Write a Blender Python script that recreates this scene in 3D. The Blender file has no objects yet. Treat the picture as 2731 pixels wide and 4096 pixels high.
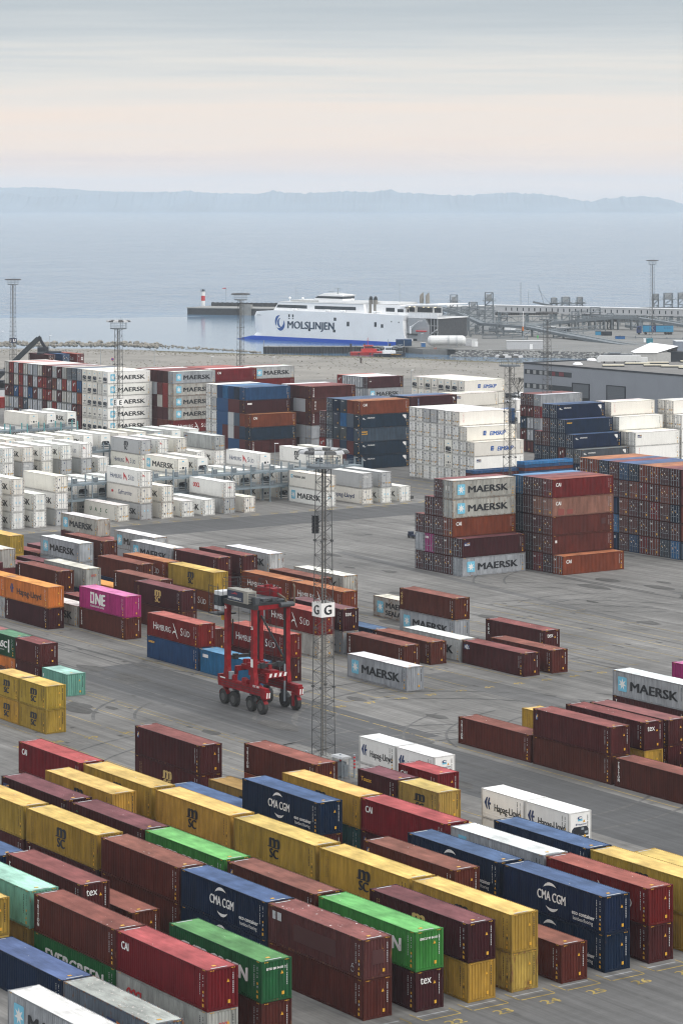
import bpy, bmesh, math, random
from mathutils import Vector, Matrix
SC = bpy.context.scene
COL = SC.collection
random.seed(7)

# ------------------------------------------------------------------ camera, sky, sun, exposure
CAM_H = 57.398
cam_d = bpy.data.cameras.new("camera"); cam = bpy.data.objects.new("camera", cam_d); COL.objects.link(cam)
cam.location = (0, 0, CAM_H); cam.rotation_euler = (math.radians(90), 0, 0)
cam_d.sensor_fit = 'HORIZONTAL'; cam_d.sensor_width = 36.0
cam_d.lens = 10781.58 / 2731 * 36.0
cam_d.shift_y = -(2048 - 795.0) / 2731
cam_d.clip_start = 1.0; cam_d.clip_end = 60000
SC.camera = cam
SC.view_settings.view_transform = 'Standard'; SC.view_settings.look = 'None'
SC.view_settings.gamma = 1.0; SC.view_settings.exposure = 0.06
SC.view_settings.use_curve_mapping = False
SC.cycles.use_denoising = True
SC.cycles.use_adaptive_sampling = False
SC.cycles.filter_width = 1.15
SC.cycles.max_bounces = 5; SC.cycles.diffuse_bounces = 3; SC.cycles.glossy_bounces = 2
SC.cycles.transparent_max_bounces = 6; SC.cycles.volume_bounces = 3

SUN_EL, SUN_AZ = math.radians(38), math.radians(128)       # azimuth from +Y towards +X: right and behind the camera
W = bpy.data.worlds.new("World"); SC.world = W; W.use_nodes = True
nt = W.node_tree; nt.nodes.clear()
def N(tree, t, **kw):
    n = tree.nodes.new(t)
    for k, v in kw.items(): setattr(n, k, v)
    return n
def ramp(n, stops, interp='LINEAR'):
    cr = n.color_ramp; cr.interpolation = interp
    while len(cr.elements) > 1: cr.elements.remove(cr.elements[-1])
    for i, (p, c) in enumerate(stops):
        e = cr.elements[0] if i == 0 else cr.elements.new(p)
        e.position = p; e.color = (*c, 1) if len(c) == 3 else c
def srgb(r, g, b):
    f = lambda v: (v/255/12.92) if v/255 <= .04045 else ((v/255+.055)/1.055)**2.4
    return (f(r), f(g), f(b))
tc = N(nt, 'ShaderNodeTexCoord'); sep = N(nt, 'ShaderNodeSeparateXYZ'); nt.links.new(tc.outputs['Generated'], sep.inputs[0])
mp = N(nt, 'ShaderNodeMapping'); mp.inputs['Scale'].default_value = (2.2, 2.2, 75.0); nt.links.new(tc.outputs['Generated'], mp.inputs[0])
nz = N(nt, 'ShaderNodeTexNoise'); nz.inputs['Scale'].default_value = 2.2; nz.inputs['Detail'].default_value = 7; nz.inputs['Roughness'].default_value = .60
nt.links.new(mp.outputs[0], nz.inputs['Vector'])
wob = N(nt, 'ShaderNodeMath', operation='MULTIPLY_ADD'); wob.inputs[1].default_value = .044; wob.inputs[2].default_value = -.022
nt.links.new(nz.outputs['Fac'], wob.inputs[0])
addw = N(nt, 'ShaderNodeMath', operation='ADD'); nt.links.new(sep.outputs['Z'], addw.inputs[0]); nt.links.new(wob.outputs[0], addw.inputs[1])
# elevation (sine) remapped: low band 0..0.1 gets most of the ramp
low = N(nt, 'ShaderNodeMapRange'); low.inputs['From Min'].default_value = -0.01; low.inputs['From Max'].default_value = 0.10; low.clamp = True
nt.links.new(addw.outputs[0], low.inputs['Value'])
r1 = N(nt, 'ShaderNodeValToRGB')
ramp(r1, [(0.0, srgb(222, 214, 214)), (0.10, srgb(226, 214, 211)), (.18, srgb(238, 220, 211)), (.30, srgb(250, 231, 215)), (.42, srgb(244, 232, 221)), (.52, srgb(228, 226, 221)),
          (.62, srgb(207, 212, 214)), (.76, srgb(189, 198, 204)), (1.0, srgb(182, 192, 199))])
nt.links.new(low.outputs[0], r1.inputs[0])
high = N(nt, 'ShaderNodeMapRange'); high.inputs['From Min'].default_value = 0.09; high.inputs['From Max'].default_value = 1.0; high.clamp = True
nt.links.new(sep.outputs['Z'], high.inputs['Value'])
r2 = N(nt, 'ShaderNodeValToRGB')
ramp(r2, [(0.0, (.62, .66, .70)), (.22, (.86, .90, .95)), (.55, (1.30, 1.33, 1.37)), (1.0, (1.75, 1.76, 1.78))])
nt.links.new(high.outputs[0], r2.inputs[0])
swi = N(nt, 'ShaderNodeMapRange'); swi.inputs['From Min'].default_value = 0.08; swi.inputs['From Max'].default_value = 0.16; swi.clamp = True
nt.links.new(sep.outputs['Z'], swi.inputs['Value'])
mx = N(nt, 'ShaderNodeMix', data_type='RGBA'); nt.links.new(swi.outputs[0], mx.inputs[0]); nt.links.new(r1.outputs[0], mx.inputs[6]); nt.links.new(r2.outputs[0], mx.inputs[7])
sky = N(nt, 'ShaderNodeTexSky', sky_type='NISHITA'); sky.sun_disc = False; sky.sun_elevation = SUN_EL; sky.sun_rotation = SUN_AZ; sky.dust_density = 4
bg1 = N(nt, 'ShaderNodeBackground'); bg1.inputs['Strength'].default_value = 1.0; nt.links.new(mx.outputs[2], bg1.inputs[0])
bg2 = N(nt, 'ShaderNodeBackground'); bg2.inputs['Strength'].default_value = .06; nt.links.new(sky.outputs[0], bg2.inputs[0])
ms = N(nt, 'ShaderNodeMixShader'); ms.inputs[0].default_value = .06           # a thin trace of clear sky behind the overcast
nt.links.new(bg1.outputs[0], ms.inputs[1]); nt.links.new(bg2.outputs[0], ms.inputs[2])
wo = N(nt, 'ShaderNodeOutputWorld'); nt.links.new(ms.outputs[0], wo.inputs[0])
sd = bpy.data.lights.new("sun", 'SUN'); sd.energy = 1.6; sd.angle = math.radians(26); sd.color = (1.0, .955, .89)
sun = bpy.data.objects.new("sun", sd); COL.objects.link(sun)
sdir = Vector((math.sin(SUN_AZ)*math.cos(SUN_EL), math.cos(SUN_AZ)*math.cos(SUN_EL), math.sin(SUN_EL)))
sun.rotation_euler = sdir.to_track_quat('Z', 'Y').to_euler(); sun.location = (80, -60, 200)

# ------------------------------------------------------------------ yard frame
TH = 0.9672935
U = Vector((math.cos(TH), -math.sin(TH), 0)); V = Vector((math.sin(TH), math.cos(TH), 0))
ROT_U = -TH; ROT_V = math.pi/2 - TH
def yard(s, t, z=0.0): return U*s + V*t + Vector((0, 0, z))

# ------------------------------------------------------------------ materials
MATS = {}
def newmat(name):
    m = bpy.data.materials.new(name); m.use_nodes = True; MATS[name] = m
    return m, m.node_tree, m.node_tree.nodes['Principled BSDF']
def plain(name, col, rough=.6, metal=0.0, spec=.4, noise=0.0, scale=1.5):
    if name in MATS: return MATS[name]
    m, t, b = newmat(name)
    b.inputs['Base Color'].default_value = (*col, 1); b.inputs['Roughness'].default_value = rough
    b.inputs['Metallic'].default_value = metal; b.inputs['Specular IOR Level'].default_value = spec
    if noise:
        tcx = N(t, 'ShaderNodeTexCoord'); n = N(t, 'ShaderNodeTexNoise'); n.inputs['Scale'].default_value = scale; n.inputs['Detail'].default_value = 6
        t.links.new(tcx.outputs['Object'], n.inputs['Vector'])
        mr = N(t, 'ShaderNodeMapRange'); mr.inputs['From Min'].default_value = .3; mr.inputs['From Max'].default_value = .7
        mr.inputs['To Min'].default_value = 1-noise; mr.inputs['To Max'].default_value = 1+noise*.6
        t.links.new(n.outputs['Fac'], mr.inputs['Value'])
        vm = N(t, 'ShaderNodeVectorMath', operation='SCALE'); vm.inputs[0].default_value = col
        t.links.new(mr.outputs[0], vm.inputs['Scale']); t.links.new(vm.outputs[0], b.inputs['Base Color'])
    return m
def paint(name, rough, streak, blotch, rustc=(.17, .075, .035), spec=.16, stretch=(2.2, 2.2, .35), specks=0.0):
    """weathered paint: object colour x dirt, alpha of the object colour = amount of rust"""
    m, t, b = newmat(name)
    oi = N(t, 'ShaderNodeObjectInfo'); tcx = N(t, 'ShaderNodeTexCoord')
    off = N(t, 'ShaderNodeVectorMath', operation='MULTIPLY_ADD')
    comb = N(t, 'ShaderNodeCombineXYZ')
    sc = N(t, 'ShaderNodeMath', operation='MULTIPLY'); sc.inputs[1].default_value = 137.0
    t.links.new(oi.outputs['Random'], sc.inputs[0])
    for i in range(3): t.links.new(sc.outputs[0], comb.inputs[i])
    off.inputs[1].default_value = stretch
    t.links.new(tcx.outputs['Object'], off.inputs[0]); t.links.new(comb.outputs[0], off.inputs[2])
    n1 = N(t, 'ShaderNodeTexNoise'); n1.inputs['Scale'].default_value = 1.0; n1.inputs['Detail'].default_value = 7; n1.inputs['Roughness'].default_value = .65
    t.links.new(off.outputs[0], n1.inputs['Vector'])
    n2 = N(t, 'ShaderNodeTexNoise'); n2.inputs['Scale'].default_value = .45; n2.inputs['Detail'].default_value = 3
    add2 = N(t, 'ShaderNodeVectorMath', operation='ADD'); t.links.new(tcx.outputs['Object'], add2.inputs[0]); t.links.new(comb.outputs[0], add2.inputs[1])
    t.links.new(add2.outputs[0], n2.inputs['Vector'])
    mr1 = N(t, 'ShaderNodeMapRange'); mr1.inputs['From Min'].default_value = .3; mr1.inputs['From Max'].default_value = .72
    mr1.inputs['To Min'].default_value = 1-streak; mr1.inputs['To Max'].default_value = 1+streak*.5
    t.links.new(n1.outputs['Fac'], mr1.inputs['Value'])
    mr2 = N(t, 'ShaderNodeMapRange'); mr2.inputs['From Min'].default_value = .3; mr2.inputs['From Max'].default_value = .7
    mr2.inputs['To Min'].default_value = 1-blotch; mr2.inputs['To Max'].default_value = 1+blotch
    t.links.new(n2.outputs['Fac'], mr2.inputs['Value'])
    mu = N(t, 'ShaderNodeMath', operation='MULTIPLY'); t.links.new(mr1.outputs[0], mu.inputs[0]); t.links.new(mr2.outputs[0], mu.inputs[1])
    vs = N(t, 'ShaderNodeVectorMath', operation='SCALE'); t.links.new(oi.outputs['Color'], vs.inputs[0]); t.links.new(mu.outputs[0], vs.inputs['Scale'])
    # rust
    n3 = N(t, 'ShaderNodeTexNoise'); n3.inputs['Scale'].default_value = 2.3; n3.inputs['Detail'].default_value = 8; n3.inputs['Roughness'].default_value = .7
    off3 = N(t, 'ShaderNodeVectorMath', operation='MULTIPLY_ADD'); off3.inputs[1].default_value = (stretch[0]*.55, stretch[1]*.55, stretch[2]*1.2)
    t.links.new(tcx.outputs['Object'], off3.inputs[0]); t.links.new(comb.outputs[0], off3.inputs[2]); t.links.new(off3.outputs[0], n3.inputs['Vector'])
    th = N(t, 'ShaderNodeMath', operation='MULTIPLY_ADD'); th.inputs[1].default_value = -.33; th.inputs[2].default_value = .705
    t.links.new(oi.outputs['Alpha'], th.inputs[0])
    sb = N(t, 'ShaderNodeMath', operation='SUBTRACT'); t.links.new(n3.outputs['Fac'], sb.inputs[0]); t.links.new(th.outputs[0], sb.inputs[1])
    sm = N(t, 'ShaderNodeMath', operation='MULTIPLY', use_clamp=True); sm.inputs[1].default_value = 9.0; t.links.new(sb.outputs[0], sm.inputs[0])
    mxx = N(t, 'ShaderNodeMix', data_type='RGBA'); t.links.new(sm.outputs[0], mxx.inputs[0]); t.links.new(vs.outputs[0], mxx.inputs[6]); mxx.inputs[7].default_value = (*rustc, 1)
    out = mxx.outputs[2]
    if specks:                                                # bird droppings and chipped paint, more of them on worn roofs
        n4 = N(t, 'ShaderNodeTexNoise'); n4.inputs['Scale'].default_value = 3.4; n4.inputs['Detail'].default_value = 2; t.links.new(add2.outputs[0], n4.inputs['Vector'])
        q4 = N(t, 'ShaderNodeMath', operation='MULTIPLY_ADD'); q4.inputs[1].default_value = .35; t.links.new(oi.outputs['Alpha'], q4.inputs[0]); q4.inputs[2].default_value = -.755
        a4_ = N(t, 'ShaderNodeMath', operation='ADD'); t.links.new(n4.outputs['Fac'], a4_.inputs[0]); t.links.new(q4.outputs[0], a4_.inputs[1])
        m4 = N(t, 'ShaderNodeMath', operation='MULTIPLY', use_clamp=True); m4.inputs[1].default_value = 22*specks; t.links.new(a4_.outputs[0], m4.inputs[0])
        x4 = N(t, 'ShaderNodeMix', data_type='RGBA'); t.links.new(m4.outputs[0], x4.inputs[0]); t.links.new(out, x4.inputs[6]); x4.inputs[7].default_value = (.55, .52, .50, 1); out = x4.outputs[2]
    t.links.new(out, b.inputs['Base Color'])
    b.inputs['Roughness'].default_value = rough; b.inputs['Specular IOR Level'].default_value = spec
    return m
M_SIDE = paint('weathered_side_paint', .55, .38, .15)
M_ROOF = paint('weathered_roof_paint', .62, .30, .28, stretch=(.5, 2.4, 1.0), rustc=(.20, .105, .06), specks=.7)
M_FRAME = paint('weathered_frame_paint', .6, .3, .15)
M_REEF = paint('reefer_panel_paint', .45, .07, .035, rustc=(.36, .22, .12))
M_BLACK = plain('black_lettering', (.012, .014, .018), .5)
M_WHITE = plain('white_lettering', (.72, .71, .69), .5)
M_NAVY = plain('navy_lettering', (.018, .04, .13), .5)
M_LBLUE = plain('light_blue_emblem', (.16, .46, .62), .5)
M_YEL = plain('yellow_warning_label', (.62, .33, .03), .5)
M_GOLD = plain('tan_lettering', (.55, .38, .13), .5)
M_RED = plain('red_lettering', (.50, .03, .035), .5)
M_GREEN = plain('green_lettering', (.02, .12, .05), .5)
M_BLUE = plain('blue_lettering', (.02, .10, .36), .5)
M_PALEGREY = plain('faint_grey_lettering', (.45, .46, .47), .5)
M_SOLIDB = plain('solid_black', (.012, .014, .018), .5); M_SOLIDW = plain('solid_white', (.72, .71, .69), .5); M_SOLIDR = plain('solid_red', (.50, .03, .035), .5); M_SOLIDN = plain('solid_navy', (.018, .04, .13), .5)
M_DARK = plain('dark_machinery', (.02, .025, .035), .5)
M_STEEL = plain('galvanised_steel', (.30, .34, .37), .5, .3, noise=.12)
M_GASK = plain('door_gasket_grey', (.10, .10, .11), .6)

def worn(m, amount):
    t = m.node_tree; b = t.nodes['Principled BSDF']; o_ = next(n for n in t.nodes if n.type == 'OUTPUT_MATERIAL')
    tcx = N(t, 'ShaderNodeTexCoord'); oi = N(t, 'ShaderNodeObjectInfo'); k = N(t, 'ShaderNodeVectorMath', operation='MULTIPLY_ADD'); cb_ = N(t, 'ShaderNodeCombineXYZ')
    t.links.new(oi.outputs['Random'], cb_.inputs[0]); s = N(t, 'ShaderNodeVectorMath', operation='SCALE'); s.inputs['Scale'].default_value = 91; t.links.new(cb_.outputs[0], s.inputs[0])
    k.inputs[1].default_value = (1, 1, .5); t.links.new(tcx.outputs['Object'], k.inputs[0]); t.links.new(s.outputs[0], k.inputs[2])
    n = N(t, 'ShaderNodeTexNoise'); n.inputs['Scale'].default_value = 2.6; n.inputs['Detail'].default_value = 8; n.inputs['Roughness'].default_value = .72; t.links.new(k.outputs[0], n.inputs['Vector'])
    r = N(t, 'ShaderNodeMapRange'); r.inputs['From Min'].default_value = .66-amount; r.inputs['From Max'].default_value = .80-amount; r.inputs['To Max'].default_value = .85; t.links.new(n.outputs['Fac'], r.inputs['Value'])
    tr = N(t, 'ShaderNodeBsdfTransparent'); mxs = N(t, 'ShaderNodeMixShader'); t.links.new(r.outputs[0], mxs.inputs[0]); t.links.new(b.outputs[0], mxs.inputs[1]); t.links.new(tr.outputs[0], mxs.inputs[2]); t.links.new(mxs.outputs[0], o_.inputs['Surface'])
for mm_, am in ((M_BLACK, .10), (M_WHITE, .10), (M_NAVY, .06), (M_LBLUE, .05), (M_GOLD, .10), (M_RED, .06), (M_PALEGREY, .12)): worn(mm_, am)

# ------------------------------------------------------------------ mesh builder
class MB:
    def __init__(s): s.v = []; s.f = []; s.mi = []; s.m = 0
    def add(s, verts, faces, m=None):
        o = len(s.v); s.v += [tuple(p) for p in verts]
        for f in faces: s.f.append([o+i for i in f]); s.mi.append(s.m if m is None else m)
    def box(s, x0, x1, y0, y1, z0, z1, m=None):
        s.add([(x0,y0,z0),(x1,y0,z0),(x1,y1,z0),(x0,y1,z0),(x0,y0,z1),(x1,y0,z1),(x1,y1,z1),(x0,y1,z1)],
              [(0,3,2,1),(4,5,6,7),(0,1,5,4),(1,2,6,5),(2,3,7,6),(3,0,4,7)], m)
    def cbox(s, c, d, m=None): s.box(c[0]-d[0]/2, c[0]+d[0]/2, c[1]-d[1]/2, c[1]+d[1]/2, c[2]-d[2]/2, c[2]+d[2]/2, m)
    def bar(s, a, b, r, n=4, m=None, r2=None, cap=True):
        a = Vector(a); b = Vector(b); d = (b-a)
        if d.length < 1e-6: return
        q = d.to_track_quat('Z', 'Y'); r2 = r if r2 is None else r2
        vs = []
        for (p, rr) in ((a, r), (b, r2)):
            for i in range(n):
                an = 2*math.pi*(i+.5)/n
                vs.append(p + q @ Vector((rr*math.cos(an), rr*math.sin(an), 0)))
        fs = [(i, (i+1) % n, n+(i+1) % n, n+i) for i in range(n)]
        if cap: fs += [tuple(range(n-1, -1, -1)), tuple(range(n, 2*n))]
        s.add(vs, fs, m)
    def beam(s, a, b, w, h, m=None, up=(0, 0, 1)):
        """rectangular beam from a to b, width w across, height h along 'up'"""
        a = Vector(a); b = Vector(b); d = (b-a).normalized(); up = Vector(up)
        if abs(d.dot(up)) > .98: up = Vector((0, 1, 0))
        x = d.cross(up).normalized(); y = x.cross(d).normalized()
        vs = [p + x*(sx*w/2) + y*(sy*h/2) for p in (a, b) for sx, sy in ((-1,-1),(1,-1),(1,1),(-1,1))]
        s.add(vs, [(0,1,2,3),(7,6,5,4),(0,4,5,1),(1,5,6,2),(2,6,7,3),(3,7,4,0)], m)
    def prism(s, pts, ext, m=None):
        """planar polygon (3-D points) pushed along the vector ext"""
        n = len(pts); e = Vector(ext); p = [Vector(q) for q in pts]
        s.add(p + [q+e for q in p], [tuple(range(n)), tuple(range(2*n-1, n-1, -1))] + [(i+n, (i+1) % n+n, (i+1) % n, i) for i in range(n)], m)
    def poly(s, pts, m=None): s.add(pts, [tuple(range(len(pts)))], m)
    def mesh(s, name, mats, smooth=False):
        me = bpy.data.meshes.new(name); me.from_pydata(s.v, [], s.f)
        for m in (mats if isinstance(mats, (list, tuple)) else [mats]): me.materials.append(m)
        if any(s.mi): me.polygons.foreach_set('material_index', s.mi)
        if smooth: me.polygons.foreach_set('use_smooth', [True]*len(me.polygons))
        me.update(); return me
    def clean(s, me):
        b = bmesh.new(); b.from_mesh(me); bmesh.ops.recalc_face_normals(b, faces=b.faces); b.to_mesh(me); b.free(); return me
    def build(s, name, mats, parent=None, loc=None, rz=0, smooth=False, fix=True):
        me = s.mesh(name, mats, smooth)
        if fix: s.clean(me)
        return obj(name, me, parent, loc, rz)
def obj(name, me, parent=None, loc=None, rz=0, color=None):
    o = bpy.data.objects.new(name, me); COL.objects.link(o)
    if parent is not None: o.parent = parent
    if loc is not None: o.location = loc
    if rz: o.rotation_euler = (0, 0, rz)
    if color is not None: o.color = color
    return o
def tag(o, label, cat, group=None):
    o['label'] = label; o['category'] = cat
    if group: o['group'] = group
    return o
def thing(name, label, cat, loc=(0, 0, 0), rz=0, group=None, scale=None):
    o = bpy.data.objects.new(name, None); COL.objects.link(o); o.location = loc; o.rotation_euler = (0, 0, rz)
    o.empty_display_size = .5
    if scale: o.scale = scale
    return tag(o, label, cat, group)
def structure(o, kind='structure'): o['kind'] = kind; return o
_TX = {}
def text_geo(body, size=1.0, off=0.0, sx=1.0, space=1.0, align='LEFT'):
    """outline of a word as (verts, faces) in the x-z plane, baseline z = 0"""
    key = (body, round(size, 3), round(off, 4), sx, space, align)
    if key in _TX: return _TX[key]
    cu = bpy.data.curves.new('word', 'FONT'); cu.body = body; cu.size = size; cu.offset = off; cu.space_character = space
    cu.align_x = align; cu.resolution_u = 3; cu.fill_mode = 'FRONT'
    o = bpy.data.objects.new('word', cu)
    me = bpy.data.meshes.new_from_object(o)
    vs = [(v.co.x*sx, 0.0, v.co.y) for v in me.vertices]; fs = [tuple(p.vertices) for p in me.polygons]
    bpy.data.objects.remove(o); bpy.data.curves.remove(cu); bpy.data.meshes.remove(me)
    _TX[key] = (vs, fs); return vs, fs
def put_text(mb, body, x, z, size, m, y=0.0, off=None, sx=1.0, space=1.0, align='LEFT', shear=0.0, width=None):
    """a word; 'off' thickens its strokes: the same outline again, nudged sideways and a hair behind"""
    off = 0 if off is None else off
    vs, fs = text_geo(body, size, 0.0, 1.0, space, align)
    if width:
        xs = [v[0] for v in vs]; sx = width/(max(xs)-min(xs))
    reps = [(0, 0)] if not off else [(-1.25, -.5), (0, 0), (1.25, .5)]
    for i, (dx, dz) in enumerate(reps):
        mb.add([(x+(v[0]+dx*off)*sx+shear*v[2], y+.0012*(i-1), z+v[2]+dz*off) for v in vs], fs, m)
def stacked(mb, word, x, z, size, step, m, y=0.0, off=None):
    for i, ch in enumerate(word): put_text(mb, ch, x, z-i*step, size, m, y, off, align='CENTER')
# ------------------------------------------------------------------ shipping container kit
CW = 2.438; L40 = 12.19; L20 = 6.06; CH = 2.82
def corr(n, d, f=.25):
    """trapezoid wave as (position 0..1, depth)"""
    out = [(0, 0)]
    for i in range(n):
        for a, b in ((f, 0), (.5, d), (.5+f, d), (1.0, 0)): out.append(((i+a)/n, b))
    return out
_ME = {}
def kit(L):
    """meshes of the parts of a container of length L (height CH), origin at the middle of its base"""
    if ('kit', L) in _ME: return _ME['kit', L]
    K = {}; hx = L/2; hy = CW/2; H = CH
    m = MB(); z0, z1 = .17, H-.10; xa, xb = -hx+.17, hx-.17; n = round((xb-xa)/.278); pr = corr(n, .062)
    for (a, da), (b, db) in zip(pr, pr[1:]):
        x0 = xa+(xb-xa)*a; x1 = xa+(xb-xa)*b
        m.add([(x0, -hy+.02+da, z0), (x1, -hy+.02+db, z0), (x1, -hy+.02+db, z1), (x0, -hy+.02+da, z1)], [(0, 1, 2, 3)])
    K['side'] = m.mesh('side_wall', M_SIDE)
    m = MB(); m.add([(xa, -hy+.02, z0), (xb, -hy+.02, z0), (xb, -hy+.02, z1), (xa, -hy+.02, z1)], [(0, 1, 2, 3)])
    nr = max(2, round(L/1.35))
    for i in range(1, nr):                                   # faint seams of the insulated panels
        x = xa+(xb-xa)*i/nr; m.box(x-.012, x+.012, -hy+.014, -hy+.02, z0, z1)
    m.box(xa, xb, -hy+.006, -hy+.02, H*.17-.02, H*.17+.02); m.box(xa, xb, -hy+.006, -hy+.02, H-.2, H-.17)
    K['reefer_side'] = m.mesh('side_wall', M_REEF)
    m = MB(); n = round((L-.3)/.209); pr = corr(n, -.05); ya, yb = -hy+.06, hy-.06; ra, rb = -hx+.15, hx-.15
    for (a, da), (b, db) in zip(pr, pr[1:]):
        x0 = ra+(rb-ra)*a; x1 = ra+(rb-ra)*b
        m.add([(x0, ya, H-.012+da), (x1, ya, H-.012+db), (x1, yb, H-.012+db), (x0, yb, H-.012+da)], [(0, 1, 2, 3)])
    K['roof'] = m.mesh('roof', M_ROOF)
    m = MB(); m.add([(-hx+.1, -hy+.05, H-.02), (hx-.1, -hy+.05, H-.02), (hx-.1, hy-.05, H-.02), (-hx+.1, hy-.05, H-.02)], [(0, 1, 2, 3)])
    K['flat_roof'] = m.mesh('roof', M_ROOF)
    m = MB(); ya, yb = -hy+.17, hy-.17; pr = corr(8, .07, .27)
    for (a, da), (b, db) in zip(pr, pr[1:]):
        y0 = ya+(yb-ya)*a; y1 = ya+(yb-ya)*b
        m.add([(hx-.02-da, y0, .17), (hx-.02-db, y1, .17), (hx-.02-db, y1, H-.1), (hx-.02-da, y0, H-.1)], [(0, 1, 2, 3)])
    K['end'] = m.mesh('end_wall', M_SIDE)
    # two door leaves with pressed panels (object colour), then rods, hinges and gaskets
    for nm, mt in (('door', M_SIDE), ('reefer_door', M_REEF)):
        m = MB()
        for y0, y1 in ((-hy+.15, -.015), (.015, hy-.15)):
            m.box(hx-.08, hx-.035, y0, y1, .17, H-.12)
            if nm == 'door':
                for k in range(4):
                    za = .30+k*.6; m.box(hx-.035, hx-.015, y0+.1, y1-.1, za, za+.42)
        K[nm] = m.mesh('door', mt)
    for nm, mt, mg in (('rods', M_STEEL, M_GASK), ('reefer_rods', M_PALEGREY, M_GASK)):
        m = MB()
        for y in (-.88, -.36, .36, .88):
            m.box(hx-.03, hx+.012, y-.028, y+.028, .14, H-.08, 0)
            for z in (.35, 1.25, H-.45): m.box(hx-.03, hx+.02, y-.07, y+.07, z-.05, z+.05, 0)
            m.box(hx-.03, hx+.03, y-.04, y+.36 if y < 0 else y+.04, .98, 1.04, 0) if y < 0 else m.box(hx-.03, hx+.03, y-.36, y+.04, .98, 1.04, 0)
        m.box(hx-.034, hx-.01, -.03, .03, .16, H-.11, 1)
        for y in (-hy+.14, hy-.14):
            m.box(hx-.034, hx-.006, y-.022, y+.022, .16, H-.11, 1)
            for k in range(5): m.box(hx-.03, hx+.018, y-.07, y+.07, .33+k*.52, .43+k*.52, 1)
        m.box(hx-.034, hx-.006, -hy+.14, hy-.14, H-.135, H-.11, 1); m.box(hx-.034, hx-.006, -hy+.14, hy-.14, .15, .18, 1)
        K[nm] = m.mesh('locking_bars', [mt, mg])
    # reefer machinery ends
    m = MB(); m.box(hx-.06, hx-.02, -hy+.12, hy-.12, .15, H-.1, 0)
    K['unit_panel'] = m.mesh('machinery_panel', M_REEF)
    m = MB()
    a = [(-.92, .55), (-.92, 1.15), (-.68, 1.42), (.68, 1.42), (.92, 1.15), (.92, .55)]
    m.prism([(hx-.018, y, z) for y, z in a], (.012, 0, 0), 0)
    c = []; 
    for i in range(14): c.append((hx-.004, -.33+.30*math.cos(i*math.pi/7), 1.03+.30*math.sin(i*math.pi/7)))
    m.prism(c, (.02, 0, 0), 1); m.box(hx-.01, hx+.02, .12, .40, 1.10, 1.3, 2); m.box(hx-.01, hx+.02, .48, .80, .75, .95, 2)
    m.box(hx-.01, hx+.02, -.75, -.2, .58, .70, 2); m.box(hx-.01, hx+.02, .05, .34, .6, .86, 1)
    m.box(hx-.018, hx-.008, -.95, .95, .2, .42, 0)
    m.box(hx-.018, hx-.006, -.25, .25, 1.95, 2.12, 3)
    K['unit_black'] = m.mesh('cooling_unit', [M_DARK, M_SOLIDB, M_STEEL, M_LBLUE])
    m = MB()
    m.box(hx-.018, hx-.004, -.22, .22, .92, 1.32, 0); m.box(hx-.018, hx-.004, .5, .74, 1.0, 1.3, 0); m.box(hx-.018, hx-.004, -.72, -.5, 1.05, 1.2, 0)
    for z in (.28, .40, .52, .64): m.box(hx-.018, hx-.006, -.85, .85, z, z+.05, 1)
    for z in (1.55, 1.75, 1.95, 2.15): m.box(hx-.018, hx-.01, -.85, .85, z, z+.02, 2)
    m.box(hx-.018, hx-.006, -.2, .2, 2.22, 2.42, 3)
    K['unit_white'] = m.mesh('cooling_unit', [M_DARK, M_GASK, M_PALEGREY, M_LBLUE])
    # corner posts, rails, castings
    m = MB(); p = .15
    for sx in (-1, 1):
        for sy in (-1, 1):
            x0, x1 = sorted((sx*hx, sx*(hx-p))); y0, y1 = sorted((sy*hy, sy*(hy-p)))
            m.box(x0, x1, y0, y1, .12, H-.12)
            a0, a1 = sorted((sx*(hx+.006), sx*(hx-.178))); b0, b1 = sorted((sy*(hy+.006), sy*(hy-.162)))
            m.box(a0, a1, b0, b1, 0, .118); m.box(a0, a1, b0, b1, H-.118, H+.006)
    for sy in (-1, 1):
        y0, y1 = sorted((sy*hy, sy*(hy-.06))); m.box(-hx+.18, hx-.18, y0, y1, H-.10, H-.008); m.box(-hx+.18, hx-.18, y0, y1, .02, .165)
    for sx in (-1, 1):
        x0, x1 = sorted((sx*hx, sx*(hx-.1))); m.box(x0, x1, -hy+.165, hy-.165, H-.10, H-.008); m.box(x0, x1, -hy+.165, hy-.165, .02, .16)
    m.box(-hx+.2, hx-.2, -hy+.1, hy-.1, .10, .14)
    K['frame'] = m.mesh('frame', M_FRAME)
    # closed shell for boxes walled in by their neighbours: flat sides, roof, back
    m = MB(); m.box(-hx, hx-.09, -hy, hy, .02, H-.01)
    K['shell'] = m.mesh('walls', M_SIDE)
    _ME['kit', L] = K; return K
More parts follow.
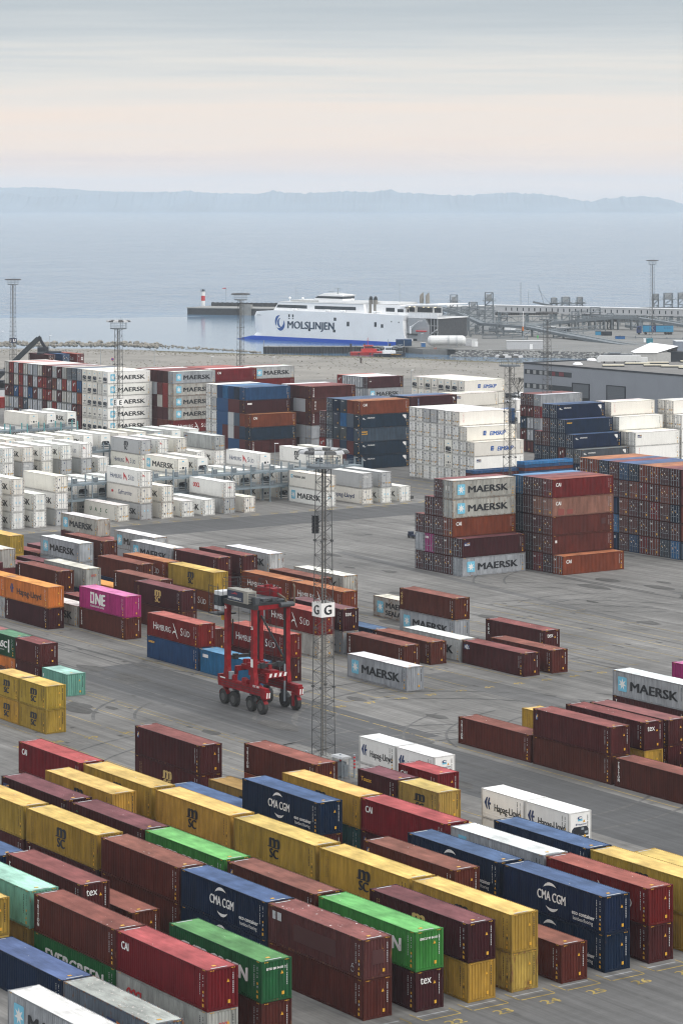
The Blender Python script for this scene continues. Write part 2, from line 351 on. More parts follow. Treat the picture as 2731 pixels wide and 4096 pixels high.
def marks(L, dark, hc=True, tri=True):
    """stencilled code strips, warning signs and roof numbers on the visible long side and end"""
    key = ('marks', L, dark, hc, tri)
    if key in _ME: return _ME[key]
    rng = random.Random(hash(key) & 0xffff)
    S = MB(); E = MB(); hx = L/2; hy = CW/2; y = -hy-.004
    def q(mb, x0, x1, z0, z1, m): mb.add([(x0, 0, z0), (x1, 0, z0), (x1, 0, z1), (x0, 0, z1)], [(0, 1, 2, 3)], m)
    for k in range(11):
        z = 2.35-k*.125 - (.08 if k > 3 else 0); q(S, hx-.98, hx-.90, z, z+.085, 0)
    for k in range(8):
        z = 2.35-k*.10; 
        if k not in (3, 5): q(S, hx-.60, hx-.50, z, z+.05, 0)
    q(S, hx-.62, hx-.46, 1.18, 1.34, 1); q(S, hx-.60, hx-.48, .95, 1.1, 0)
    if tri: S.add([(hx-.68, 0, .62), (hx-.44, 0, .62), (hx-.56, 0, .84)], [(0, 1, 2)], 1)
    if tri: q(S, hx-.66, hx-.46, .24, .46, 1)
    if hc:
        for x in (-hx+.3, hx-.62):
            for k in range(3): q(S, x+k*.12, x+.06+k*.12, H1-.10, H1-.03, 1)
    for k in range(11):
        z = 2.35-k*.125 - (.08 if k > 3 else 0); q(E, .78, .86, z, z+.085, 0)
    if tri: E.add([(.30, 0, 1.82), (.54, 0, 1.82), (.42, 0, 2.06)], [(0, 1, 2)], 1)
    if tri: q(E, .40, .60, .38, .62, 1)
    if hc:
        for x in (-1.0, .66):
            for k in range(3): q(E, x+k*.12, x+.06+k*.12, H1-.10, H1-.03, 1)
    R = MB()
    for sx in (-1, 1):
        x0, x1 = sorted((sx*(hx-.22), sx*(hx-.36))); R.add([(x0, -.75, 0), (x1, -.75, 0), (x1, .55, 0), (x0, .55, 0)], [(0, 1, 2, 3)], 0)
    R.add([(hx-.95, -.35, 0), (hx-.70, -.35, 0), (hx-.70, -.05, 0), (hx-.95, -.05, 0)], [(0, 1, 2, 3)], 1)
    mm = [M_BLACK if dark else M_PALEGREY, M_YEL]
    r = (S.mesh('side_stencils', mm), E.mesh('end_stencils', mm), R.mesh('roof_numbers', [M_PALEGREY, M_YEL]))
    _ME[key] = r; return r
H1 = CH

# ------------------------------------------------------------------ lettering and emblems (x from the left edge as a share of L)
def star(mb, cx, cz, r, m, y=0.0):
    pts = []
    for i in range(14):
        a = math.pi/2 + i*math.pi/7; rr = r if i % 2 == 0 else r*.42
        pts.append((cx+rr*math.cos(a), y, cz+rr*math.sin(a)))
    for i in range(1, 14, 2):
        mb.add([pts[i], pts[(i+1) % 14], pts[(i+2) % 14], (cx, y, cz)][::-1], [(0, 1, 2, 3)], m)
def rounded(mb, x0, x1, z0, z1, r, m, y=0.0):
    p = []
    for cx, cz, a0 in ((x1-r, z0+r, -90), (x1-r, z1-r, 0), (x0+r, z1-r, 90), (x0+r, z0+r, 180)):
        for k in range(4):
            a = math.radians(a0+k*30); p.append((cx+r*math.cos(a), y, cz+r*math.sin(a)))
    mb.poly(p, m)
def arc(mb, cx, cz, r, a0, a1, w, m, y=0.0, n=9, sx=1.0):
    """crescent: thickness swells to w in the middle"""
    o, i_ = [], []
    for k in range(n):
        f = k/(n-1); a = math.radians(a0+(a1-a0)*f); t = w*math.sin(math.pi*f)
        o.append((cx+sx*(r+t/2)*math.cos(a), y, cz+(r+t/2)*math.sin(a))); i_.append((cx+sx*(r-t/2)*math.cos(a), y, cz+(r-t/2)*math.sin(a)))
    for k in range(n-1): mb.add([i_[k], i_[k+1], o[k+1], o[k]], [(0, 1, 2, 3)], m)
PAL = [M_WHITE, M_BLACK, M_NAVY, M_LBLUE, M_YEL, M_GOLD, M_RED, M_GREEN, M_BLUE, M_PALEGREY]
WH, BK, NV, LB, YE, GO, RE, GR, BL, PG = range(10)
def bird(mb, x, z, k, m):
    """gull: two raked wings and a body"""
    for P in ([(-.50,.95),(-.38,.90),(-.12,.55),(.16,.18),(.02,.08),(-.2,.42)], [(.02,.10),(.18,.16),(.02,-.04),(-.34,-.05),(-.60,-.28),(-.55,-.06),(-.30,.14)],
              [(.04,.04),(.16,.10),(.55,-.62),(.50,-.66),(.26,-.36)]):
        mb.poly([(x+a*k, 0, z+b*k) for a, b in P], m)
def pennant(mb, x, z, k, m, w):
    mb.poly([(x-.55*k, 0, z+.75*k), (x+.45*k, 0, z+.02*k), (x+.75*k, 0, z-.55*k), (x-.05*k, 0, z-.1*k), (x-.45*k, 0, z-.45*k)], m)
    mb.poly([(x-.40*k, -.002, z-.28*k), (x-.02*k, -.002, z+.10*k), (x+.55*k, -.002, z-.38*k), (x-.03*k, -.002, z-.06*k)], w)
def hlmark(mb, x, z, k, m):
    mb.poly([(x, 0, z+.5*k), (x+.28*k, 0, z+k), (x+.42*k, 0, z+k), (x+.30*k, 0, z+.58*k), (x+.30*k, 0, z+.42*k), (x+.42*k, 0, z), (x+.28*k, 0, z)][::-1], m)
    mb.poly([(x+.38*k, 0, z+.5*k), (x+.56*k, 0, z+k), (x+.72*k, 0, z+k), (x+.62*k, 0, z+.60*k), (x+.82*k, 0, z+.60*k), (x+.78*k, 0, z+.42*k), (x+.60*k, 0, z+.42*k), (x+.70*k, 0, z), (x+.56*k, 0, z)][::-1], m)
def eskip(mb, x, z, k, m, m2):
    for a, mm in ((.1, m2), (0, m)):
        for i, (l, s) in enumerate(((.72, 0), (.80, .1), (.72, 0))):
            zz = z+(.08+i*.34)*k-a*k*.6; sh = .12*(i*.34)*k
            mb.poly([(x+a*k+s*0+sh, .002*(a > 0), zz), (x+a*k+l*k+sh, .002*(a > 0), zz), (x+a*k+l*k+sh+.06*k, .002*(a > 0), zz+.24*k), (x+a*k+sh+.05*k, .002*(a > 0), zz+.24*k)], mm)
        mb.poly([(x+a*k-.02*k, .002*(a > 0), z-a*k*.6+.1*k), (x+a*k+.22*k, .002*(a > 0), z-a*k*.6+.1*k), (x+a*k+.32*k, .002*(a > 0), z-a*k*.6+.95*k), (x+a*k+.08*k, .002*(a > 0), z-a*k*.6+.95*k)], mm)
def logo_mesh(name, L):
    key = ('logo', name, L)
    if key in _ME: return _ME[key]
    m = MB(); X = lambda f: -L/2+f*L
    if name in ('maersk', 'maersk_reefer', 'sealand', 'k_only'):
        a, b = (.075, .195) if name != 'maersk_reefer' else (.07, .18)
        rounded(m, X(a), X(b), .62, 2.22, .14, LB, .001); star(m, (X(a)+X(b))/2, 1.42, .66, WH)
        if name == 'sealand':
            put_text(m, 'MAERSK', X(.24), 1.45, 1.05, BK, off=.035, width=L*.45); put_text(m, 'SEALAND', X(.24), .45, .95, BK, off=.035, width=L*.45)
        else: put_text(m, 'MAERSK', X(.235), .88, 1.42, BK, off=.04, width=L*.625)
    elif name == 'maersk_line':
        rounded(m, X(.06), X(.11), 1.62, 2.25, .06, LB, .001); star(m, X(.085), 1.93, .24, WH); put_text(m, 'MAERSK LINE', X(.125), 1.72, .56, BK, off=.015, width=L*.33)
    elif name in ('msc', 'msc_tan'):
        c = BK if name == 'msc' else GO; x0 = X(.44); k = 1.0
        if L < 8: x0 = X(.42); k = .9
        put_text(m, 'm', x0, 1.52, 1.55*k, c, off=.06, width=1.4*k); put_text(m, 'SC', x0+.1, .62, 1.08*k, c, off=.05, width=1.25*k)
        m.box(x0-.16, x0+1.5*k, -.001, .001, 1.44, 1.52, c)
        stacked(m, 'SHIPPING CO', X(.10), 2.2, .17, .15, c); stacked(m, 'MEDITERRANEAN', X(.08), 2.2, .15, .13, c)
    elif name == 'cma':
        put_text(m, 'CMA CGM', X(.345), 1.18, .98, WH, off=.03, width=L*.275)
        arc(m, X(.48), 1.45, 1.02, 55, 140, .24, WH, sx=1.15); arc(m, X(.49), 1.60, 1.10, 232, 312, .24, WH, sx=1.05)
        put_text(m, 'eco container', X(.685), .80, .46, WH, off=.012, width=L*.215); put_text(m, 'bamboo flooring', X(.695), .40, .40, WH, off=.0, width=L*.19)
    elif name == 'hapag':
        hlmark(m, X(.12), .95, 1.25, NV); put_text(m, 'Hapag-Lloyd', X(.27), .92, 1.18, BK, off=.02, width=L*.57)
    elif name == 'hapag20':
        hlmark(m, X(.07), .95, 1.15, NV); put_text(m, 'Hapag-Lloyd', X(.30), .95, .98, BK, off=.02, width=L*.60)
    elif name == 'hapag_reefer':
        hlmark(m, X(.02), .95, 1.1, NV); put_text(m, 'Hapag-Lloyd', X(.17), .95, 1.1, NV, off=.02, width=L*.60)
    elif name in ('hamburg', 'hamburg_reefer', 'hamburg_brown'):
        c = WH if name != 'hamburg_reefer' else PG; f = 0 if name != 'hamburg_reefer' else -.02
        put_text(m, 'H', X(.12+f), .98, 1.32, c if c == WH else NV, off=.0); put_text(m, 'AMBURG', X(.185+f), .98, 1.02, c if c == WH else NV, off=.0, width=L*.285)
        if name == 'hamburg_reefer': pennant(m, X(.55), 1.35, 1.15, RE, WH)
        else: bird(m, X(.56), 1.18, 1.15, c)
        put_text(m, 'S', X(.66+f), .98, 1.32, c if c == WH else NV, off=0); put_text(m, 'ÜD', X(.725+f), .98, 1.02, c if c == WH else NV, off=0, width=L*.11)
    elif name == 'one':
        x, s = X(.245), 1.55
        m.poly([(x, 0, .88), (x, 0, 2.4), (x+1.1, 0, 2.4), (x+1.1, 0, .88)][::-1], WH); m.poly([(x+.32, -.003, 1.18), (x+.78, -.003, 1.18), (x+.78, -.003, 2.1), (x+.32, -.003, 2.1)], 10)
        put_text(m, 'NE', x+1.25, .88, 2.1, WH, off=.09, width=2.5); put_text(m, 'OCEAN NETWORK EXPRESS', x, .45, .32, WH, off=.006, width=3.7)
    elif name == 'cai': put_text(m, 'CAI', X(.055), 1.72, .78, WH, off=.03, width=.98)
    elif name == 'triton': stacked(m, 'TRITON', X(.052), 2.18, .42, .33, WH, off=.018)
    elif name == 'triton_red': stacked(m, 'TRITON', X(.09), 2.18, .36, .30, RE, off=.0)
    elif name == 'tex': stacked(m, 'tex', X(.05), 1.9, .8, .5, WH, off=.01)
    elif name in ('florens',):
        m.poly([(X(.035), 0, 1.75), (X(.065), 0, 1.75), (X(.065), 0, 2.35), (X(.035), 0, 2.35)], NV); put_text(m, 'f', X(.043), 1.85, .5, WH, -.002, off=.02); m.poly([(X(.050), -.002, 2.05), (X(.064), -.002, 2.05), (X(.064), -.002, 2.3), (X(.054), -.002, 2.3)], YE)
    elif name in ('beacon', 'beacon_reefer'):
        x0, x1 = (X(.03), X(.12)) if name == 'beacon' else (X(.05), X(.14))
        m.poly([(x0, 0, 1.72), (x1, 0, 1.72), (x1, 0, 2.28), (x0, 0, 2.28)], NV); put_text(m, 'BEACON', x0+.08, 1.80, .34, WH, -.002, off=.01, width=(x1-x0)-.16); m.poly([(x0+.35, -.002, 2.1), (x1-.05, -.002, 2.1), (x1-.05, -.002, 2.24)], YE)
    elif name == 'goal': put_text(m, 'GOAL', X(.04), 1.62, .42, WH, off=.015, width=.75); arc(m, X(.075), 2.0, .26, 20, 150, .10, GR)
    elif name == 'touax': put_text(m, 'Touax', X(.09), 1.78, .62, YE, off=.016, width=1.6)
    elif name == 'seaco': put_text(m, 'seaco', X(.035), 2.0, .52, YE, off=.03, width=1.35)
    elif name == 'seacell': put_text(m, 'seaco', X(.03), 1.95, .55, YE, off=.03, width=1.4); put_text(m, 'seacell', X(.03), 1.5, .46, YE, off=.02, width=1.4)
    elif name == 'ndl':
        m.poly([(X(.035), 0, 1.85), (X(.125), 0, 1.85), (X(.125), 0, 2.4), (X(.035), 0, 2.4)], NV); m.poly([(X(.07), -.001, 1.85), (X(.095), -.001, 1.85), (X(.095), -.001, 2.4), (X(.07), -.001, 2.4)], WH)
        put_text(m, 'N', X(.042), 1.95, .45, WH, -.003, off=.02); put_text(m, 'D', X(.073), 1.95, .45, NV, -.003, off=.02); put_text(m, 'L', X(.100), 1.95, .45, WH, -.003, off=.02)
    elif name == 'gold': stacked(m, 'GOLD', X(.045), 1.98, .5, .44, GO, off=.02)
    elif name == 'oocl': put_text(m, 'OOCL', X(.115), 1.25, 1.12, RE, off=.07, width=2.2)
    elif name == 'uasc_reefer':
        for i, ch in enumerate('UASC'): put_text(m, ch, X(.18+i*.155), 1.2, .95, GR, off=.03)
        put_text(m, 'www.uasc.net', X(.42), .75, .2, GR, off=0)
    elif name == 'uasc': put_text(m, 'UASC', X(.10), 1.15, 1.2, WH, off=.05, width=3.3); put_text(m, 'www.uasc.net', X(.30), .75, .3, WH, off=0, width=1.5); m.poly([(X(.70), 0, .6), (X(.76), 0, .6), (X(.76), 0, 2.3), (X(.70), 0, 2.3)], WH)
    elif name == 'safmarine': put_text(m, 'Safmarine', X(.33), 1.15, 1.15, NV, off=.0, width=L*.40, shear=.35); arc(m, X(.17), 1.5, .62, 0, 359, .02, PG, n=20); m.poly([(X(.15), 0, 1.25), (X(.20), 0, 1.3), (X(.21), 0, 1.6), (X(.17), 0, 1.75), (X(.14), 0, 1.6)], RE)
    elif name == 'evergreen': put_text(m, 'EVERGREEN', X(.14), 1.1, 1.35, WH, off=.05, width=L*.70)
    elif name == 'eimskip': eskip(m, X(.33), .95, .95, BL, PG); put_text(m, 'EIMSKIP', X(.46), .95, 1.15, BL, off=.045, width=L*.31, shear=.18)
    elif name == 'eimskip_white': eskip(m, X(.08), .95, 1.0, WH, PG); put_text(m, 'EIMSKIP', X(.23), .95, 1.2, WH, off=.045, width=L*.40, shear=.18)
    elif name in ('cronos', 'cronos_blue'):
        for i in range(4): arc(m, X(.06+.012*i), 2.0-.06*(i % 2), .16, 40*i, 250+40*i, .09, WH, n=8)
        put_text(m, 'CRONOS', X(.14), 1.98, .36, WH, off=.012, width=1.9)
        q = [(X(.86), 0, 2.45), (X(.92), 0, 2.45), (X(.93), 0, 1.9), (X(.91), 0, 1.6), (X(.86), 0, 2.2)]; m.poly(q[::-1], WH)
    elif name == 'cronos_down':
        m.poly([(X(.16), 0, .5), (X(.185), 0, .5), (X(.185), 0, 2.4), (X(.16), 0, 2.4)], NV); stacked(m, 'CRONOS', X(.172), 2.12, .28, .30, WH, -.002); m.poly([(X(.90), 0, 2.4), (X(.95), 0, 2.35), (X(.95), 0, 1.7)][::-1], WH)
    elif name == 'ues':
        stacked(m, 'UES', X(.09), 2.0, .62, .7, WH, off=.02)
    elif name == 'dpatch':                                       # paint panels over an old name, faded labels and a chalk scrawl
        m.poly([(X(.28), 0, .82), (X(.72), 0, .82), (X(.72), 0, 2.05), (X(.28), 0, 2.05)], 11)
        m.poly([(X(.05), 0, 1.85), (X(.085), 0, 1.85), (X(.085), 0, 2.45), (X(.05), 0, 2.45)], PG); m.poly([(X(.10), 0, 1.85), (X(.145), 0, 1.85), (X(.145), 0, 2.45), (X(.10), 0, 2.45)], PG)
        arc(m, X(.89), .55, .2, 0, 359, .05, PG, n=16); arc(m, X(.895), .8, .13, 0, 359, .05, PG, n=12)
    elif name == 'geseaco': put_text(m, 'GEseaCo', X(.04), 1.95, .34, WH, off=.01, width=.9)
    elif name == 'whitebox': m.poly([(X(.05), 0, 1.9), (X(.15), 0, 1.9), (X(.15), 0, 2.3), (X(.05), 0, 2.3)], WH)
    elif name == 'whitesq': m.poly([(X(.045), 0, 1.7), (X(.075), 0, 1.7), (X(.075), 0, 2.1), (X(.045), 0, 2.1)], WH)
    elif name == 'darkpatch': m.poly([(X(.80), 0, 1.2), (X(.87), 0, 1.2), (X(.87), 0, 2.1), (X(.80), 0, 2.1)], 11)
    elif name == 'redpatch': m.poly([(X(.09), 0, .2), (X(.19), 0, .2), (X(.19), 0, 1.1), (X(.09), 0, 1.25)], 12); m.poly([(X(.24), 0, .3), (X(.33), 0, .3), (X(.33), 0, 1.0), (X(.24), 0, 1.0)], 12); put_text(m, 'CAI', X(.055), 1.72, .78, WH, off=.03, width=.98)
    elif name == 'tealblot': m.poly([(X(.085), 0, 1.9), (X(.175), 0, 1.9), (X(.175), 0, 2.35), (X(.085), 0, 2.35)], LB)
    elif name == 'apl': m.poly([(X(.5), 0, 1.1), (X(.60), 0, 1.1), (X(.60), 0, 1.9), (X(.5), 0, 1.9)], NV); m.poly([(X(.61), 0, .3), (X(.86), 0, .3), (X(.86), 0, 1.5), (X(.61), 0, 1.9)], 13)
    elif name == 'adidas': m.poly([(X(.05), 0, 1.2), (X(.11), 0, 1.2), (X(.11), 0, 2.4), (X(.05), 0, 2.4)], WH); stacked(m, 'CRONOS', X(.08), 2.1, .22, .18, NV, -.002)
    me = m.mesh('lettering', PAL+[M_MAG, M_OXPATCH, M_REDPATCH, M_ORANGE]); _ME[key] = me; return me
M_MAG = plain('magenta_ground', (.42, .03, .20), .55)
M_OXPATCH = plain('dark_oxide_panel', (.062, .020, .020), .55)
M_REDPATCH = plain('red_primer_patch', (.22, .05, .04), .6)
M_ORANGE = plain('orange_lettering', (.55, .16, .03), .6)
def end_mesh(name):
    key = ('endlogo', name)
    if key in _ME: return _ME[key]
    m = MB()
    if name == 'tex': put_text(m, 'tex', -.82, 1.92, .85, WH, off=.008, width=.95)
    elif name == 'oocl': put_text(m, 'OOCL', -.35, 1.7, .42, RE, off=.014, width=.75)
    elif name == 'star': rounded(m, .35, 1.1, .62, 1.9, .12, LB, .001); star(m, .72, 1.26, .42, WH)
    elif name == 'emcu': put_text(m, 'EMCU 99 84 01 8', -.85, 2.2, .24, WH, off=.008, width=1.7)
    elif name == 'eitu': put_text(m, 'EITU 80 54 01 2', -.85, 2.2, .24, WH, off=.008, width=1.55)
    elif name == 'hapag': hlmark(m, -.5, 1.55, .22, NV); put_text(m, 'Hapag-Lloyd', -.25, 1.58, .22, NV, off=.004, width=.9); arc(m, 0, 2.25, .12, 0, 359, .08, NV, sx=1.8, n=14)
    elif name == 'squares':                                     # four white squares and a slanting mark on the doors
        for y in (.25, .65):
            for z in (1.05, 1.5): m.poly([(y, 0, z), (y+.3, 0, z), (y+.3, 0, z+.34), (y, 0, z+.34)], WH)
        m.poly([(-.8, 0, 2.35), (-.7, 0, 2.35), (-.3, 0, 1.85), (-.4, 0, 1.85)][::-1], WH)
    elif name == 'whites': 
        for y in (-.45, .15): m.poly([(y, 0, 1.3), (y+.22, 0, 1.3), (y+.22, 0, 2.0), (y, 0, 2.0)], WH)
    elif name == 'specks':
        r = random.Random(3)
        for k in range(7):
            y, z = r.uniform(-.95, .8), r.uniform(.5, 2.3); w = r.uniform(.08, .2); m.poly([(y, 0, z), (y+w, 0, z), (y+w, 0, z+.18), (y, 0, z+.18)], (WH, YE, WH, PG)[k % 4])
    elif name == 'cai': put_text(m, 'CAI', -.95, 2.1, .34, WH, off=.02); m.poly([(.5, 0, .5), (.85, 0, .5), (.85, 0, .8), (.5, 0, .8)], YE)
    elif name == 'cronos': put_text(m, 'CRONOS', -.6, 2.4, .22, WH, off=.01); m.poly([(.5, 0, .45), (.75, 0, .45), (.75, 0, .8), (.5, 0, .8)], YE)
    elif name == 'one': put_text(m, 'ONE', -.9, 2.1, .45, WH, off=.02)
    elif name == 'blue2':
        for y in (-.5, .2): rounded(m, y, y+.24, 1.45, 1.75, .05, LB, .001); m.poly([(y+.07, -.002, 1.54), (y+.17, -.002, 1.54), (y+.17, -.002, 1.66), (y+.07, -.002, 1.66)], WH)
        m.poly([(-.95, 0, .55), (-.78, 0, .55), (-.78, 0, .78), (-.95, 0, .78)], BK)
    elif name == 'pennant': pennant(m, -.55, 1.95, .42, RE, WH); m.poly([(.4, 0, .6), (.6, 0, .6), (.5, 0, .85)], YE)
    elif name == 'labels':
        for y, z, c in ((-.75, .7, BK), (-.1, .75, YE), (.45, .7, YE), (.75, .8, YE), (-.55, 2.1, NV), (.1, 1.4, PG)): m.poly([(y, 0, z), (y+.2, 0, z), (y+.2, 0, z+.24), (y, 0, z+.24)], c)
    elif name == 'patch': m.poly([(-.45, 0, 1.0), (.5, 0, 1.0), (.5, 0, 2.0), (-.45, 0, 2.0)], 11)
    me = m.mesh('end_lettering', PAL+[M_MAG, M_OXPATCH, M_REDPATCH, M_ORANGE]); _ME[key] = me; return me

# colour keys: wall colour, roof colour, rust 0..1
def C3(r, g, b): return (r, g, b)
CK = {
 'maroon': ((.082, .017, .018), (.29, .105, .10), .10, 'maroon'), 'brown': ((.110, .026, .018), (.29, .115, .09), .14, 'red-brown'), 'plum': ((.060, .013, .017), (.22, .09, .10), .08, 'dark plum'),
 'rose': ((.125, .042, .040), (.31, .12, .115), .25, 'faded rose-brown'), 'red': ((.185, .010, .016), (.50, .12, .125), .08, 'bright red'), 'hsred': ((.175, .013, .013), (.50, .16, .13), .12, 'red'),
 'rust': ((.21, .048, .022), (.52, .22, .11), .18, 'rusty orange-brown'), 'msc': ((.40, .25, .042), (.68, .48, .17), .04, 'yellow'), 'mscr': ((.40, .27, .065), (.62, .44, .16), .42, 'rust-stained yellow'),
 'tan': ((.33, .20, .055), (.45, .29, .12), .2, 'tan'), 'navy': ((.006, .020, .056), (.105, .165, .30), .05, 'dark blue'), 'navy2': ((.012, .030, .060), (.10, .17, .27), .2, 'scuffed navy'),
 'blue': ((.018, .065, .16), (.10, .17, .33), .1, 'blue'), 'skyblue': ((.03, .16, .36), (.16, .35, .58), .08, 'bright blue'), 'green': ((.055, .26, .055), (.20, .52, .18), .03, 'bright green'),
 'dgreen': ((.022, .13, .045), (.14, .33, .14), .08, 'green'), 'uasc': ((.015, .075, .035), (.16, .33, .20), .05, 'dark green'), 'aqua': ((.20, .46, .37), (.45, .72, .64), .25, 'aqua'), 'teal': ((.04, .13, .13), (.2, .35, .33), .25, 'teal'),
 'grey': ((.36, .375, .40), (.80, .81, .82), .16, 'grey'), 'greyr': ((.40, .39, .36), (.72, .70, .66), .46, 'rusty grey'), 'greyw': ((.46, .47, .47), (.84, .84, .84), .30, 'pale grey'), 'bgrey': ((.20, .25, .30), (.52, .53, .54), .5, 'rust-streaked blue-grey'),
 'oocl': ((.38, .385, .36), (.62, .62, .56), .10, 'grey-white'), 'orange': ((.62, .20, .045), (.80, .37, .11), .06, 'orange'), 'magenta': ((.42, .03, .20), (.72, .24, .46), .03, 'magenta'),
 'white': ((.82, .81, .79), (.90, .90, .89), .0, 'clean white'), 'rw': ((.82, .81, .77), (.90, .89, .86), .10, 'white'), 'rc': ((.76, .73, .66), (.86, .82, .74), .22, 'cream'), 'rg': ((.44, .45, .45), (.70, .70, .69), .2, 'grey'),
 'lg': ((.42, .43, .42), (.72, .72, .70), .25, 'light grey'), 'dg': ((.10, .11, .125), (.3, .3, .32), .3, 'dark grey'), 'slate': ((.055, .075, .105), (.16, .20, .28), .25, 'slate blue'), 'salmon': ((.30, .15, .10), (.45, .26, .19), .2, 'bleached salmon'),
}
NCON = [0]
# boxes that are hidden behind others or show only as slivers: kept as one object
REST = set()
for w_ in "4 14 16 31 33 35 37 41 45 47 49 51 53 56 60 67 78 80 86 88-89 91 93 100-101 108 112-113 116 130-131 134 139 141 145 147-149 153 156 162 169 171 173 175 177 179 181 183 186 190 192 195 197-198 202-205 207-210 212-215 217-220 222-230 232-250 252-281 287-290 292-295 297-300 302-307 309-316 319 323-324 328-331 333-336 338-341 343-346 353-356 358-361 363-368 374-377 379-380 384-385 389-390 394-395 398-399 402-418 420-423 427-430 432-435 437 439 442-443 446 451 456 494-495 499-503 534 536 539-542 544-547 549-552 554-556 558-560 562-564 566-569".split():
    a_, _, b_ = w_.partition('-'); REST |= set(range(int(a_), int(b_ or a_)+1))
REST_V, REST_F, REST_C = [], [], []
def rest_box(P, rz, wall, roof, L, h):
    c, s = math.cos(rz), math.sin(rz); n = len(REST_V); hx, hy = L/2-.01, CW/2-.01
    for z in (.02, h-.03):
        for x, y in ((-hx, -hy), (hx, -hy), (hx, hy), (-hx, hy)): REST_V.append((P[0]+c*x-s*y, P[1]+s*x+c*y, P[2]+z))
    for f, col in (((0, 1, 5, 4), wall), ((1, 2, 6, 5), wall), ((2, 3, 7, 6), wall), ((3, 0, 4, 7), wall), ((4, 5, 6, 7), roof), ((3, 2, 1, 0), wall)):
        REST_F.append([n+i for i in f]); REST_C.extend([(*col, 1)]*4)
def container(P, rz, col, logo=None, L=L40, h=CH, end='blind', side_end=1, full=True, marks_=None, elogo=None, label='', group=None, unit='black', name=None, top=True, smooth_roof=False, blank=False):
    """side_end = +1: the visible end is +x, -1: it is -x"""
    reef = col in ('white', 'rw', 'rc', 'rg'); wall, roof, rust, _ = CK[col]; K = kit(L); sz = h/CH
    if not reef and not name:
        NCON[0] += 1
        if NCON[0] in REST:
            if end == 'door' and side_end < 0: rest_bars(P, rz, L, h, wall)
            return rest_box(P, rz, wall, roof, L, h)
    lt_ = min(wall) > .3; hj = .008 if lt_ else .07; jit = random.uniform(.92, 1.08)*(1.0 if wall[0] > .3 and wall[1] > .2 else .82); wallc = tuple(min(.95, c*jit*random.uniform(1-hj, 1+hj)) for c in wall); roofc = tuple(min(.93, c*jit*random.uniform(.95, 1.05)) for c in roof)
    o = thing(name or ('reefer_container' if reef else 'shipping_container'), label, 'reefer container' if reef else 'container', P, rz, group, (1, 1, sz*.992))
    rs = rust*random.uniform(.7, 1.2); a4 = (*wallc, rs); er = 0 if side_end > 0 else math.pi
    if full:
        obj('frame', K['frame'], o, color=(*[c*.72 for c in wallc], min(1, rs+.25)))
        sw = K['reefer_side'] if reef else K['side']
        obj('side_wall', sw, o, color=a4); obj('side_wall', sw, o, rz=math.pi, color=a4)
        obj('end_wall', K['end'], o, rz=math.pi-er, color=a4)
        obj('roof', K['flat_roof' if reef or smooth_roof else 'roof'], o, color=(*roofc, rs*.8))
    else:
        obj('walls', K['shell'], o, rz=er, color=a4)
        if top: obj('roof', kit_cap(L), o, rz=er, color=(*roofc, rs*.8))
    if end == 'blind': obj('end_wall', K['end'], o, rz=er, color=a4)
    elif end == 'door':
        obj('door', K['reefer_door' if reef else 'door'], o, rz=er, color=a4); obj('locking_bars', K['reefer_rods' if reef else 'rods'], o, rz=er)
    elif end == 'unit':
        obj('machinery_panel', K['unit_panel'], o, rz=er, color=a4); obj('cooling_unit', K['unit_'+unit], o, rz=er)
    if logo and full:
        obj('lettering', logo_mesh(logo, L), o, (0, -CW/2-.004, 0))
    if elogo: obj('end_lettering', end_mesh(elogo), o, (side_end*(L/2+.024), 0, 0), math.pi/2*side_end)
    if marks_ is not None and full:
        S, E, R = marks(L, marks_ == 'k', L > 8 and not reef)
        obj('side_stencils', S, o, (0, -CW/2-.003, 0))
        if not blank: obj('end_stencils', E, o, (side_end*(L/2+.02), 0, 0), math.pi/2*side_end)
        if not reef and top: obj('roof_numbers', R, o, (0, 0, CH+.004))
    return o
def rest_bars(P, rz, L, h, wall):
    """rods, posts and sill of the door end, drawn as thin strips just proud of the box"""
    c, s = math.cos(rz), math.sin(rz); x = -L/2-.02; d = tuple(v*.22 for v in wall)
    for y0, y1, z0, z1, col in ((-1.22, -1.02, .03, h-.03, d), (1.02, 1.22, .03, h-.03, d), (-1.06, 1.06, .05, .2, d), (-1.06, 1.06, h-.2, h-.05, d), (-.06, .06, .2, h-.2, d),
                                (-.85, -.62, .2, h-.2, tuple(v*1.5+.02 for v in wall)), (.62, .85, .2, h-.2, tuple(v*1.5+.02 for v in wall)), *([(.15, .5, h*.5, h*.72, (.6, .6, .6)), (-.55, -.2, h*.66, h*.8, (.5, .5, .48))] if (int(P[0]*7)+int(P[2])) % 3 else [(.3, .6, h*.2, h*.32, (.5, .35, .1))])):
        n = len(REST_V); REST_V.extend([(P[0]+c*x-s*y, P[1]+s*x+c*y, P[2]+z) for y, z in ((y1, z0), (y0, z0), (y0, z1), (y1, z1))]); REST_F.append([n, n+1, n+2, n+3]); REST_C.extend([(*col, 1)]*4)
def kit_cap(L):
    if ('cap', L) in _ME: return _ME['cap', L]
    m = MB(); hx = L/2; hy = CW/2; z = CH-.004; m.add([(-hx, -hy, z), (hx, -hy, z), (hx, hy, z), (-hx, hy, z)], [(0, 1, 2, 3)]); _ME['cap', L] = m.mesh('roof', M_ROOF); return _ME['cap', L]
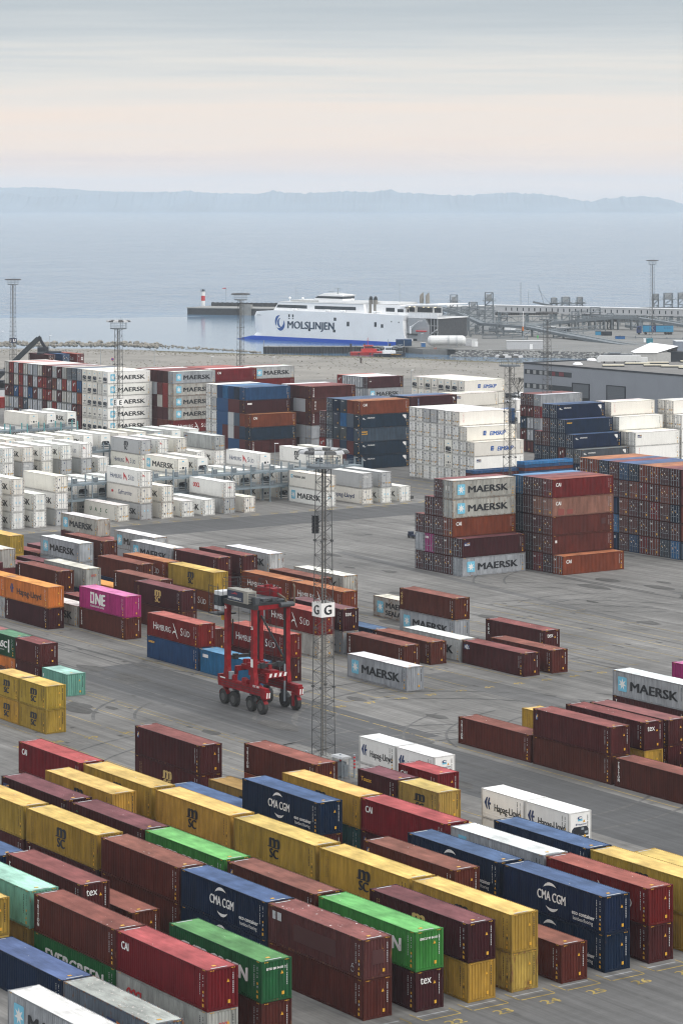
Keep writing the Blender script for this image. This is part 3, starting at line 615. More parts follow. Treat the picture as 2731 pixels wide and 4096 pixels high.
# ------------------------------------------------------------------ every container of the yard
ORD = ['zeroth', 'first', 'second', 'third', 'fourth', 'fifth', 'sixth', 'seventh', 'eighth', 'ninth', 'tenth', 'eleventh', 'twelfth', 'thirteenth', 'fourteenth', 'fifteenth', 'sixteenth', 'seventeenth', 'eighteenth', 'nineteenth', 'twentieth', 'twenty-first', 'twenty-second']
LD = {'maersk': 'blue star panel', 'maersk_reefer': 'blue star panel', 'sealand': 'two-line lettering', 'maersk_line': 'small star', 'msc': 'black emblem', 'msc_tan': 'tan emblem', 'cma': 'white lettering',
      'hapag': 'blue emblem', 'hapag20': 'blue emblem', 'hapag_reefer': 'dark lettering', 'hamburg': 'white gull', 'hamburg_reefer': 'red pennant', 'one': 'big white lettering', 'cai': 'small white lettering',
      'triton': 'upright white lettering', 'triton_red': 'red upright lettering', 'tex': 'white lettering', 'florens': 'small blue sign', 'beacon': 'navy sign', 'beacon_reefer': 'navy sign', 'goal': 'green arc', 'touax': 'yellow lettering', 'seaco': 'yellow lettering', 'seacell': 'two yellow words',
      'ndl': 'blue and white sign', 'gold': 'upright tan lettering', 'oocl': 'red lettering', 'uasc_reefer': 'green spaced lettering', 'uasc': 'white lettering', 'safmarine': 'navy script', 'evergreen': 'large white lettering', 'eimskip': 'blue emblem', 'eimskip_white': 'white lettering', 'cronos': 'white scroll emblem', 'cronos_blue': 'white scroll emblem',
      'cronos_down': 'upright blue strip', 'ues': 'slanted white letters', 'dpatch': 'dark repainted panel', 'darkpatch': 'dark square patch', 'redpatch': 'red primer patches', 'tealblot': 'teal patch', 'apl': 'dark and orange panels', 'whitebox': 'white sign', 'whitesq': 'small white square', 'adidas': 'white upright strip'}
def trim(lab, extra):
    return lab if len(lab.split()) <= 16 else lab.replace(extra, '')
TIER = {0: 'bottom', 1: 'upper', 2: 'third tier'}
def lot(block, rows):
    """rows: list of (t, [(s_end, [layer, ...], opts)]) from the front row to the back row; a layer is 'colour:logo:endlogo'"""
    for ri, (t, stacks) in enumerate(rows):
        for si, st in enumerate(stacks):
            s, layers = st[0], st[1]; op = st[2] if len(st) > 2 else {}
            L = op.get('L', L40); h = op.get('h', CH if L > 8 else 2.57); n = len(layers); z = 0
            for k, ly in enumerate(layers):
                if not ly: z += h; continue
                f = (ly.split(':')+['', ''])[:3]; col, lg, el = f[0], f[1] or None, f[2] or None
                sm = col.endswith('~'); col = col.rstrip('~')
                tier = 'single' if n == 1 else ('bottom' if k == 0 else 'top' if k == n-1 else 'middle')
                what = 'short container' if L < 8 else 'container'
                cname = CK[col][3]; w = f"{cname} {what}" + (f" with {LD[lg]}" if lg in LD else '')
                slot = '' if len(stacks) == 1 else (', rightmost' if si == 0 else ', leftmost' if si == len(stacks)-1 and len(stacks) > 1 else f", {ORD[si+1]} from right")
                lab = f"{w}, {tier}, {block} row {ORD[ri+1].replace('-', '')}{slot}"
                if lg in LD: lab = trim(lab, f' with {LD[lg]}')
                end = op.get('end', 'blind')
                mk = 'k' if col in ('msc', 'mscr', 'grey', 'greyr', 'greyw', 'oocl', 'white', 'rw', 'rc', 'rg', 'tan', 'aqua', 'lg') else 'w'
                P = yard(s-L/2, t+CW/2, z)
                container(P, ROT_U, col, lg, L, h, end, 1, True, mk, el, lab, f"containers of the {block} block", op.get('unit', 'black'), smooth_roof=sm, top=True)
                z += h
# foreground block: rows from the front, 40 ft slots counted from the right end
s0 = lambda m: -153.4-12.68*m
t0 = lambda j: 95.1+4.28*(j-3)
A = 0.0
lot('foreground', [
 (t0(1), [(-153.9, ['grey:maersk'])]),
 (t0(2)-.1, [(-153.6, ['bgrey:apl']), (-165.9, ['navy~']), (-178.5, ['mscr', 'msc:'])]),
 (t0(3), [(-153.8, ['oocl:oocl:oocl', 'red:cai']), (-166.1, ['dgreen:evergreen', 'brown:triton']), (-179.0, ['tan', 'aqua:'])]),
 (t0(4)-.2, [(-153.4, ['brown:', 'dgreen:evergreen:eitu']), (-178.4, ['maroon', 'maroon:tex:tex']), (-191.6, ['navy', 'navy'], {'h': 2.6})]),
 (t0(5), [(-178.5, ['brown'])]),
 (t0(6), [(-153.9, ['brown', 'rose:dpatch:patch']), (-166.25, ['navy:cma', 'navy:cma']), (-178.7, ['brown', 'brown']), (-191.6, ['maroon:triton', 'msc:msc']), (-204.3, ['maroon', 'msc:msc'])]),
 (t0(7)-.1, [(-153.45, ['plum::tex', 'green:evergreen:emcu']), (-166.15, ['maroon', 'brown:florens']), (-178.8, ['maroon', 'green:evergreen']), (-191.2, ['plum', 'plum:goal']), (-204.2, ['plum', 'plum:beacon'])]),
 (t0(8), [(-153.1, ['msc', 'plum:msc_tan']), (-204.1, ['maroon', 'msc:msc'])]),
 (t0(9)-.2, [(-153.3, ['mscr:', 'msc:msc']), (-165.85, ['brown', 'msc:msc']), (-178.6, ['maroon', 'msc:msc']), (-191.4, ['maroon', 'msc:msc']), (-204.3, ['maroon', 'msc:msc']), (-217.0, ['brown', 'red:cai'])]),
 (t0(10)-.1, [(-153.0, ['brown']), (-165.95, ['maroon', 'brown:florens'])]),
 (t0(11), [(-153.3, ['navy:cma', 'navy:cma']), (-165.95, ['navy', 'navy:cma']), (-191.05, ['maroon', 'navy:cma']), (-203.8, ['navy'])]),
 (t0(12), [(-153.3, ['maroon', 'hsred:hamburg']), (-165.8, ['navy', 'grey:tealblot']), (-178.7, ['plum:florens', 'red:cai']), (-191.1, ['teal', 'msc:msc']), (-203.7, ['tan:msc']), (-217.4, ['maroon:msc_tan', 'maroon:florens'])]),
 (t0(13), [(-153.0, ['msc', 'msc:msc']), (-165.5, ['navy', 'navy']), (-204.2, ['rust', 'brown:triton'])]),
])
tb = lambda r: 137.3+4.27*r
lot('second', [
 (137.75, [(-255.6, ['msc:msc', 'msc:msc'], {'L': L20}), (-261.85, ['msc:msc', 'msc:msc'], {'L': L20})]),
 (141.5, [(-152.2, ['msc', 'msc:msc'], {'h': 2.57}), (-183.9, ['mscr'], {'L': L20}), (-190.25, ['mscr', 'mscr:msc'], {'L': L20}), (-196.6, ['maroon', 'plum:touax'], {'L': L20})]),
 (145.9, [(-177.6, ['white', 'white:hapag20:hapag'], {'L': L20, 'end': 'unit'}), (-183.75, ['white', 'white:hapag20'], {'L': L20, 'end': 'unit'}), (-196.35, ['rust', 'red:cai'], {'L': L20})]),
 (150.2, [(-202.65, ['white', 'white:hapag20:hapag'], {'L': L20, 'end': 'unit'}), (-208.85, ['white', 'white:hapag20'], {'L': L20, 'end': 'unit'}), (-273.6, ['aqua:whitesq'], {'L': L20}), (-280.25, ['maroon:florens', 'maroon:florens'], {'L': L20}), (-286.4, ['orange:hapag', 'uasc:uasc'], {'L': L20}), (-292.6, ['brown', 'rose'], {'L': L20})]),
])
tr = lambda r: 171.4+4.28*r
lot('right', [
 (tr(0), [(-189.5, ['brown:triton']), (-202.2, ['brown', 'maroon:florens']), (-214.8, ['brown:triton'])]),
 (tr(1), [(-202.2, ['msc', 'maroon::tex'])]),
 (tr(2), [(-189.4, ['plum:cronos_down']), (-203.5, ['maroon', 'maroon~'], {'h': 2.6}), (-214.8, ['msc:msc'])]),
 (tr(3), [(-189.4, ['greyw'])]),
 (tr(4), [(-201.6-12.19+12.19, ['tan:triton'])]),
 (tr(5), [(-215.0, ['maroon:triton', 'grey:maersk'])]),
 (tr(7), [(-214.9, ['maroon', 'magenta:one'])]),
])
sm = lambda m: -254.0-12.63*m
tm = lambda r: 171.5+4.28*r
lot('middle', [
 (tm(0), [(-266.8, ['skyblue:whitebox']), (-279.5, ['blue:seaco', 'hsred:hamburg']), (-317.7, ['plum:triton', 'orange:hapag']), (-330.0, ['greyw', 'orange'])]),
 (tm(1), [(-267.0, ['maroon', 'hsred:hamburg']), (-304.6, ['brown:triton', 'magenta:one']), (-317.3, ['greyr:maersk']), (-343.5, ['maroon', 'plum'])]),
 (tm(2), [(-290.5, ['brown']), (-317.2, ['maroon']), (-330.4, ['maroon', 'brown:triton'])]),
 (tm(3), [(-254.0, ['grey:maersk']), (-304.7, ['brown', 'plum:msc_tan']), (-330.4, ['navy', 'oocl:oocl:oocl']), (-356.0, ['maroon', 'greyr:'])]),
 (tm(4), [(-278.8, ['greyr:', 'hsred:hamburg']), (-317.9, ['navy', 'brown:triton'], {'h': 2.58}), (-330.0, ['orange:hapag']), (-342.6, ['maroon']), (-355.4, ['plum'])]),
 (tm(5), [(-266.5, ['brown:triton']), (-279.6, ['grey:maersk', 'plum~::tex']), (-330.1, ['navy', 'brown']), (-355.2, ['plum']), (-369.6, ['msc', 'msc:msc'])]),
 (tm(6), [(-266.8, ['brown:triton']), (-278.7, ['navy']), (-317.3, ['rust:hamburg', 'msc:msc']), (-330.1, ['rust', 'rust:hamburg']), (-355.4, ['grey', 'grey:maersk']), (-367.9, ['maroon'])]),
 (tm(7), [(-253.8, ['maroon:ndl']), (-266.4, ['greyw:maersk']), (-292.1, ['rust', 'rust:hamburg']), (-304.6, ['grey:maersk', 'rust:hamburg']), (-355.6, ['maroon', 'brown']), (-367.9, ['plum'])]),
 (tm(8), [(-253.7, ['brown:florens']), (-304.1, ['maroon', 'brown']), (-330.0, ['maroon', 'maroon:triton']), (-342.7, ['grey', 'grey:maersk']), (-367.9, ['msc'])]),
 (tm(9), [(-278.9, ['grey:maersk', 'brown:gold']), (-304.3, ['greyr', 'greyr:maersk']), (-329.8, ['maroon', 'maroon']), (-355.1, ['grey:maersk', 'greyw:maersk']), (-367.9, ['greyr'])]),
 (tm(10), [(-265.7, ['maroon:tex:tex']), (-291.0, ['greyr:sealand']), (-329.3, ['greyw', 'greyw:maersk']), (-367.9, ['maroon']), (-380.3, ['plum', 'greyr:maersk'])]),
])
# ------------------------------------------------------------------ reefer yard
def bank(block, h, s_of, rows, end, unit_cycle=None, el='labels'):
    for ri, (t, layers) in enumerate(rows):
        n = len(layers)
        for k, ly in enumerate(layers):
            if not ly: continue
            f = (ly.split(':')+['', ''])[:3]; col, lg, e2 = f[0], f[1] or None, f[2] or el
            if end == 'unit': e2 = f[2] or None
            if lg in ('maersk_reefer', 'k') and end == 'door': e2 = 'blue2'
            if lg == 'hamburg_reefer' and end == 'door': e2 = 'pennant'
            if lg == 'k': lg = 'maersk_reefer'
            tier = 'single' if n == 1 else ('bottom' if k == 0 else 'top' if k == n-1 else 'middle')
            lab = f"{CK[col][3]} reefer" + (f" with {LD[lg]}" if lg in LD else ' without lettering') + f", {tier}, {ORD[ri+1]} stack from left, {block} bank"
            if lg in LD: lab = trim(lab, f' with {LD[lg]}')
            u = ('black', 'white')[(ri*7+k*3+ri//2) % 2] if unit_cycle is None else unit_cycle[(ri+k) % len(unit_cycle)]
            container(yard(s_of(t)-L40/2, t+CW/2, k*h), ROT_U, col, lg, L40, h, end, 1, True, 'k', e2, lab, f"reefers of the {block} bank", u, blank=True)
bank('front', 2.93, lambda t: -417.6+(t-218.5)*.046, [
 (214.2, ['rw:k', 'rc:k', 'rw:k']), (218.4, ['rw:k', 'rw:k', 'rc:k']), (222.6, ['rw:k', 'rw:k']), (226.8, ['rg', 'rw:k', 'rc']), (238.9, ['rc:uasc_reefer']), (243.5, ['rg:k', 'rc:safmarine', 'rw:hamburg_reefer']),
 (247.8, ['rc', 'rc:k']), (252.0, ['rw:hapag_reefer']), (256.3, ['rw:k']), (260.6, ['lg', 'rw:oocl:oocl']), (264.8, ['rc']), (282.1, ['rw:maersk_reefer', 'rc:maersk_line']), (290.3, ['rc:hapag_reefer', 'rg::tex']), (294.5, ['rw:k', 'rg']), (298.7, ['rw:k'])], 'door')
bank('rack-side', 2.93, lambda t: -432.0, [
 (235.0, ['rw', 'rw:k']), (239.3, ['rc:k', 'rw:k']), (243.5, ['rw:k', 'rw']), (247.8, ['rw:k', 'rw:k']), (252.0, ['rw', 'rw:k']), (256.3, ['rw:k', 'rc']), (260.6, ['rw', 'rw:k', 'rc:maersk_reefer']), (264.9, ['rw:k', 'rw:k', 'rw:k']), (269.2, ['rw:k', 'rw:k']), (274.3, ['rc:k', 'rw:maersk_reefer']),
 (278.9, ['rw:k', 'rw:k', 'rw:hamburg_reefer']), (283.1, ['rw', 'rw:k']), (291.3, ['rw:k', 'rw:msc', 'rw:msc']), (295.6, ['rw', 'rw', 'rc'])], 'unit')
bank('central', 2.97, lambda t: -468.6, [
 (243.1, ['rw', 'rw', 'rw:k']), (247.4, ['rw', 'rg::tex', 'rc:maersk_reefer']), (251.6, ['rw', 'rc:k', 'rw:k']), (255.9, ['rw', 'rg', 'rw:k']), (260.5, ['rw', 'rg', 'rw:hamburg_reefer']), (264.3, ['rw', 'rw:k']), (274.1, ['rw', 'rc:hamburg_reefer', 'rg:msc']), (278.1, ['rw', 'rw', 'rw:hamburg_reefer']), (282.4, ['rw', 'rw', 'rc']),
 (287.0, ['rw', 'rw']), (291.5, ['rw', 'rw:k', 'lg:beacon'])], 'door')
bank('back', 2.97, lambda t: -485.6, [
 (244.0, ['', '', 'rw']), (248.1, ['', '', 'rw']), (252.4, ['', '', 'rc']), (256.6, ['', '', 'rw']), (261.3, ['', '', 'rw']), (265.7, ['', '', 'rc']), (270.3, ['', 'rw:k', 'rw:k']), (274.4, ['', '', 'rw']), (278.6, ['', '', 'rc']), (282.9, ['', '', 'rc']), (287.2, ['', '', 'rg']), (291.4, ['', '', 'rw']), (295.7, ['', '', 'rw'])], 'unit')
bank('teal rack', 3.0, lambda t: -539.2, [
 (262.0, ['rw', 'rw:k']), (266.5, ['rw', 'rw:k']), (271.0, ['rw', 'rw:k']), (275.4, ['rw', 'rw:k']), (279.8, ['rw', 'rw:k']), (286.3, ['rw:k', 'rw:k', 'rc:']), (290.8, ['rw:k', 'rw:k', 'rw']), (296.0, ['rw:k', 'rw:k', 'rw:k'])], 'unit')
# ------------------------------------------------------------------ tall block stacks (long axis across the yard rows)
def stack(name, s_front, t, tiers, h, pitch, cols, group, ends='door', fulls=(), L=L40, tier_shift=None, where='', skip=(), roofs=True):
    """cols[c][k]: colour key of column c (0 = the front column) at tier k (0 = ground); fulls: columns built with all their walls"""
    ncol = len(cols)
    top = [max([k for k in range(len(c)) if c[k]] or [-1]) for c in cols]
    for c in range(ncol):
        for k, ly in enumerate(cols[c]):
            if not ly: continue
            f = (ly.split(':')+['', '', ''])[:4]; col, lg, el, en = f[0], f[1] or None, f[2] or None, f[3] or ends
            front = c == 0 or not (k < len(cols[c-1]) and cols[c-1][k])
            if (c, k) in skip: continue
            sx = s_front-(c+.5)*pitch
            reef = col in ('white', 'rw', 'rc', 'rg')
            kind = f"{CK[col][3]} {'reefer' if reef else 'container'}"
            colw = 'right-hand column' if c == 0 else f"{ORD[c+1]} column from right"
            tw = 'ground tier' if k == 0 else f"{ORD[k+1]} tier up"
            what = f" with {LD[lg]}" if (lg in LD and front) else ''
            lab = f"{kind}{what}, {colw}, {tw}, {where}"
            lab = trim(lab, what) if what else lab
            if en in ('black', 'white'): e, u = 'unit', en
            else: e, u = en, 'black'
            container(yard(sx, t+L/2, k*h), ROT_V, col, lg, L, h, e, -1, front, ('k' if reef or col in ('grey', 'greyr', 'greyw', 'lg') else 'w') if front else None, el, lab, group, u, blank=(e != 'blind'), top=(k == top[c]))
def expand(rows):
    """rows of tiers listed from the top down, columns from the left -> cols[c][k] from the right, ground up"""
    n = max(len(r) for r in rows); return [[r[-1-c] if c < len(r) else '' for r in rows[::-1]] for c in range(n)]
G = {'m': 'maroon', 'p': 'plum', 'b': 'brown', 'r': 'rust', 'R': 'hsred', 'g': 'grey', 'y': 'greyr', 'w': 'greyw', 'B': 'navy', 'u': 'blue', 's': 'slate', 'k': 'skyblue', 'W': 'rw', 'C': 'rc', 'd': 'dg', 'o': 'rose', 'l': 'lg', '.': '', 'G': 'magenta', 'a': 'salmon', 'z': 'navy2', 'T': 'tan'}
def row(txt, el=None, last=None):
    out = []
    for ch in txt:
        k = G[ch]
        if k and el: k += f":{'' }:{el(ch) if callable(el) else el}"
        out.append(k)
    return out
rs = random.Random(11)
dl = lambda ch: rs.choice(['specks', 'specks', '', 'whites', 'cai']) if ch in 'mpbro' else ('squares' if ch == 'R' else rs.choice(['specks', '', '', 'labels']))
# left stack: five tiers, sixteen dry columns then five reefer columns
un = lambda: rs.choice(['black', 'white', 'black'])
def reefrow(uu): return [f"rc:::{a}" for a in uu[:-1]] + [f"rw:maersk_reefer::{uu[-1]}"]
B_, W_ = 'black', 'white'
rowsA = [
 row('yRgRyggymplpydsg', dl)+reefrow([B_, B_, B_, W_, B_]),
 row('ymyRgmgRRpbgRgRu', dl)+reefrow([W_, B_, B_, 'door', W_]),
 row('mpuRgumgRRypyygr', dl)+reefrow([W_, B_, B_, B_, B_]),
 row('yggmsgggplRglgmm', dl)+reefrow([W_, W_, W_, W_, W_]),
 row('ggmggsgmyggmgsgm', dl)+reefrow([B_, B_, B_, B_, B_])]
stack('left', -577.0, 328.05, 5, 3.0, 2.59, expand(rowsA), 'containers of the big left stack', where='big stack at far left')
# second stack: grey front column, blind ends
rowsB = [['maroon', 'plum', 'maroon', 'grey:maersk'], ['grey', 'maroon', 'hsred', 'greyr:maersk'], ['plum', 'greyr', 'hsred', 'greyr:maersk'], ['plum', 'plum', 'plum', 'greyr:maersk'], ['plum', 'brown', 'brown', 'hsred:hamburg']]
stack('second', -567.8, 341.3, 5, 3.0, 2.62, expand([['maroon', 'white', 'maroon']+rowsB[0]]+[['', '', '']+r for r in rowsB[1:]]), 'containers of the stack beside the big left stack', ends='blind', where='stack beside big left stack')
stack('third', -569.0, 354.2, 5, 3.0, 2.62, expand([['maroon', 'hsred', 'maroon', 'red', 'greyw', 'red:cai'], ['', '', '', '', '', 'maroon'], ['', '', '', '', '', 'maroon'], ['', '', '', '', '', 'brown'], ['', '', '', '', '', 'maroon']]), 'containers behind the grey front stack', ends='blind', where='stack behind grey-fronted stack')
stack('fourth', -571.6, 367.3, 5, 3.0, 2.62, expand([['rose', 'rw', 'greyw:maersk'], ['', '', 'hsred'], ['', '', 'rust'], ['', '', 'maroon'], ['', '', 'maroon']]), 'containers at the right of the far stacks', ends='blind', where='rearmost stack by gravel strip')
# blue-topped stack
q = lambda *a: list(a)
rowsE = [q('rw', 'rw', 'blue', 'skyblue', 'blue', 'navy2', 'blue:', ''), q('rw', 'rg', 'blue', 'blue', 'maroon', 'maroon', 'plum:whitebox', ''), q('rw', 'rw', 'blue', 'blue', 'greyw', 'slate', 'rust', 'rust:cai'), q('rw', 'rw', 'blue', 'maroon::tex', 'greyw', 'plum', 'navy2', 'navy2'), q('rw', 'rw', 'maroon', 'maroon', 'blue', 'blue', 'maroon', 'maroon:triton')]
for r in rowsE:
    for i in (0, 1): r[i] += '::labels:door'
stack('blue', -510.7, 327.3, 5, 2.96, 2.42, expand(rowsE), 'containers of the blue-topped stack', ends='blind', where='blue-topped stack')
rowsF = [q('grey', 'plum', 'maroon', 'maroon', 'maroon:triton'), q('', 'plum', 'grey', 'grey', 'brown:ues'), q('', 'plum', 'maroon', 'maroon', 'maroon:triton'), q('', 'plum', 'grey', 'grey', 'grey::'), q('', 'maroon', 'plum', 'grey', 'grey')]
stack('maroon', -507.3, 341.4, 5, 2.96, 2.5, expand(rowsF), 'containers of the maroon-topped stack', ends='blind', where='maroon-topped stack')
rowsG = [q('', 'navy2', 'navy', 'slate', 'rust', 'rust:cai'), q('maroon', 'slate', 'slate', 'skyblue', 'slate', 'navy2:cronos'), q('maroon', 'navy2', 'slate', 'dg', 'navy', 'slate:seacell'), q('hsred', 'grey', 'maroon', 'navy2', 'maroon', 'navy2:cronos'), q('maroon', 'navy', 'navy', 'maroon', 'navy', 'navy2:cronos')]
for r in rowsG:
    for i in range(2, 6): r[i] = (r[i]+'::')if r[i].count(':') == 0 else r[i]+':'
    for i in range(2, 6): r[i] = r[i]+('cronos' if not r[i].startswith(('rust', 'skyblue')) else '')
    for i in (0, 1):
        if r[i]: r[i] += '::specks:door'
stack('dark', -468.0, 327.5, 5, 2.9, 2.62, expand(rowsG), 'containers of the dark blue stack', ends='blind', where='dark blue stack', L=12.9)
rowsH = [q('hsred', 'grey', 'grey', 'grey', 'grey', 'plum:goal'), q('maroon', 'grey', 'grey', 'grey', 'grey', 'grey:maersk'), q('maroon', '', '', '', 'maroon', 'maroon'), q('maroon', '', '', '', '', 'maroon')]
stack('rear', -566.0, 398.3, 4, 2.9, 2.3, expand(rowsH), 'containers of the rear stack by the gravel', where='rear stack by gravel strip', L=11.2)
rowsI = [q('slate', 'navy', 'plum:cronos_down'), q('', '', 'navy'), q('', '', 'navy'), q('', '', 'navy'), q('', '', 'navy')]
stack('beside', -472.4, 343.8, 5, 2.9, 2.6, expand(rowsI), 'containers behind the dark blue stack', where='stack behind dark blue stack', ends='blind', L=12.6)
uu = [B_, W_, B_, W_, B_, B_, B_, W_]
rowsJ = [[f"rc:{'eimskip' if i == 7 else ''}::{uu[i] if k % 2 == 0 else uu[(i+1) % 8]}" for i in range(8)] for k in range(5)]
stack('white rear', -506.85, 384.6, 5, 2.9, 2.67, expand(rowsJ), 'reefers of the rear white stack', where='rear white stack')
rowsK = [['rc', 'rc:beacon_reefer'], ['', 'rc'], ['', 'rc'], ['', 'rw'], ['', 'rw']]
stack('white mid', -474.0, 357.0, 5, 2.9, 2.6, expand(rowsK), 'reefers behind the front white stack', where='middle white stack')
rowsL = [q('rw', 'rw', 'rg', 'rg', 'rw', 'rw', 'rc:triton_red', '', ''), q('rw', 'rw', 'rw', 'rw', 'rw', 'rw', 'rw', 'rc:eimskip', ''), q('rw', 'rw', 'rw', 'rw', 'rc', 'rc:::black', 'rw', 'rw', 'rc:eimskip'), q('rc', 'rw', 'rw', 'rw', 'rw', 'rc:::white', 'rw', 'rw', 'rw:beacon_reefer'), q('rw', 'rc', 'rw', 'rw', 'rw', 'rw', 'rc', 'rw', 'rw')]
for r in rowsL:
    for i in range(9):
        if r[i] and r[i].count(':') < 2: r[i] += (':' if ':' in r[i] else '::')+rs.choice(['labels', 'labels', 'specks'])
stack('white front', -428.6, 327.6, 5, 2.9, 2.47, expand([r[:] for r in rowsL]), 'reefers of the front white stack', where='front white stack', L=12.7)
rowsM = [q('maroon', 'maroon', 'grey'), q('maroon', 'maroon', 'red'), q('navy2', 'grey', 'grey'), q('maroon', 'grey', 'blue'), q('maroon', 'maroon', 'blue')]
for r in rowsM: r[:] = [x+'::specks' for x in r]
stack('grey', -474.3, 381.3, 5, 2.66, 2.45, expand(rowsM), 'containers of the small grey-topped stack', where='small stack beside warehouse')
rowsN = [q('', 'navy', 'navy:cronos', '', '', ''), q('', 'maroon', 'navy', 'navy:seaco', '', ''), q('maroon', 'maroon', 'navy', 'navy', 'navy:cronos', ''), q('navy', 'navy', 'navy', 'maroon', 'dg', 'dg:cronos'), q('navy', 'navy', 'navy', 'maroon', 'navy', 'navy')]
for r in rowsN: r[:] = [x if not x or x.count(':') > 1 else x+(':' if ':' in x else '::')+'specks' for x in r]
stack('navy', -427.6, 354.6, 5, 2.92, 2.62, expand(rowsN), 'containers of the stepped navy stack', where='stepped navy stack', L=12.9)
rowsO = [q('rc', 'rc:triton_red', '', '', ''), q('', 'rc', 'rw', '', ''), q('', '', 'rc', 'rc', 'rw:beacon_reefer'), q('', '', '', 'rc', 'rw:triton_red'), q('', '', '', 'rc', 'rw')]
stack('white right', -427.2, 368.8, 5, 2.92, 2.62, expand(rowsO), 'reefers beside the stepped navy stack', where='stepped white stack')
rowsP = [q('rc', 'rc:eimskip', ''), q('rc', 'rc', 'rw:beacon_reefer'), q('rc', 'rw', 'rw'), q('', 'rc', 'rw'), q('', 'rc', 'rw')]
for r in rowsP: r[:] = [x if not x else x+(':' if ':' in x else '::')+'labels' for x in r]
stack('white edge', -428.4, 382.6, 5, 2.92, 2.6, expand(rowsP), 'reefers at the right edge', where='white stack at right edge')
# near stacks on the right
rowsQ = [q('', '', 'maroon::specks', 'greyr:maersk:whites', ''), q('', 'maroon::specks', 'maroon::specks', 'greyr:maersk', ''), q('maroon::specks', 'maroon::specks', 'maroon::specks', 'rust:cai:cai', ''), q('grey', 'magenta::one', 'maroon::specks', 'brown::cai', 'plum:beacon:specks'), q('maroon::specks', 'plum::specks', 'maroon::specks', 'maroon::specks', 'grey:maersk')]
stack('stepped', -326.2, 247.1, 5, 2.88, 2.45, expand(rowsQ), 'containers of the stepped grey stack', where='stepped stack beside open yard')
rowsR = [q('skyblue', 'plum::specks', 'maroon::specks', 'hsred:cai:cai', ''), q('navy2', 'plum', 'salmon::cai', 'salmon:redpatch:cai', ''), q('navy2', 'plum', 'maroon::cai', 'brown:darkpatch:specks', ''), q('plum', 'plum', 'brown::cai', 'brown:whitesq:specks', ''), q('plum', 'plum', 'hsred::cai', 'plum::specks', 'rust:cai:cai')]
stack('red', -318.95, 260.8, 5, 2.88, 2.5, expand(rowsR), 'containers of the red-fronted stack', where='red-fronted stack')
rowsS = [row('rrBmuBrrmpm'), row('rrrmbrRbrbm'), row('muBBrmbRbBb'), row('bmkkbbbbpob'), row('mbBBouRrsks')]
rowsS = [[(x+'::'+rs.choice(['cai', 'cai', 'specks']) if x in ('rust', 'brown', 'hsred', 'salmon') else x+'::specks') for x in r] for r in rowsS]
stack('right edge', -319.4, 287.2, 5, 2.88, 2.51, expand(rowsS), 'containers of the rusty stack at the right edge', where='rusty stack at right edge')
# boxes behind the far left stack
P0 = U*0
for i, (cl, lg, dx, dy, lab) in enumerate((('plum', 'triton', 0, 0, 'plum container with upright white lettering beyond the big left stack'), ('blue', None, 1, 1, 'blue container between two others beyond the big left stack'), ('hsred', 'hamburg', 2, 2, 'red container with white lettering beyond the big left stack'))):
    base = yard(-704.9+i*.6, 378.6+i*4.4, 0)
    for k in range(4):
        container(base+Vector((0, 0, k*2.95)), ROT_U, cl if k == 3 else ('maroon', 'grey', 'brown')[(i+k) % 3], lg if k == 3 else None, L40, 2.95, 'door', 1, k >= 2, None, 'specks' if i < 2 else 'squares', lab if k == 3 else f"container in tier {('one', 'two', 'three')[k]} under the {CK[cl][3]} one beyond the big left stack", 'containers beyond the big left stack', top=k == 3)
for k, (cl, lg, lab) in enumerate((('maroon', None, 'maroon container at the foot of the pile behind the white front stack'), ('navy', None, 'navy container in the middle of the pile behind the white front stack'), ('blue', 'eimskip_white', 'blue container with white lettering topping the pile behind the white front stack'))):
    container(yard(-493.2, 375.7+L40/2, k*2.95), ROT_V, cl, lg, L40, 2.95, 'door', -1, True, 'w', None, lab, None, top=k == 2)
for k in range(1):
    container(Vector((44.4, 690, 0))+V*6.1, ROT_V, 'rw', None, L40, 3.0, 'unit', -1, True, None, None, 'white reefer standing alone beyond the blue container pile', None)
tq = Vector((-92.6, 741, 0))-V*6.1
container(tq, ROT_V, 'hsred', 'hamburg', L40, 3.0, 'door', -1, True, None, None, 'red container with white lettering standing on the ground left of big left stack', None)
# flat racks folded and piled up behind the near stacks
def flat_rack(P, rz, cols, label, n):
    o = thing('flat_rack_pile', label, 'flat rack', P, rz, 'folded flat racks')
    for k in range(n):
        m = MB(); hx = L40/2; z = k*.62
        m.box(-hx, hx, -1.22, -1.05, z, z+.55); m.box(-hx, hx, 1.05, 1.22, z, z+.55); m.box(-hx+.1, hx-.1, -1.05, 1.05, z+.2, z+.42)
        for sx in (-1, 1):
            x0, x1 = sorted((sx*hx, sx*(hx-.35))); m.box(x0, x1, -1.215, 1.215, z+.02, z+.6)
        for i in range(9): x = -hx+1.2+i*1.23; m.box(x-.05, x+.05, -1.235, 1.235, z+.1, z+.45)
        w, r, ru, _ = CK[cols[k % len(cols)]]
        ob = m.build('flat_rack_deck', M_SIDE, o); ob.color = (*w, ru+.3)
    return o
flat_rack(yard(-414.8, 322.0), ROT_V, ['brown', 'blue', 'brown', 'skyblue', 'brown', 'blue', 'maroon', 'blue'], 'pile of folded blue and brown flat racks in front of the white front stack', 8)
flat_rack(yard(-413.0, 333.2), ROT_V, ['maroon', 'blue', 'brown', 'blue', 'maroon', 'skyblue', 'blue', 'brown', 'blue', 'skyblue'], 'pile of folded flat racks with tan deck in front of the stepped navy stack', 10)
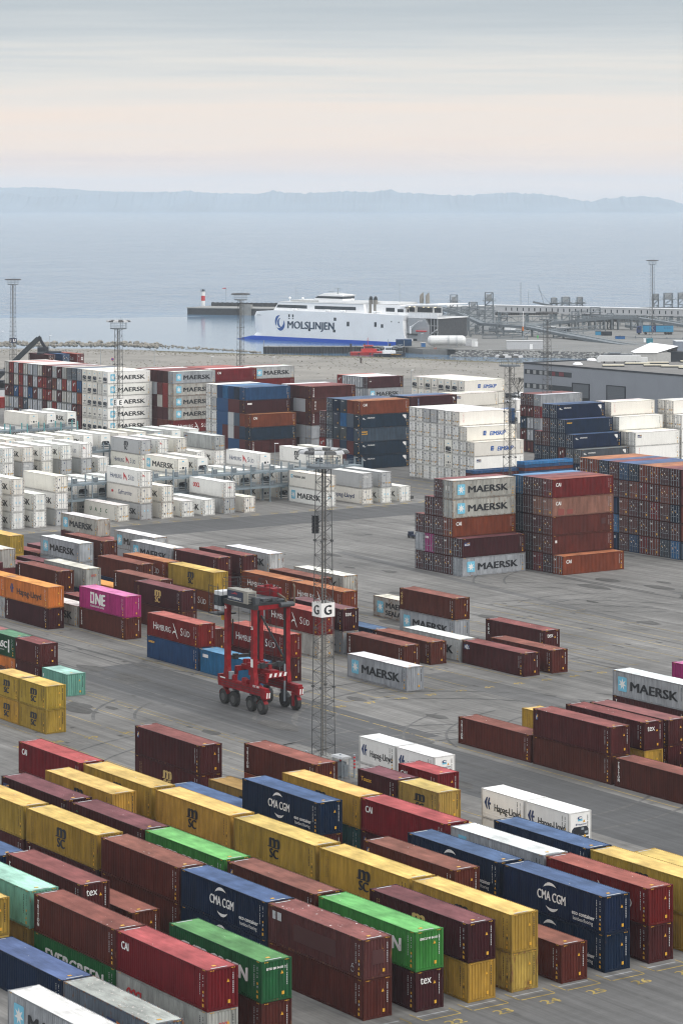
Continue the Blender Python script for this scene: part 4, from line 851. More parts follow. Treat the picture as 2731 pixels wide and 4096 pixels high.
# ------------------------------------------------------------------ ground, water, far shore
def pixw(x, y, z=0.0):
    """ground position seen at display point (x, y) of the survey sheet (1568 wide)"""
    px, py = x*1.74171, y*1.74171; Y = 10781.58*(CAM_H-z)/(py-795.0); return ((px-1365.5)*Y/10781.58, Y)
def ground_mat(name, base, streak=.22, blotch=.2, spots=.5, fine=.12, tint=(1, 1, 1)):
    m, t, b = newmat(name)
    tcx = N(t, 'ShaderNodeTexCoord'); mp = N(t, 'ShaderNodeMapping'); mp.inputs['Rotation'].default_value = (0, 0, TH); t.links.new(tcx.outputs['Object'], mp.inputs[0])
    def noise(scale, detail, sx, sy, rough=.6):
        mm = N(t, 'ShaderNodeMapping'); mm.inputs['Scale'].default_value = (sx, sy, 1); t.links.new(mp.outputs[0], mm.inputs[0])
        n = N(t, 'ShaderNodeTexNoise'); n.inputs['Scale'].default_value = scale; n.inputs['Detail'].default_value = detail; n.inputs['Roughness'].default_value = rough
        t.links.new(mm.outputs[0], n.inputs['Vector']); return n.outputs['Fac']
    def rng(sock, a, b_, lo, hi):
        r = N(t, 'ShaderNodeMapRange'); r.inputs['From Min'].default_value = a; r.inputs['From Max'].default_value = b_; r.inputs['To Min'].default_value = lo; r.inputs['To Max'].default_value = hi
        t.links.new(sock, r.inputs['Value']); return r.outputs[0]
    def mul(a, c):
        x = N(t, 'ShaderNodeMath', operation='MULTIPLY'); t.links.new(a, x.inputs[0]); t.links.new(c, x.inputs[1]); return x.outputs[0]
    f = rng(noise(.05, 6, 1, 1), .3, .7, 1-blotch, 1+blotch)
    f = mul(f, rng(noise(1.0, 5, .035, .75), .35, .7, 1+streak*.5, 1-streak))
    f = mul(f, rng(noise(1.0, 5, .5, .03), .4, .75, 1+streak*.2, 1-streak*.6))
    f = mul(f, rng(noise(1.2, 8, 1, 1, .75), .25, .75, 1-fine, 1+fine))
    f = mul(f, rng(noise(1.0, 4, .03, 2.1), .38, .70, 1+streak*.4, 1-streak*.9))
    f = mul(f, rng(noise(.16, 4, .7, 1.6, .55), .62, .72, 1.0, 1-spots*.55))
    f = mul(f, rng(noise(.45, 3, .6, 1.5, .5), .68, .74, 1.0, 1-spots*.6))
    vs = N(t, 'ShaderNodeVectorMath', operation='SCALE'); vs.inputs[0].default_value = base; t.links.new(f, vs.inputs['Scale'])
    t.links.new(vs.outputs[0], b.inputs['Base Color']); b.inputs['Roughness'].default_value = .85; b.inputs['Specular IOR Level'].default_value = .25
    return m
M_ASPH = ground_mat('worn_concrete_yard', (.168, .164, .157), .26, .30, .60, .15)
M_ASPH2 = ground_mat('dark_asphalt', (.086, .087, .089), .20, .18, .25, .12)
M_ASPH3 = ground_mat('mid_asphalt', (.118, .117, .116), .22, .22, .40, .12)
M_GRAV = ground_mat('gravel', (.235, .222, .200), .05, .22, .25, .3)
M_YLINE = ground_mat('worn_yellow_line', (.34, .255, .085), .35, .3, .8, .5)
M_WLINE = ground_mat('worn_white_line', (.36, .37, .38), .3, .25, .5, .3)
M_GRASS = ground_mat('dry_grass_fringe', (.15, .135, .085), .1, .35, .5, .4)
shore = [(-420, 1068)]+[pixw(x, y) for x, y in ((0, 800), (120, 800), (240, 801), (360, 805), (480, 809), (600, 812.5), (760, 816.5), (925, 821), (1060, 827), (1200, 832.5), (1400, 836), (1568, 838))]+[(430, 935)]
def sheet(name, pts, z, mat, kind='structure', parent=None):
    m = MB(); m.poly([(x, y, z) for x, y in pts]); o = m.build(name, mat, parent, fix=False); 
    if kind: o['kind'] = kind
    return o
g = [(-420, 30), (430, 30)]+shore[::-1]
m = MB(); m.prism([(x, y, -3.2) for x, y in g], (0, 0, 3.2)); structure(m.build('ground', M_ASPH))
# gravel strip between the yard and the water
gl = [pixw(x, y) for x, y in ((-250, 905), (0, 900), (340, 890), (700, 872), (960, 868), (1190, 905), (1230, 905), (1400, 850))]
gr_ = [(x, y) for x, y in gl]+[(x, y-.6) for x, y in shore[::-1]]
sheet('gravel_ground', [(-420, 800)]+gl+[(420, 900)]+[(x, y-.8) for x, y in shore[::-1]], .006, M_GRAV)
fringe = [(x, y-.9) for x, y in shore[1:-1]]
sheet('grass_fringe', [(x, y-random.uniform(5, 10)) for x, y in fringe[3:]]+fringe[3:][::-1], .012, M_GRASS)
def ystrip(name, s0_, s1, t0_, t1, z, mat):
    a = [yard(s0_, t0_), yard(s1, t0_), yard(s1, t1), yard(s0_, t1)]; return sheet(name, [(p.x, p.y) for p in a], z, mat)
ystrip('asphalt_road', -288.7, -120, 157.3, 168.9, .004, M_ASPH2)
ystrip('asphalt_patch', -262.0, -231.0, 168.9, 172.0, .004, M_ASPH2)
ystrip('asphalt_patch', -286.0, -236.0, 154.2, 157.3, .004, M_ASPH3)
ystrip('asphalt_road', -410.5, -396.0, 175, 330, .004, M_ASPH2)
ystrip('asphalt_road', -461.0, -447.5, 200, 318, .004, M_ASPH3)
ystrip('asphalt_road', -470.0, -412.0, 309.0, 326.5, .008, M_ASPH3)
ystrip('asphalt_road', -560.0, -470.0, 309.0, 326.0, .004, M_ASPH3)
ystrip('asphalt_road', -152.2, -120, 60, 150, .004, M_ASPH3)
a = [yard(-361, 247.4), yard(-361, 249.2), yard(-278, 240.7), yard(-276, 238.9)]
sheet('asphalt_trench', [(p.x, p.y) for p in a], .004, M_ASPH3)
ystrip('asphalt_patch', -262, -226, 191.5, 196.5, .006, M_ASPH3)
ystrip('asphalt_patch', -296, -268, 262, 275, .004, M_ASPH3)
# painted lines of the storage bays
YL, WL = MB(), MB()
def stripe(mb, s_a, s_b, t_a, t_b, z=.010): mb.add([yard(s_a, t_a, z), yard(s_b, t_a, z), yard(s_b, t_b, z), yard(s_a, t_b, z)], [(0, 1, 2, 3)])
for n in range(16, 34):                                        # row ends of the front blocks
    t = 117.4+4.26*(n-23)-1.25
    if t < 136.5:
        stripe(YL, -151.6, -151.44, t-.35, t+2.75); stripe(WL, -152.62, -152.46, t-.35, t+2.4); stripe(YL, -153.3, -151.6, t-.5, t-.38); stripe(YL, -153.0, -151.6, t+2.72, t+2.84)
for r in range(0, 17):                                         # long bay lines of the middle block
    t = tm(r)-.9
    for k in range(11):
        if r > 11 and k > 3: continue
        e = -252.6-12.63*k; stripe(YL, e-11.9, e, t-.05, t+.06); 
        if random.random() < .7: stripe(YL, e-.3, e-.18, t, t+2.6 if random.random() < .6 else t+1.2)
for r in range(0, 5):
    t = tb(r)-.8
    for k in range(10):
        e = -206-12.63*k; stripe(YL, e-11.5, e, t-.05, t+.05)
for k in range(9):
    e = -178-12.7*k; stripe(YL, e-12, e, 170.1, 170.24); stripe(YL, e-12, e, 151.8+.9, 151.9+.9)
for n in range(47, 70):
    t = 218.5+4.28*(n-47)-1; stripe(YL, -413.2, -413.0, t, t+2.2)
stripe(YL, -545, -437.5, 323.95, 324.2); stripe(YL, -470, -421, 315.7, 315.95); stripe(YL, -470, -420, 311.2, 311.45)
for k in range(22): stripe(YL, -445-4.1*k+16, -443.3-4.1*k+16, 319.85, 320.1)
for k in range(4): stripe(YL, -480+k*6, -420+k*4, 300-k*4.1+4, 300.2-k*4.1+4)
structure(YL.build('yellow_road_lines', M_YLINE, fix=False)); structure(WL.build('white_road_lines', M_WLINE, fix=False))
NB = MB()
def ground_text(body, s, t, size):
    vs, fs = text_geo(body, size, 0, 1, 1, 'CENTER'); base = yard(s, t, .012)
    for dd in (-.05, 0, .05): NB.add([base+V*(v[0]*1.15+dd)-U*(v[2]+dd*.3)+Vector((0, 0, dd*.02)) for v in vs], fs)
for n in range(20, 29): ground_text(str(n), -149.7, 117.4+4.26*(n-23), 1.35)
for n in range(26, 32): ground_text(str(n), -251.0, 136.8+4.26*(n-28), 1.35)
for n in range(36, 47): ground_text(str(n), -250.4, 198.3+4.27*(n-42), 1.35)
for n in range(47, 70): ground_text(str(n), -411.0, 219.0+4.15*(n-47), 1.35)
structure(NB.build('painted_bay_numbers', M_YLINE, fix=False))

# rubber marks of turning carriers, and dark wear spots where container corners stand
TMK = MB(); rgt = random.Random(31)
def ribbon(mb, pts, w, z):
    for i in range(len(pts)-1):
        a, b = pts[i], pts[i+1]; d = (b-a).normalized(); n = Vector((-d.y, d.x, 0))*w/2; mb.add([a-n+Vector((0, 0, z)), a+n+Vector((0, 0, z)), b+n+Vector((0, 0, z)), b-n+Vector((0, 0, z))], [(3, 2, 1, 0)])
for k in range(46):
    s_c, t_c = (rgt.uniform(-252, -215), rgt.uniform(160, 200)) if k < 16 else (rgt.uniform(-380, -262), rgt.uniform(214, 285)) if k < 36 else (rgt.uniform(-300, -200), rgt.uniform(150, 168))
    R = rgt.uniform(9, 26); a0 = rgt.uniform(0, 6.28); da = rgt.uniform(.5, 1.3)*rgt.choice((-1, 1))
    for gau in (0, 4.6):
        ribbon(TMK, [yard(s_c+(R+gau)*math.cos(a0+da*i/12), t_c+(R+gau)*math.sin(a0+da*i/12)) for i in range(13)], rgt.uniform(.25, .45), .0135+.0004*(k % 7))
for k in range(26):
    t_ = rgt.uniform(213, 300) if k < 14 else rgt.uniform(158, 170); a_ = rgt.uniform(-390, -270); ribbon(TMK, [yard(a_+i*9, t_+rgt.uniform(-.25, .25)) for i in range(rgt.randint(4, 9))], rgt.uniform(.25, .5), .0165+.0003*(k % 5))
M_TRACK = ground_mat('rubber_marks', (.108, .107, .105), .35, .3, .5, .3)
structure(TMK.build('tyre_marks', M_TRACK, fix=False))
WS = MB()
for r in range(-1, 17):
    for k in range(11):
        for e in (-252.9, -264.4):
            if r > 11 and k > 3: continue
            s_, t_ = e-12.63*k, tm(r)+rgt.choice((.1, 2.3)); 
            if rgt.random() < .75: w_ = rgt.uniform(.5, 1.3); WS.add([yard(s_, t_, .019), yard(s_+w_, t_-.1, .019), yard(s_+w_*.9, t_+rgt.uniform(.2, .5), .019), yard(s_+.1, t_+.3, .019)], [(0, 1, 2, 3)])
for r in range(0, 6):
    for k in range(10):
        s_, t_ = -207-12.63*k-rgt.choice((0, 6.1)), tb(r)+rgt.choice((.1, 2.3)); w_ = rgt.uniform(.5, 1.2); WS.add([yard(s_, t_, .019), yard(s_+w_, t_-.1, .019), yard(s_+w_*.9, t_+.4, .019), yard(s_+.1, t_+.3, .019)], [(0, 1, 2, 3)])
for k in range(60):                                            # oil and water stains
    s_, t_ = (rgt.uniform(-390, -262), rgt.uniform(212, 285)) if k < 30 else (rgt.uniform(-262, -205), rgt.uniform(150, 215)) if k < 48 else (rgt.uniform(-300, -262), rgt.uniform(140, 170)); n = 9; R = rgt.uniform(.4, 2.0)
    WS.poly([yard(s_+R*2.2*rgt.uniform(.6, 1)*math.cos(i*6.283/n), t_+R*rgt.uniform(.6, 1)*math.sin(i*6.283/n), .021+.0003*(k % 9)) for i in range(n)])
structure(WS.build('oil_stains', ground_mat('oil_stain', (.088, .086, .083), .3, .3, .5, .35), fix=False))
# water
m, t, b = newmat('sea_water')
tcx = N(t, 'ShaderNodeTexCoord'); mp = N(t, 'ShaderNodeMapping'); mp.inputs['Scale'].default_value = (.05, .11, .1); t.links.new(tcx.outputs['Object'], mp.inputs[0])
n1 = N(t, 'ShaderNodeTexNoise'); n1.inputs['Scale'].default_value = 1.0; n1.inputs['Detail'].default_value = 9; n1.inputs['Roughness'].default_value = .62; t.links.new(mp.outputs[0], n1.inputs['Vector'])
mp2 = N(t, 'ShaderNodeMapping'); mp2.inputs['Scale'].default_value = (.006, .004, .01); t.links.new(tcx.outputs['Object'], mp2.inputs[0])
n2 = N(t, 'ShaderNodeTexNoise'); n2.inputs['Scale'].default_value = 1.0; n2.inputs['Detail'].default_value = 4; t.links.new(mp2.outputs[0], n2.inputs['Vector'])
sx = N(t, 'ShaderNodeSeparateXYZ'); t.links.new(tcx.outputs['Object'], sx.inputs[0])
# sheltered water behind the breakwater is calmer
shm = N(t, 'ShaderNodeMath', operation='MULTIPLY_ADD'); shm.inputs[1].default_value = 160.0; t.links.new(n2.outputs['Fac'], shm.inputs[0]); t.links.new(sx.outputs['Y'], shm.inputs[2])
sh = N(t, 'ShaderNodeMapRange'); sh.inputs['From Min'].default_value = 1430; sh.inputs['From Max'].default_value = 1530; sh.inputs['To Min'].default_value = .02; sh.inputs['To Max'].default_value = 1.0; t.links.new(shm.outputs[0], sh.inputs['Value'])
pat = N(t, 'ShaderNodeMapRange'); pat.inputs['From Min'].default_value = .35; pat.inputs['From Max'].default_value = .65; pat.inputs['To Min'].default_value = .75; pat.inputs['To Max'].default_value = 1.15; t.links.new(n2.outputs['Fac'], pat.inputs['Value'])
st = N(t, 'ShaderNodeMath', operation='MULTIPLY'); t.links.new(sh.outputs[0], st.inputs[0]); t.links.new(pat.outputs[0], st.inputs[1])
ht = N(t, 'ShaderNodeMath', operation='MULTIPLY'); t.links.new(n1.outputs['Fac'], ht.inputs[0]); t.links.new(st.outputs[0], ht.inputs[1])
mp3 = N(t, 'ShaderNodeMapping'); mp3.inputs['Scale'].default_value = (.040, .0125, .1); t.links.new(tcx.outputs['Object'], mp3.inputs[0])
n3 = N(t, 'ShaderNodeTexNoise'); n3.inputs['Scale'].default_value = 1.0; n3.inputs['Detail'].default_value = 7; n3.inputs['Roughness'].default_value = .68; t.links.new(mp3.outputs[0], n3.inputs['Vector'])
h3 = N(t, 'ShaderNodeMath', operation='MULTIPLY'); h3.inputs[1].default_value = 5.0; t.links.new(n3.outputs['Fac'], h3.inputs[0])
h4 = N(t, 'ShaderNodeMath', operation='MULTIPLY'); t.links.new(h3.outputs[0], h4.inputs[0]); t.links.new(st.outputs[0], h4.inputs[1])
hs_ = N(t, 'ShaderNodeMath', operation='ADD'); t.links.new(ht.outputs[0], hs_.inputs[0]); t.links.new(h4.outputs[0], hs_.inputs[1])
bp = N(t, 'ShaderNodeBump'); bp.inputs['Distance'].default_value = 2.6; bp.inputs['Strength'].default_value = .9; t.links.new(hs_.outputs[0], bp.inputs['Height'])
t.links.new(bp.outputs[0], b.inputs['Normal']); b.inputs['Base Color'].default_value = (.085, .165, .26, 1); b.inputs['Roughness'].default_value = .12; b.inputs['IOR'].default_value = 1.333
M_SEA = m
m = MB(); m.poly([(-2950, 700, -2), (2950, 700, -2), (2950, 15700, -2), (-2950, 15700, -2)]); structure(m.build('sea', M_SEA, fix=False))

# far shore: two wooded ridges, 10 km out
M_HILL = plain('haze_tinted_hills', (.15, .195, .245), .9, noise=.2, scale=.004)  # pale blue base colour carries part of the distance haze
def ridge(name, prof, Y, depth, bump, seed):
    r = random.Random(seed); xs = [-60+i*6 for i in range(290)]; pts = []
    for x in xs:
        for (x0, y0), (x1, y1) in zip(prof, prof[1:]):
            if x0 <= x <= x1: y = y0+(y1-y0)*(x-x0)/(x1-x0); break
        else: y = prof[-1][1] if x > prof[-1][0] else prof[0][1]
        X = (x*1.74171-1365.5)*Y/10781.58; z = CAM_H-(y*1.74171-795)*Y/10781.58
        pts.append((X, z+r.uniform(-bump, bump)))
    m = MB(); n = len(pts)
    rows = [(-.25*depth, lambda z: -2.0), (-.10*depth, lambda z: z*.42), (-.03*depth, lambda z: z*.85), (0, lambda z: z), (.4*depth, lambda z: z*.7), (depth, lambda z: -2.5)]
    vs = [(X, Y+dy*r.uniform(.97, 1.03), f(z)) for dy, f in rows for X, z in pts]
    m.add(vs, [(i+k*n, i+1+k*n, i+1+(k+1)*n, i+(k+1)*n) for k in range(len(rows)-1) for i in range(n-1)])
    return structure(m.build(name, M_HILL, fix=False))
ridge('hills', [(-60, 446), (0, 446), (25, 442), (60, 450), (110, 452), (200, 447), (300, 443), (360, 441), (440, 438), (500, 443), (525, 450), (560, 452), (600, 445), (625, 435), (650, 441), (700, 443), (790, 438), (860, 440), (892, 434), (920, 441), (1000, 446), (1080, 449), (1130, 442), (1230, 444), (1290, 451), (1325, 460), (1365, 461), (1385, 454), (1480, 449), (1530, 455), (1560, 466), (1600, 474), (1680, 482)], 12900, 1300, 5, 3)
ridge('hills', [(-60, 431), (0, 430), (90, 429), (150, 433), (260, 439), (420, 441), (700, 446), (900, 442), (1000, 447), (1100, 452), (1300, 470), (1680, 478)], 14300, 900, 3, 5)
# haze: one box of pale air round everything
m = MB(); m.box(-3000, 3000, -60, 15800, -6, 175)
hm = bpy.data.materials.new('haze_air'); hm.use_nodes = True; ht_ = hm.node_tree; ht_.nodes.clear()
pv = N(ht_, 'ShaderNodeVolumePrincipled'); pv.inputs['Color'].default_value = (.86, .94, 1.0, 1); pv.inputs['Density'].default_value = HAZE = 0.000075; pv.inputs['Anisotropy'].default_value = 0.0
ou = N(ht_, 'ShaderNodeOutputMaterial'); ht_.links.new(pv.outputs[0], ou.inputs['Volume'])
structure(m.build('haze', hm), 'stuff')
# ------------------------------------------------------------------ lattice light masts
M_MAST = plain('weathered_mast_steel', (.085, .088, .090), .55, .2, noise=.3, scale=.8)
M_DECK = plain('grey_walkway_steel', (.17, .195, .215), .55, .2, noise=.15)
M_HOOD = plain('pale_lamp_hood', (.40, .41, .42), .45, noise=.15); M_HOODD = plain('dark_lamp_hood', (.045, .047, .05), .45)
M_SIGNW = plain('white_sign_board', (.78, .77, .75), .5); M_SIGNN = plain('navy_sign_board', (.015, .025, .06), .5)
M_LADR = plain('rusty_ladder_steel', (.16, .15, .135), .6, .1, noise=.3); _LAT = {}
def lattice(w0, w1, H, bays, r=.036):
    m = MB(); c = lambda z: w0/2+(w1-w0)/2*z/H; zs = [H*(1-(1-i/bays)**1.0) for i in range(bays+1)]
    S = ((-1, -1), (1, -1), (1, 1), (-1, 1))
    for sx, sy in S: m.bar((sx*c(0), sy*c(0), 0), (sx*c(H), sy*c(H), H), r*1.5, 4)
    for i in range(bays):
        z0, z1 = zs[i], zs[i+1]; a, b = c(z0), c(z1)
        for k in range(4):
            p, q = S[k], S[(k+1) % 4]
            if (i+k) % 2: p, q = q, p
            m.bar((p[0]*a, p[1]*a, z0), (q[0]*b, q[1]*b, z1), r*.62, 3)
            if i % 2 == 0: m.bar((p[0]*a, p[1]*a, z0), (q[0]*a, q[1]*a, z0), r*.62, 3)
        if i % 10 == 9:
            for sx, sy in S: m.cbox((sx*b, sy*b, z1), (.24, .24, .22))
    return m
def hood_mesh(dark):
    m = MB(); n = 6                                       # quarter-round visor lamp, opening downwards and outwards
    for i in range(n):
        a0, a1 = math.radians(8+i*24), math.radians(8+(i+1)*24)
        for (r, fl) in ((.42, 0), (.37, 1)):
            p = [(.45+r*1.9*math.cos(a0)*.55-.35, -.52, r*math.sin(a0)), (.45+r*1.9*math.cos(a1)*.55-.35, -.52, r*math.sin(a1)), (.45+r*1.9*math.cos(a1)*.55-.35, .52, r*math.sin(a1)), (.45+r*1.9*math.cos(a0)*.55-.35, .52, r*math.sin(a0))]
            m.add(p, [(0, 1, 2, 3)] if fl == 0 else [(3, 2, 1, 0)])
    for y in (-.52, .52): m.add([(.45+.42*1.9*math.cos(math.radians(8+k*24))*.55-.35, y, .42*math.sin(math.radians(8+k*24))) for k in range(n+1)], [tuple(range(n+1))])
    m.box(-.75, -.1, -.06, .06, .02, .1)
    return m.mesh('floodlight', M_HOODD if dark else M_HOOD)
_MM = {}
def mast(dx, Y, label, letters=None, sign_z=15.2, big=True, dark_only=False, sign='white', rz=ROT_U, H=29.9):
    X = (dx*1.74171-1365.5)*Y/10781.58
    o = thing('light_mast', label, 'light mast', (X, Y, 0), rz, 'lattice light masts')
    if 'lat' not in _MM:
        _MM['lat'] = lattice(1.72, 1.12, H, 40).mesh('lattice_tower', M_MAST)
        m = MB()
        for y in (-.22, .22): m.bar((.1, y, 0), (.1, y, H), .032, 4)
        for k in range(99): m.bar((.1, -.22, .3+k*.3), (.1, .22, .3+k*.3), .016, 3)
        m.bar((-.25, .1, 0), (-.25, .1, H), .06, 5)
        _MM['lad'] = m.mesh('ladder', M_LADR)
        m = MB(); n = 16; R = 1.75
        ring = [(R*math.cos(2*math.pi*i/n), R*math.sin(2*math.pi*i/n)) for i in range(n)]
        m.prism([(x, y, H) for x, y in ring], (0, 0, .22)); _MM['deck'] = m.mesh('platform', M_DECK); m.clean(_MM['deck'])
        m = MB()
        for i in range(n):
            a, b = ring[i], ring[(i+1) % n]
            for z in (.65, 1.15): m.bar((a[0], a[1], H+z), (b[0], b[1], H+z), .025, 3)
            if i % 2 == 0: m.bar((a[0], a[1], H+.2), (a[0]*1.02, a[1]*1.02, H+1.55), .03, 4)
            m.bar((a[0]*1.15, a[1]*1.15, H+1.5), (b[0]*1.15, b[1]*1.15, H+1.5), .05, 4)
        for i in range(0, n, 4): m.bar((0, 0, H+1.5), (ring[i][0]*1.15, ring[i][1]*1.15, H+1.5), .05, 4)
        m.bar((.3, .3, H), (.3, .3, H+2.6), .03, 4)
        _MM['rail'] = m.mesh('railing', M_DECK)
        _MM['h0'] = hood_mesh(False); _MM['h1'] = hood_mesh(True)
        m = MB(); m.box(-1.1, 1.1, -1.1, 1.1, 0, .35); _MM['foot'] = m.mesh('foundation', plain('mast_concrete', (.22, .22, .21), .9, noise=.2)); m.clean(_MM['foot'])
    obj('lattice_tower', _MM['lat'], o); obj('ladder', _MM['lad'], o); obj('platform', _MM['deck'], o); obj('railing', _MM['rail'], o); obj('foundation', _MM['foot'], o)
    n = 14 if big else 12
    for i in range(n):
        a = 2*math.pi*(i+.3)/n; h = obj('floodlight', _MM['h1' if (dark_only or i % 2) else 'h0'], o, (2.1*math.cos(a), 2.1*math.sin(a), H+1.45)); h.rotation_euler = (0, 0, a)
    if letters:
        w = .74-.012*sign_z; w = .5*(1.72-.6*sign_z/H)+.13; hh = 1.45 if sign == 'white' else 1.5
        m = MB()
        for k in range(4):
            c, s_ = math.cos(k*math.pi/2), math.sin(k*math.pi/2); R = lambda x, y: (c*x-s_*y, s_*x+c*y)
            m.add([(*R(-w, -w), sign_z-hh/2), (*R(w, -w), sign_z-hh/2), (*R(w, -w), sign_z+hh/2), (*R(-w, -w), sign_z+hh/2)], [(0, 1, 2, 3)])
        sg = m.build('sign', M_SIGNW if sign == 'white' else M_SIGNN, o, fix=False)
        mk = MB(); put_text(mk, letters, 0, sign_z-.47, 1.36, 0, 0, off=.05, align='CENTER'); me = mk.mesh('lettering', M_SOLIDB if sign == 'white' else M_WHITE)
        obj('lettering', me, sg, (0, -w-.01, 0)); obj('lettering', me, sg, (w+.01, 0, 0), math.pi/2); obj('lettering', me, sg, (-w-.01, 0, 0), -math.pi/2); obj('lettering', me, sg, (0, w+.01, 0), math.pi)
    return o
gg = mast(742.5, 275.9, 'tall lattice mast with white G sign beside the straddle carrier', 'G', 15.4)
m = MB()                                                   # speaker column clamped to the mast
for k in range(5):
    z = 23.1+k*.37
    for i in range(10):
        a0, a1 = i*math.pi/5, (i+1)*math.pi/5
        m.add([(-.95+.40*math.cos(a0), -.35+.40*math.sin(a0), z), (-.95+.40*math.cos(a1), -.35+.40*math.sin(a1), z), (-.95+.34*math.cos(a1), -.35+.34*math.sin(a1), z+.3), (-.95+.34*math.cos(a0), -.35+.34*math.sin(a0), z+.3)], [(0, 1, 2, 3)])
    m.prism([(-.95+.44*math.cos(i*math.pi/5), -.35+.44*math.sin(i*math.pi/5), z+.3) for i in range(10)], (0, 0, .06))
sp = m.build('horn_speaker', M_SOLIDB, gg, fix=True)
mast(272, 570, 'lattice mast with white E sign in front of the white reefer stack', 'E', 14.4)
mast(30, 865, 'lattice mast with small navy U sign at the far left shore', 'U', 12.0, sign='navy', dark_only=True)
mast(552.5, 733, 'slender lattice mast without sign in front of the ferry bow', dark_only=True)
mast(1170, 443, 'lattice mast without sign beside the white front stack')
mast(1256, 612, 'lattice mast without sign in front of the warehouse windows', dark_only=True)
mast(1497.5, 1135, 'lattice mast on the ferry terminal near the truck', dark_only=True)

# ------------------------------------------------------------------ reefer racks (plug-in gantries)
M_TEAL = plain('teal_painted_steel', (.10, .32, .33), .5, noise=.12); M_RACK = plain('blue_grey_rack_steel', (.20, .245, .275), .5, .2, noise=.15)
def rack(s_, t_a, t_b, wid, colr, label, levels=(2.85, 5.7), ztop=7.15, step=4.27):
    base = yard(s_, t_a); n = int((t_b-t_a)/step); Lr = n*step
    o = thing('reefer_rack', label, 'reefer rack', base, ROT_V, 'gantries for plugging in reefers')
    m = MB(); m.box(-.11, .11, -.11, .11, 0, ztop); m.box(-.22, .22, -.22, .22, 0, .12); pm = m.mesh('post', colr); m.clean(pm)
    for i in range(n+1):
        for y in (0, -wid): obj('post', pm, o, (i*step, y, 0))     # local -y is towards the camera (+u)
    for z in levels:
        m = MB(); m.box(0, Lr, -wid+.1, -.1, z, z+.06)
        for y in (-.05, -wid+.05): m.box(-.2, Lr+.2, y-.06, y+.06, z-.28, z+.1)
        m.build('walkway', M_RACK, o)
        m = MB()
        for y in (-.02, -wid+.02):
            for zz in (z+.55, z+1.05): m.bar((0, y, zz), (Lr, y, zz), .025, 4)
            for i in range(n*3+1): m.bar((i*step/3, y, z+.1), (i*step/3, y, z+1.05), .02, 3)
        m.build('railing', M_RACK, o, fix=False)
        m = MB()
        for i in range(n): m.box(i*step+1.0, i*step+1.8, -wid*.5-.2, -wid*.5+.2, z+.1, z+.9)
        m.build('socket_cabinets', M_DECK, o)
    return o
rack(-431.2, 232.0, 304.5, 2.6, M_RACK, 'blue-grey two-level reefer rack behind the front reefer bank')
rack(-485.0, 262.0, 303.0, 2.4, M_RACK, 'grey reefer rack between the central and back reefer banks')
rack(-538.6, 250.0, 301.0, 2.6, M_TEAL, 'teal-posted reefer rack in front of the big left stack')

# ------------------------------------------------------------------ straddle carrier
M_CRED = plain('carrier_red_paint', (.225, .007, .012), .5, spec=.2, noise=.35, scale=1.6); M_CBLK = plain('carrier_black_steel', (.018, .02, .023), .5)
M_TYRE = plain('tyre_rubber', (.028, .028, .028), .8, noise=.2); M_HUB = plain('wheel_hub_grey', (.07, .07, .07), .6); M_BEIGE = plain('beige_engine_housing', (.27, .26, .23), .55, noise=.12)
M_CABW = plain('cab_white', (.62, .64, .66), .4); M_GLASS = plain('dark_glass', (.02, .03, .04), .12, spec=.6); M_CGREY = plain('engine_deck_grey', (.055, .062, .07), .5, noise=.15)
sc_ = thing('straddle_carrier', 'red straddle carrier number 26 standing on the dark asphalt lane', 'straddle carrier', yard(-255.95, 165.25), ROT_U)
WX = (-3.9, -1.8, 1.75, 3.95); LX = (-3.35, 2.2); TY = 2.22
def cyl(mb, x, y, z, r, w, n, m=None, ax='y', r2=None):
    a = Vector((x, y-w/2, z)) if ax == 'y' else Vector((x, y, z-w/2)); b = Vector((x, y+w/2, z)) if ax == 'y' else Vector((x, y, z+w/2)); mb.bar(a, b, r, n, m, r2)
tm_ = MB(); cyl(tm_, 0, 0, 0, .83, .44, 24); cyl(tm_, 0, 0, 0, .74, .56, 24); tyre = tm_.mesh('tyre', M_TYRE); tm_.clean(tyre)
rm_ = MB(); cyl(rm_, 0, 0, 0, .42, .58, 14); cyl(rm_, 0, 0, 0, .19, .64, 10); rim = rm_.mesh('rim', M_HUB); rm_.clean(rim)
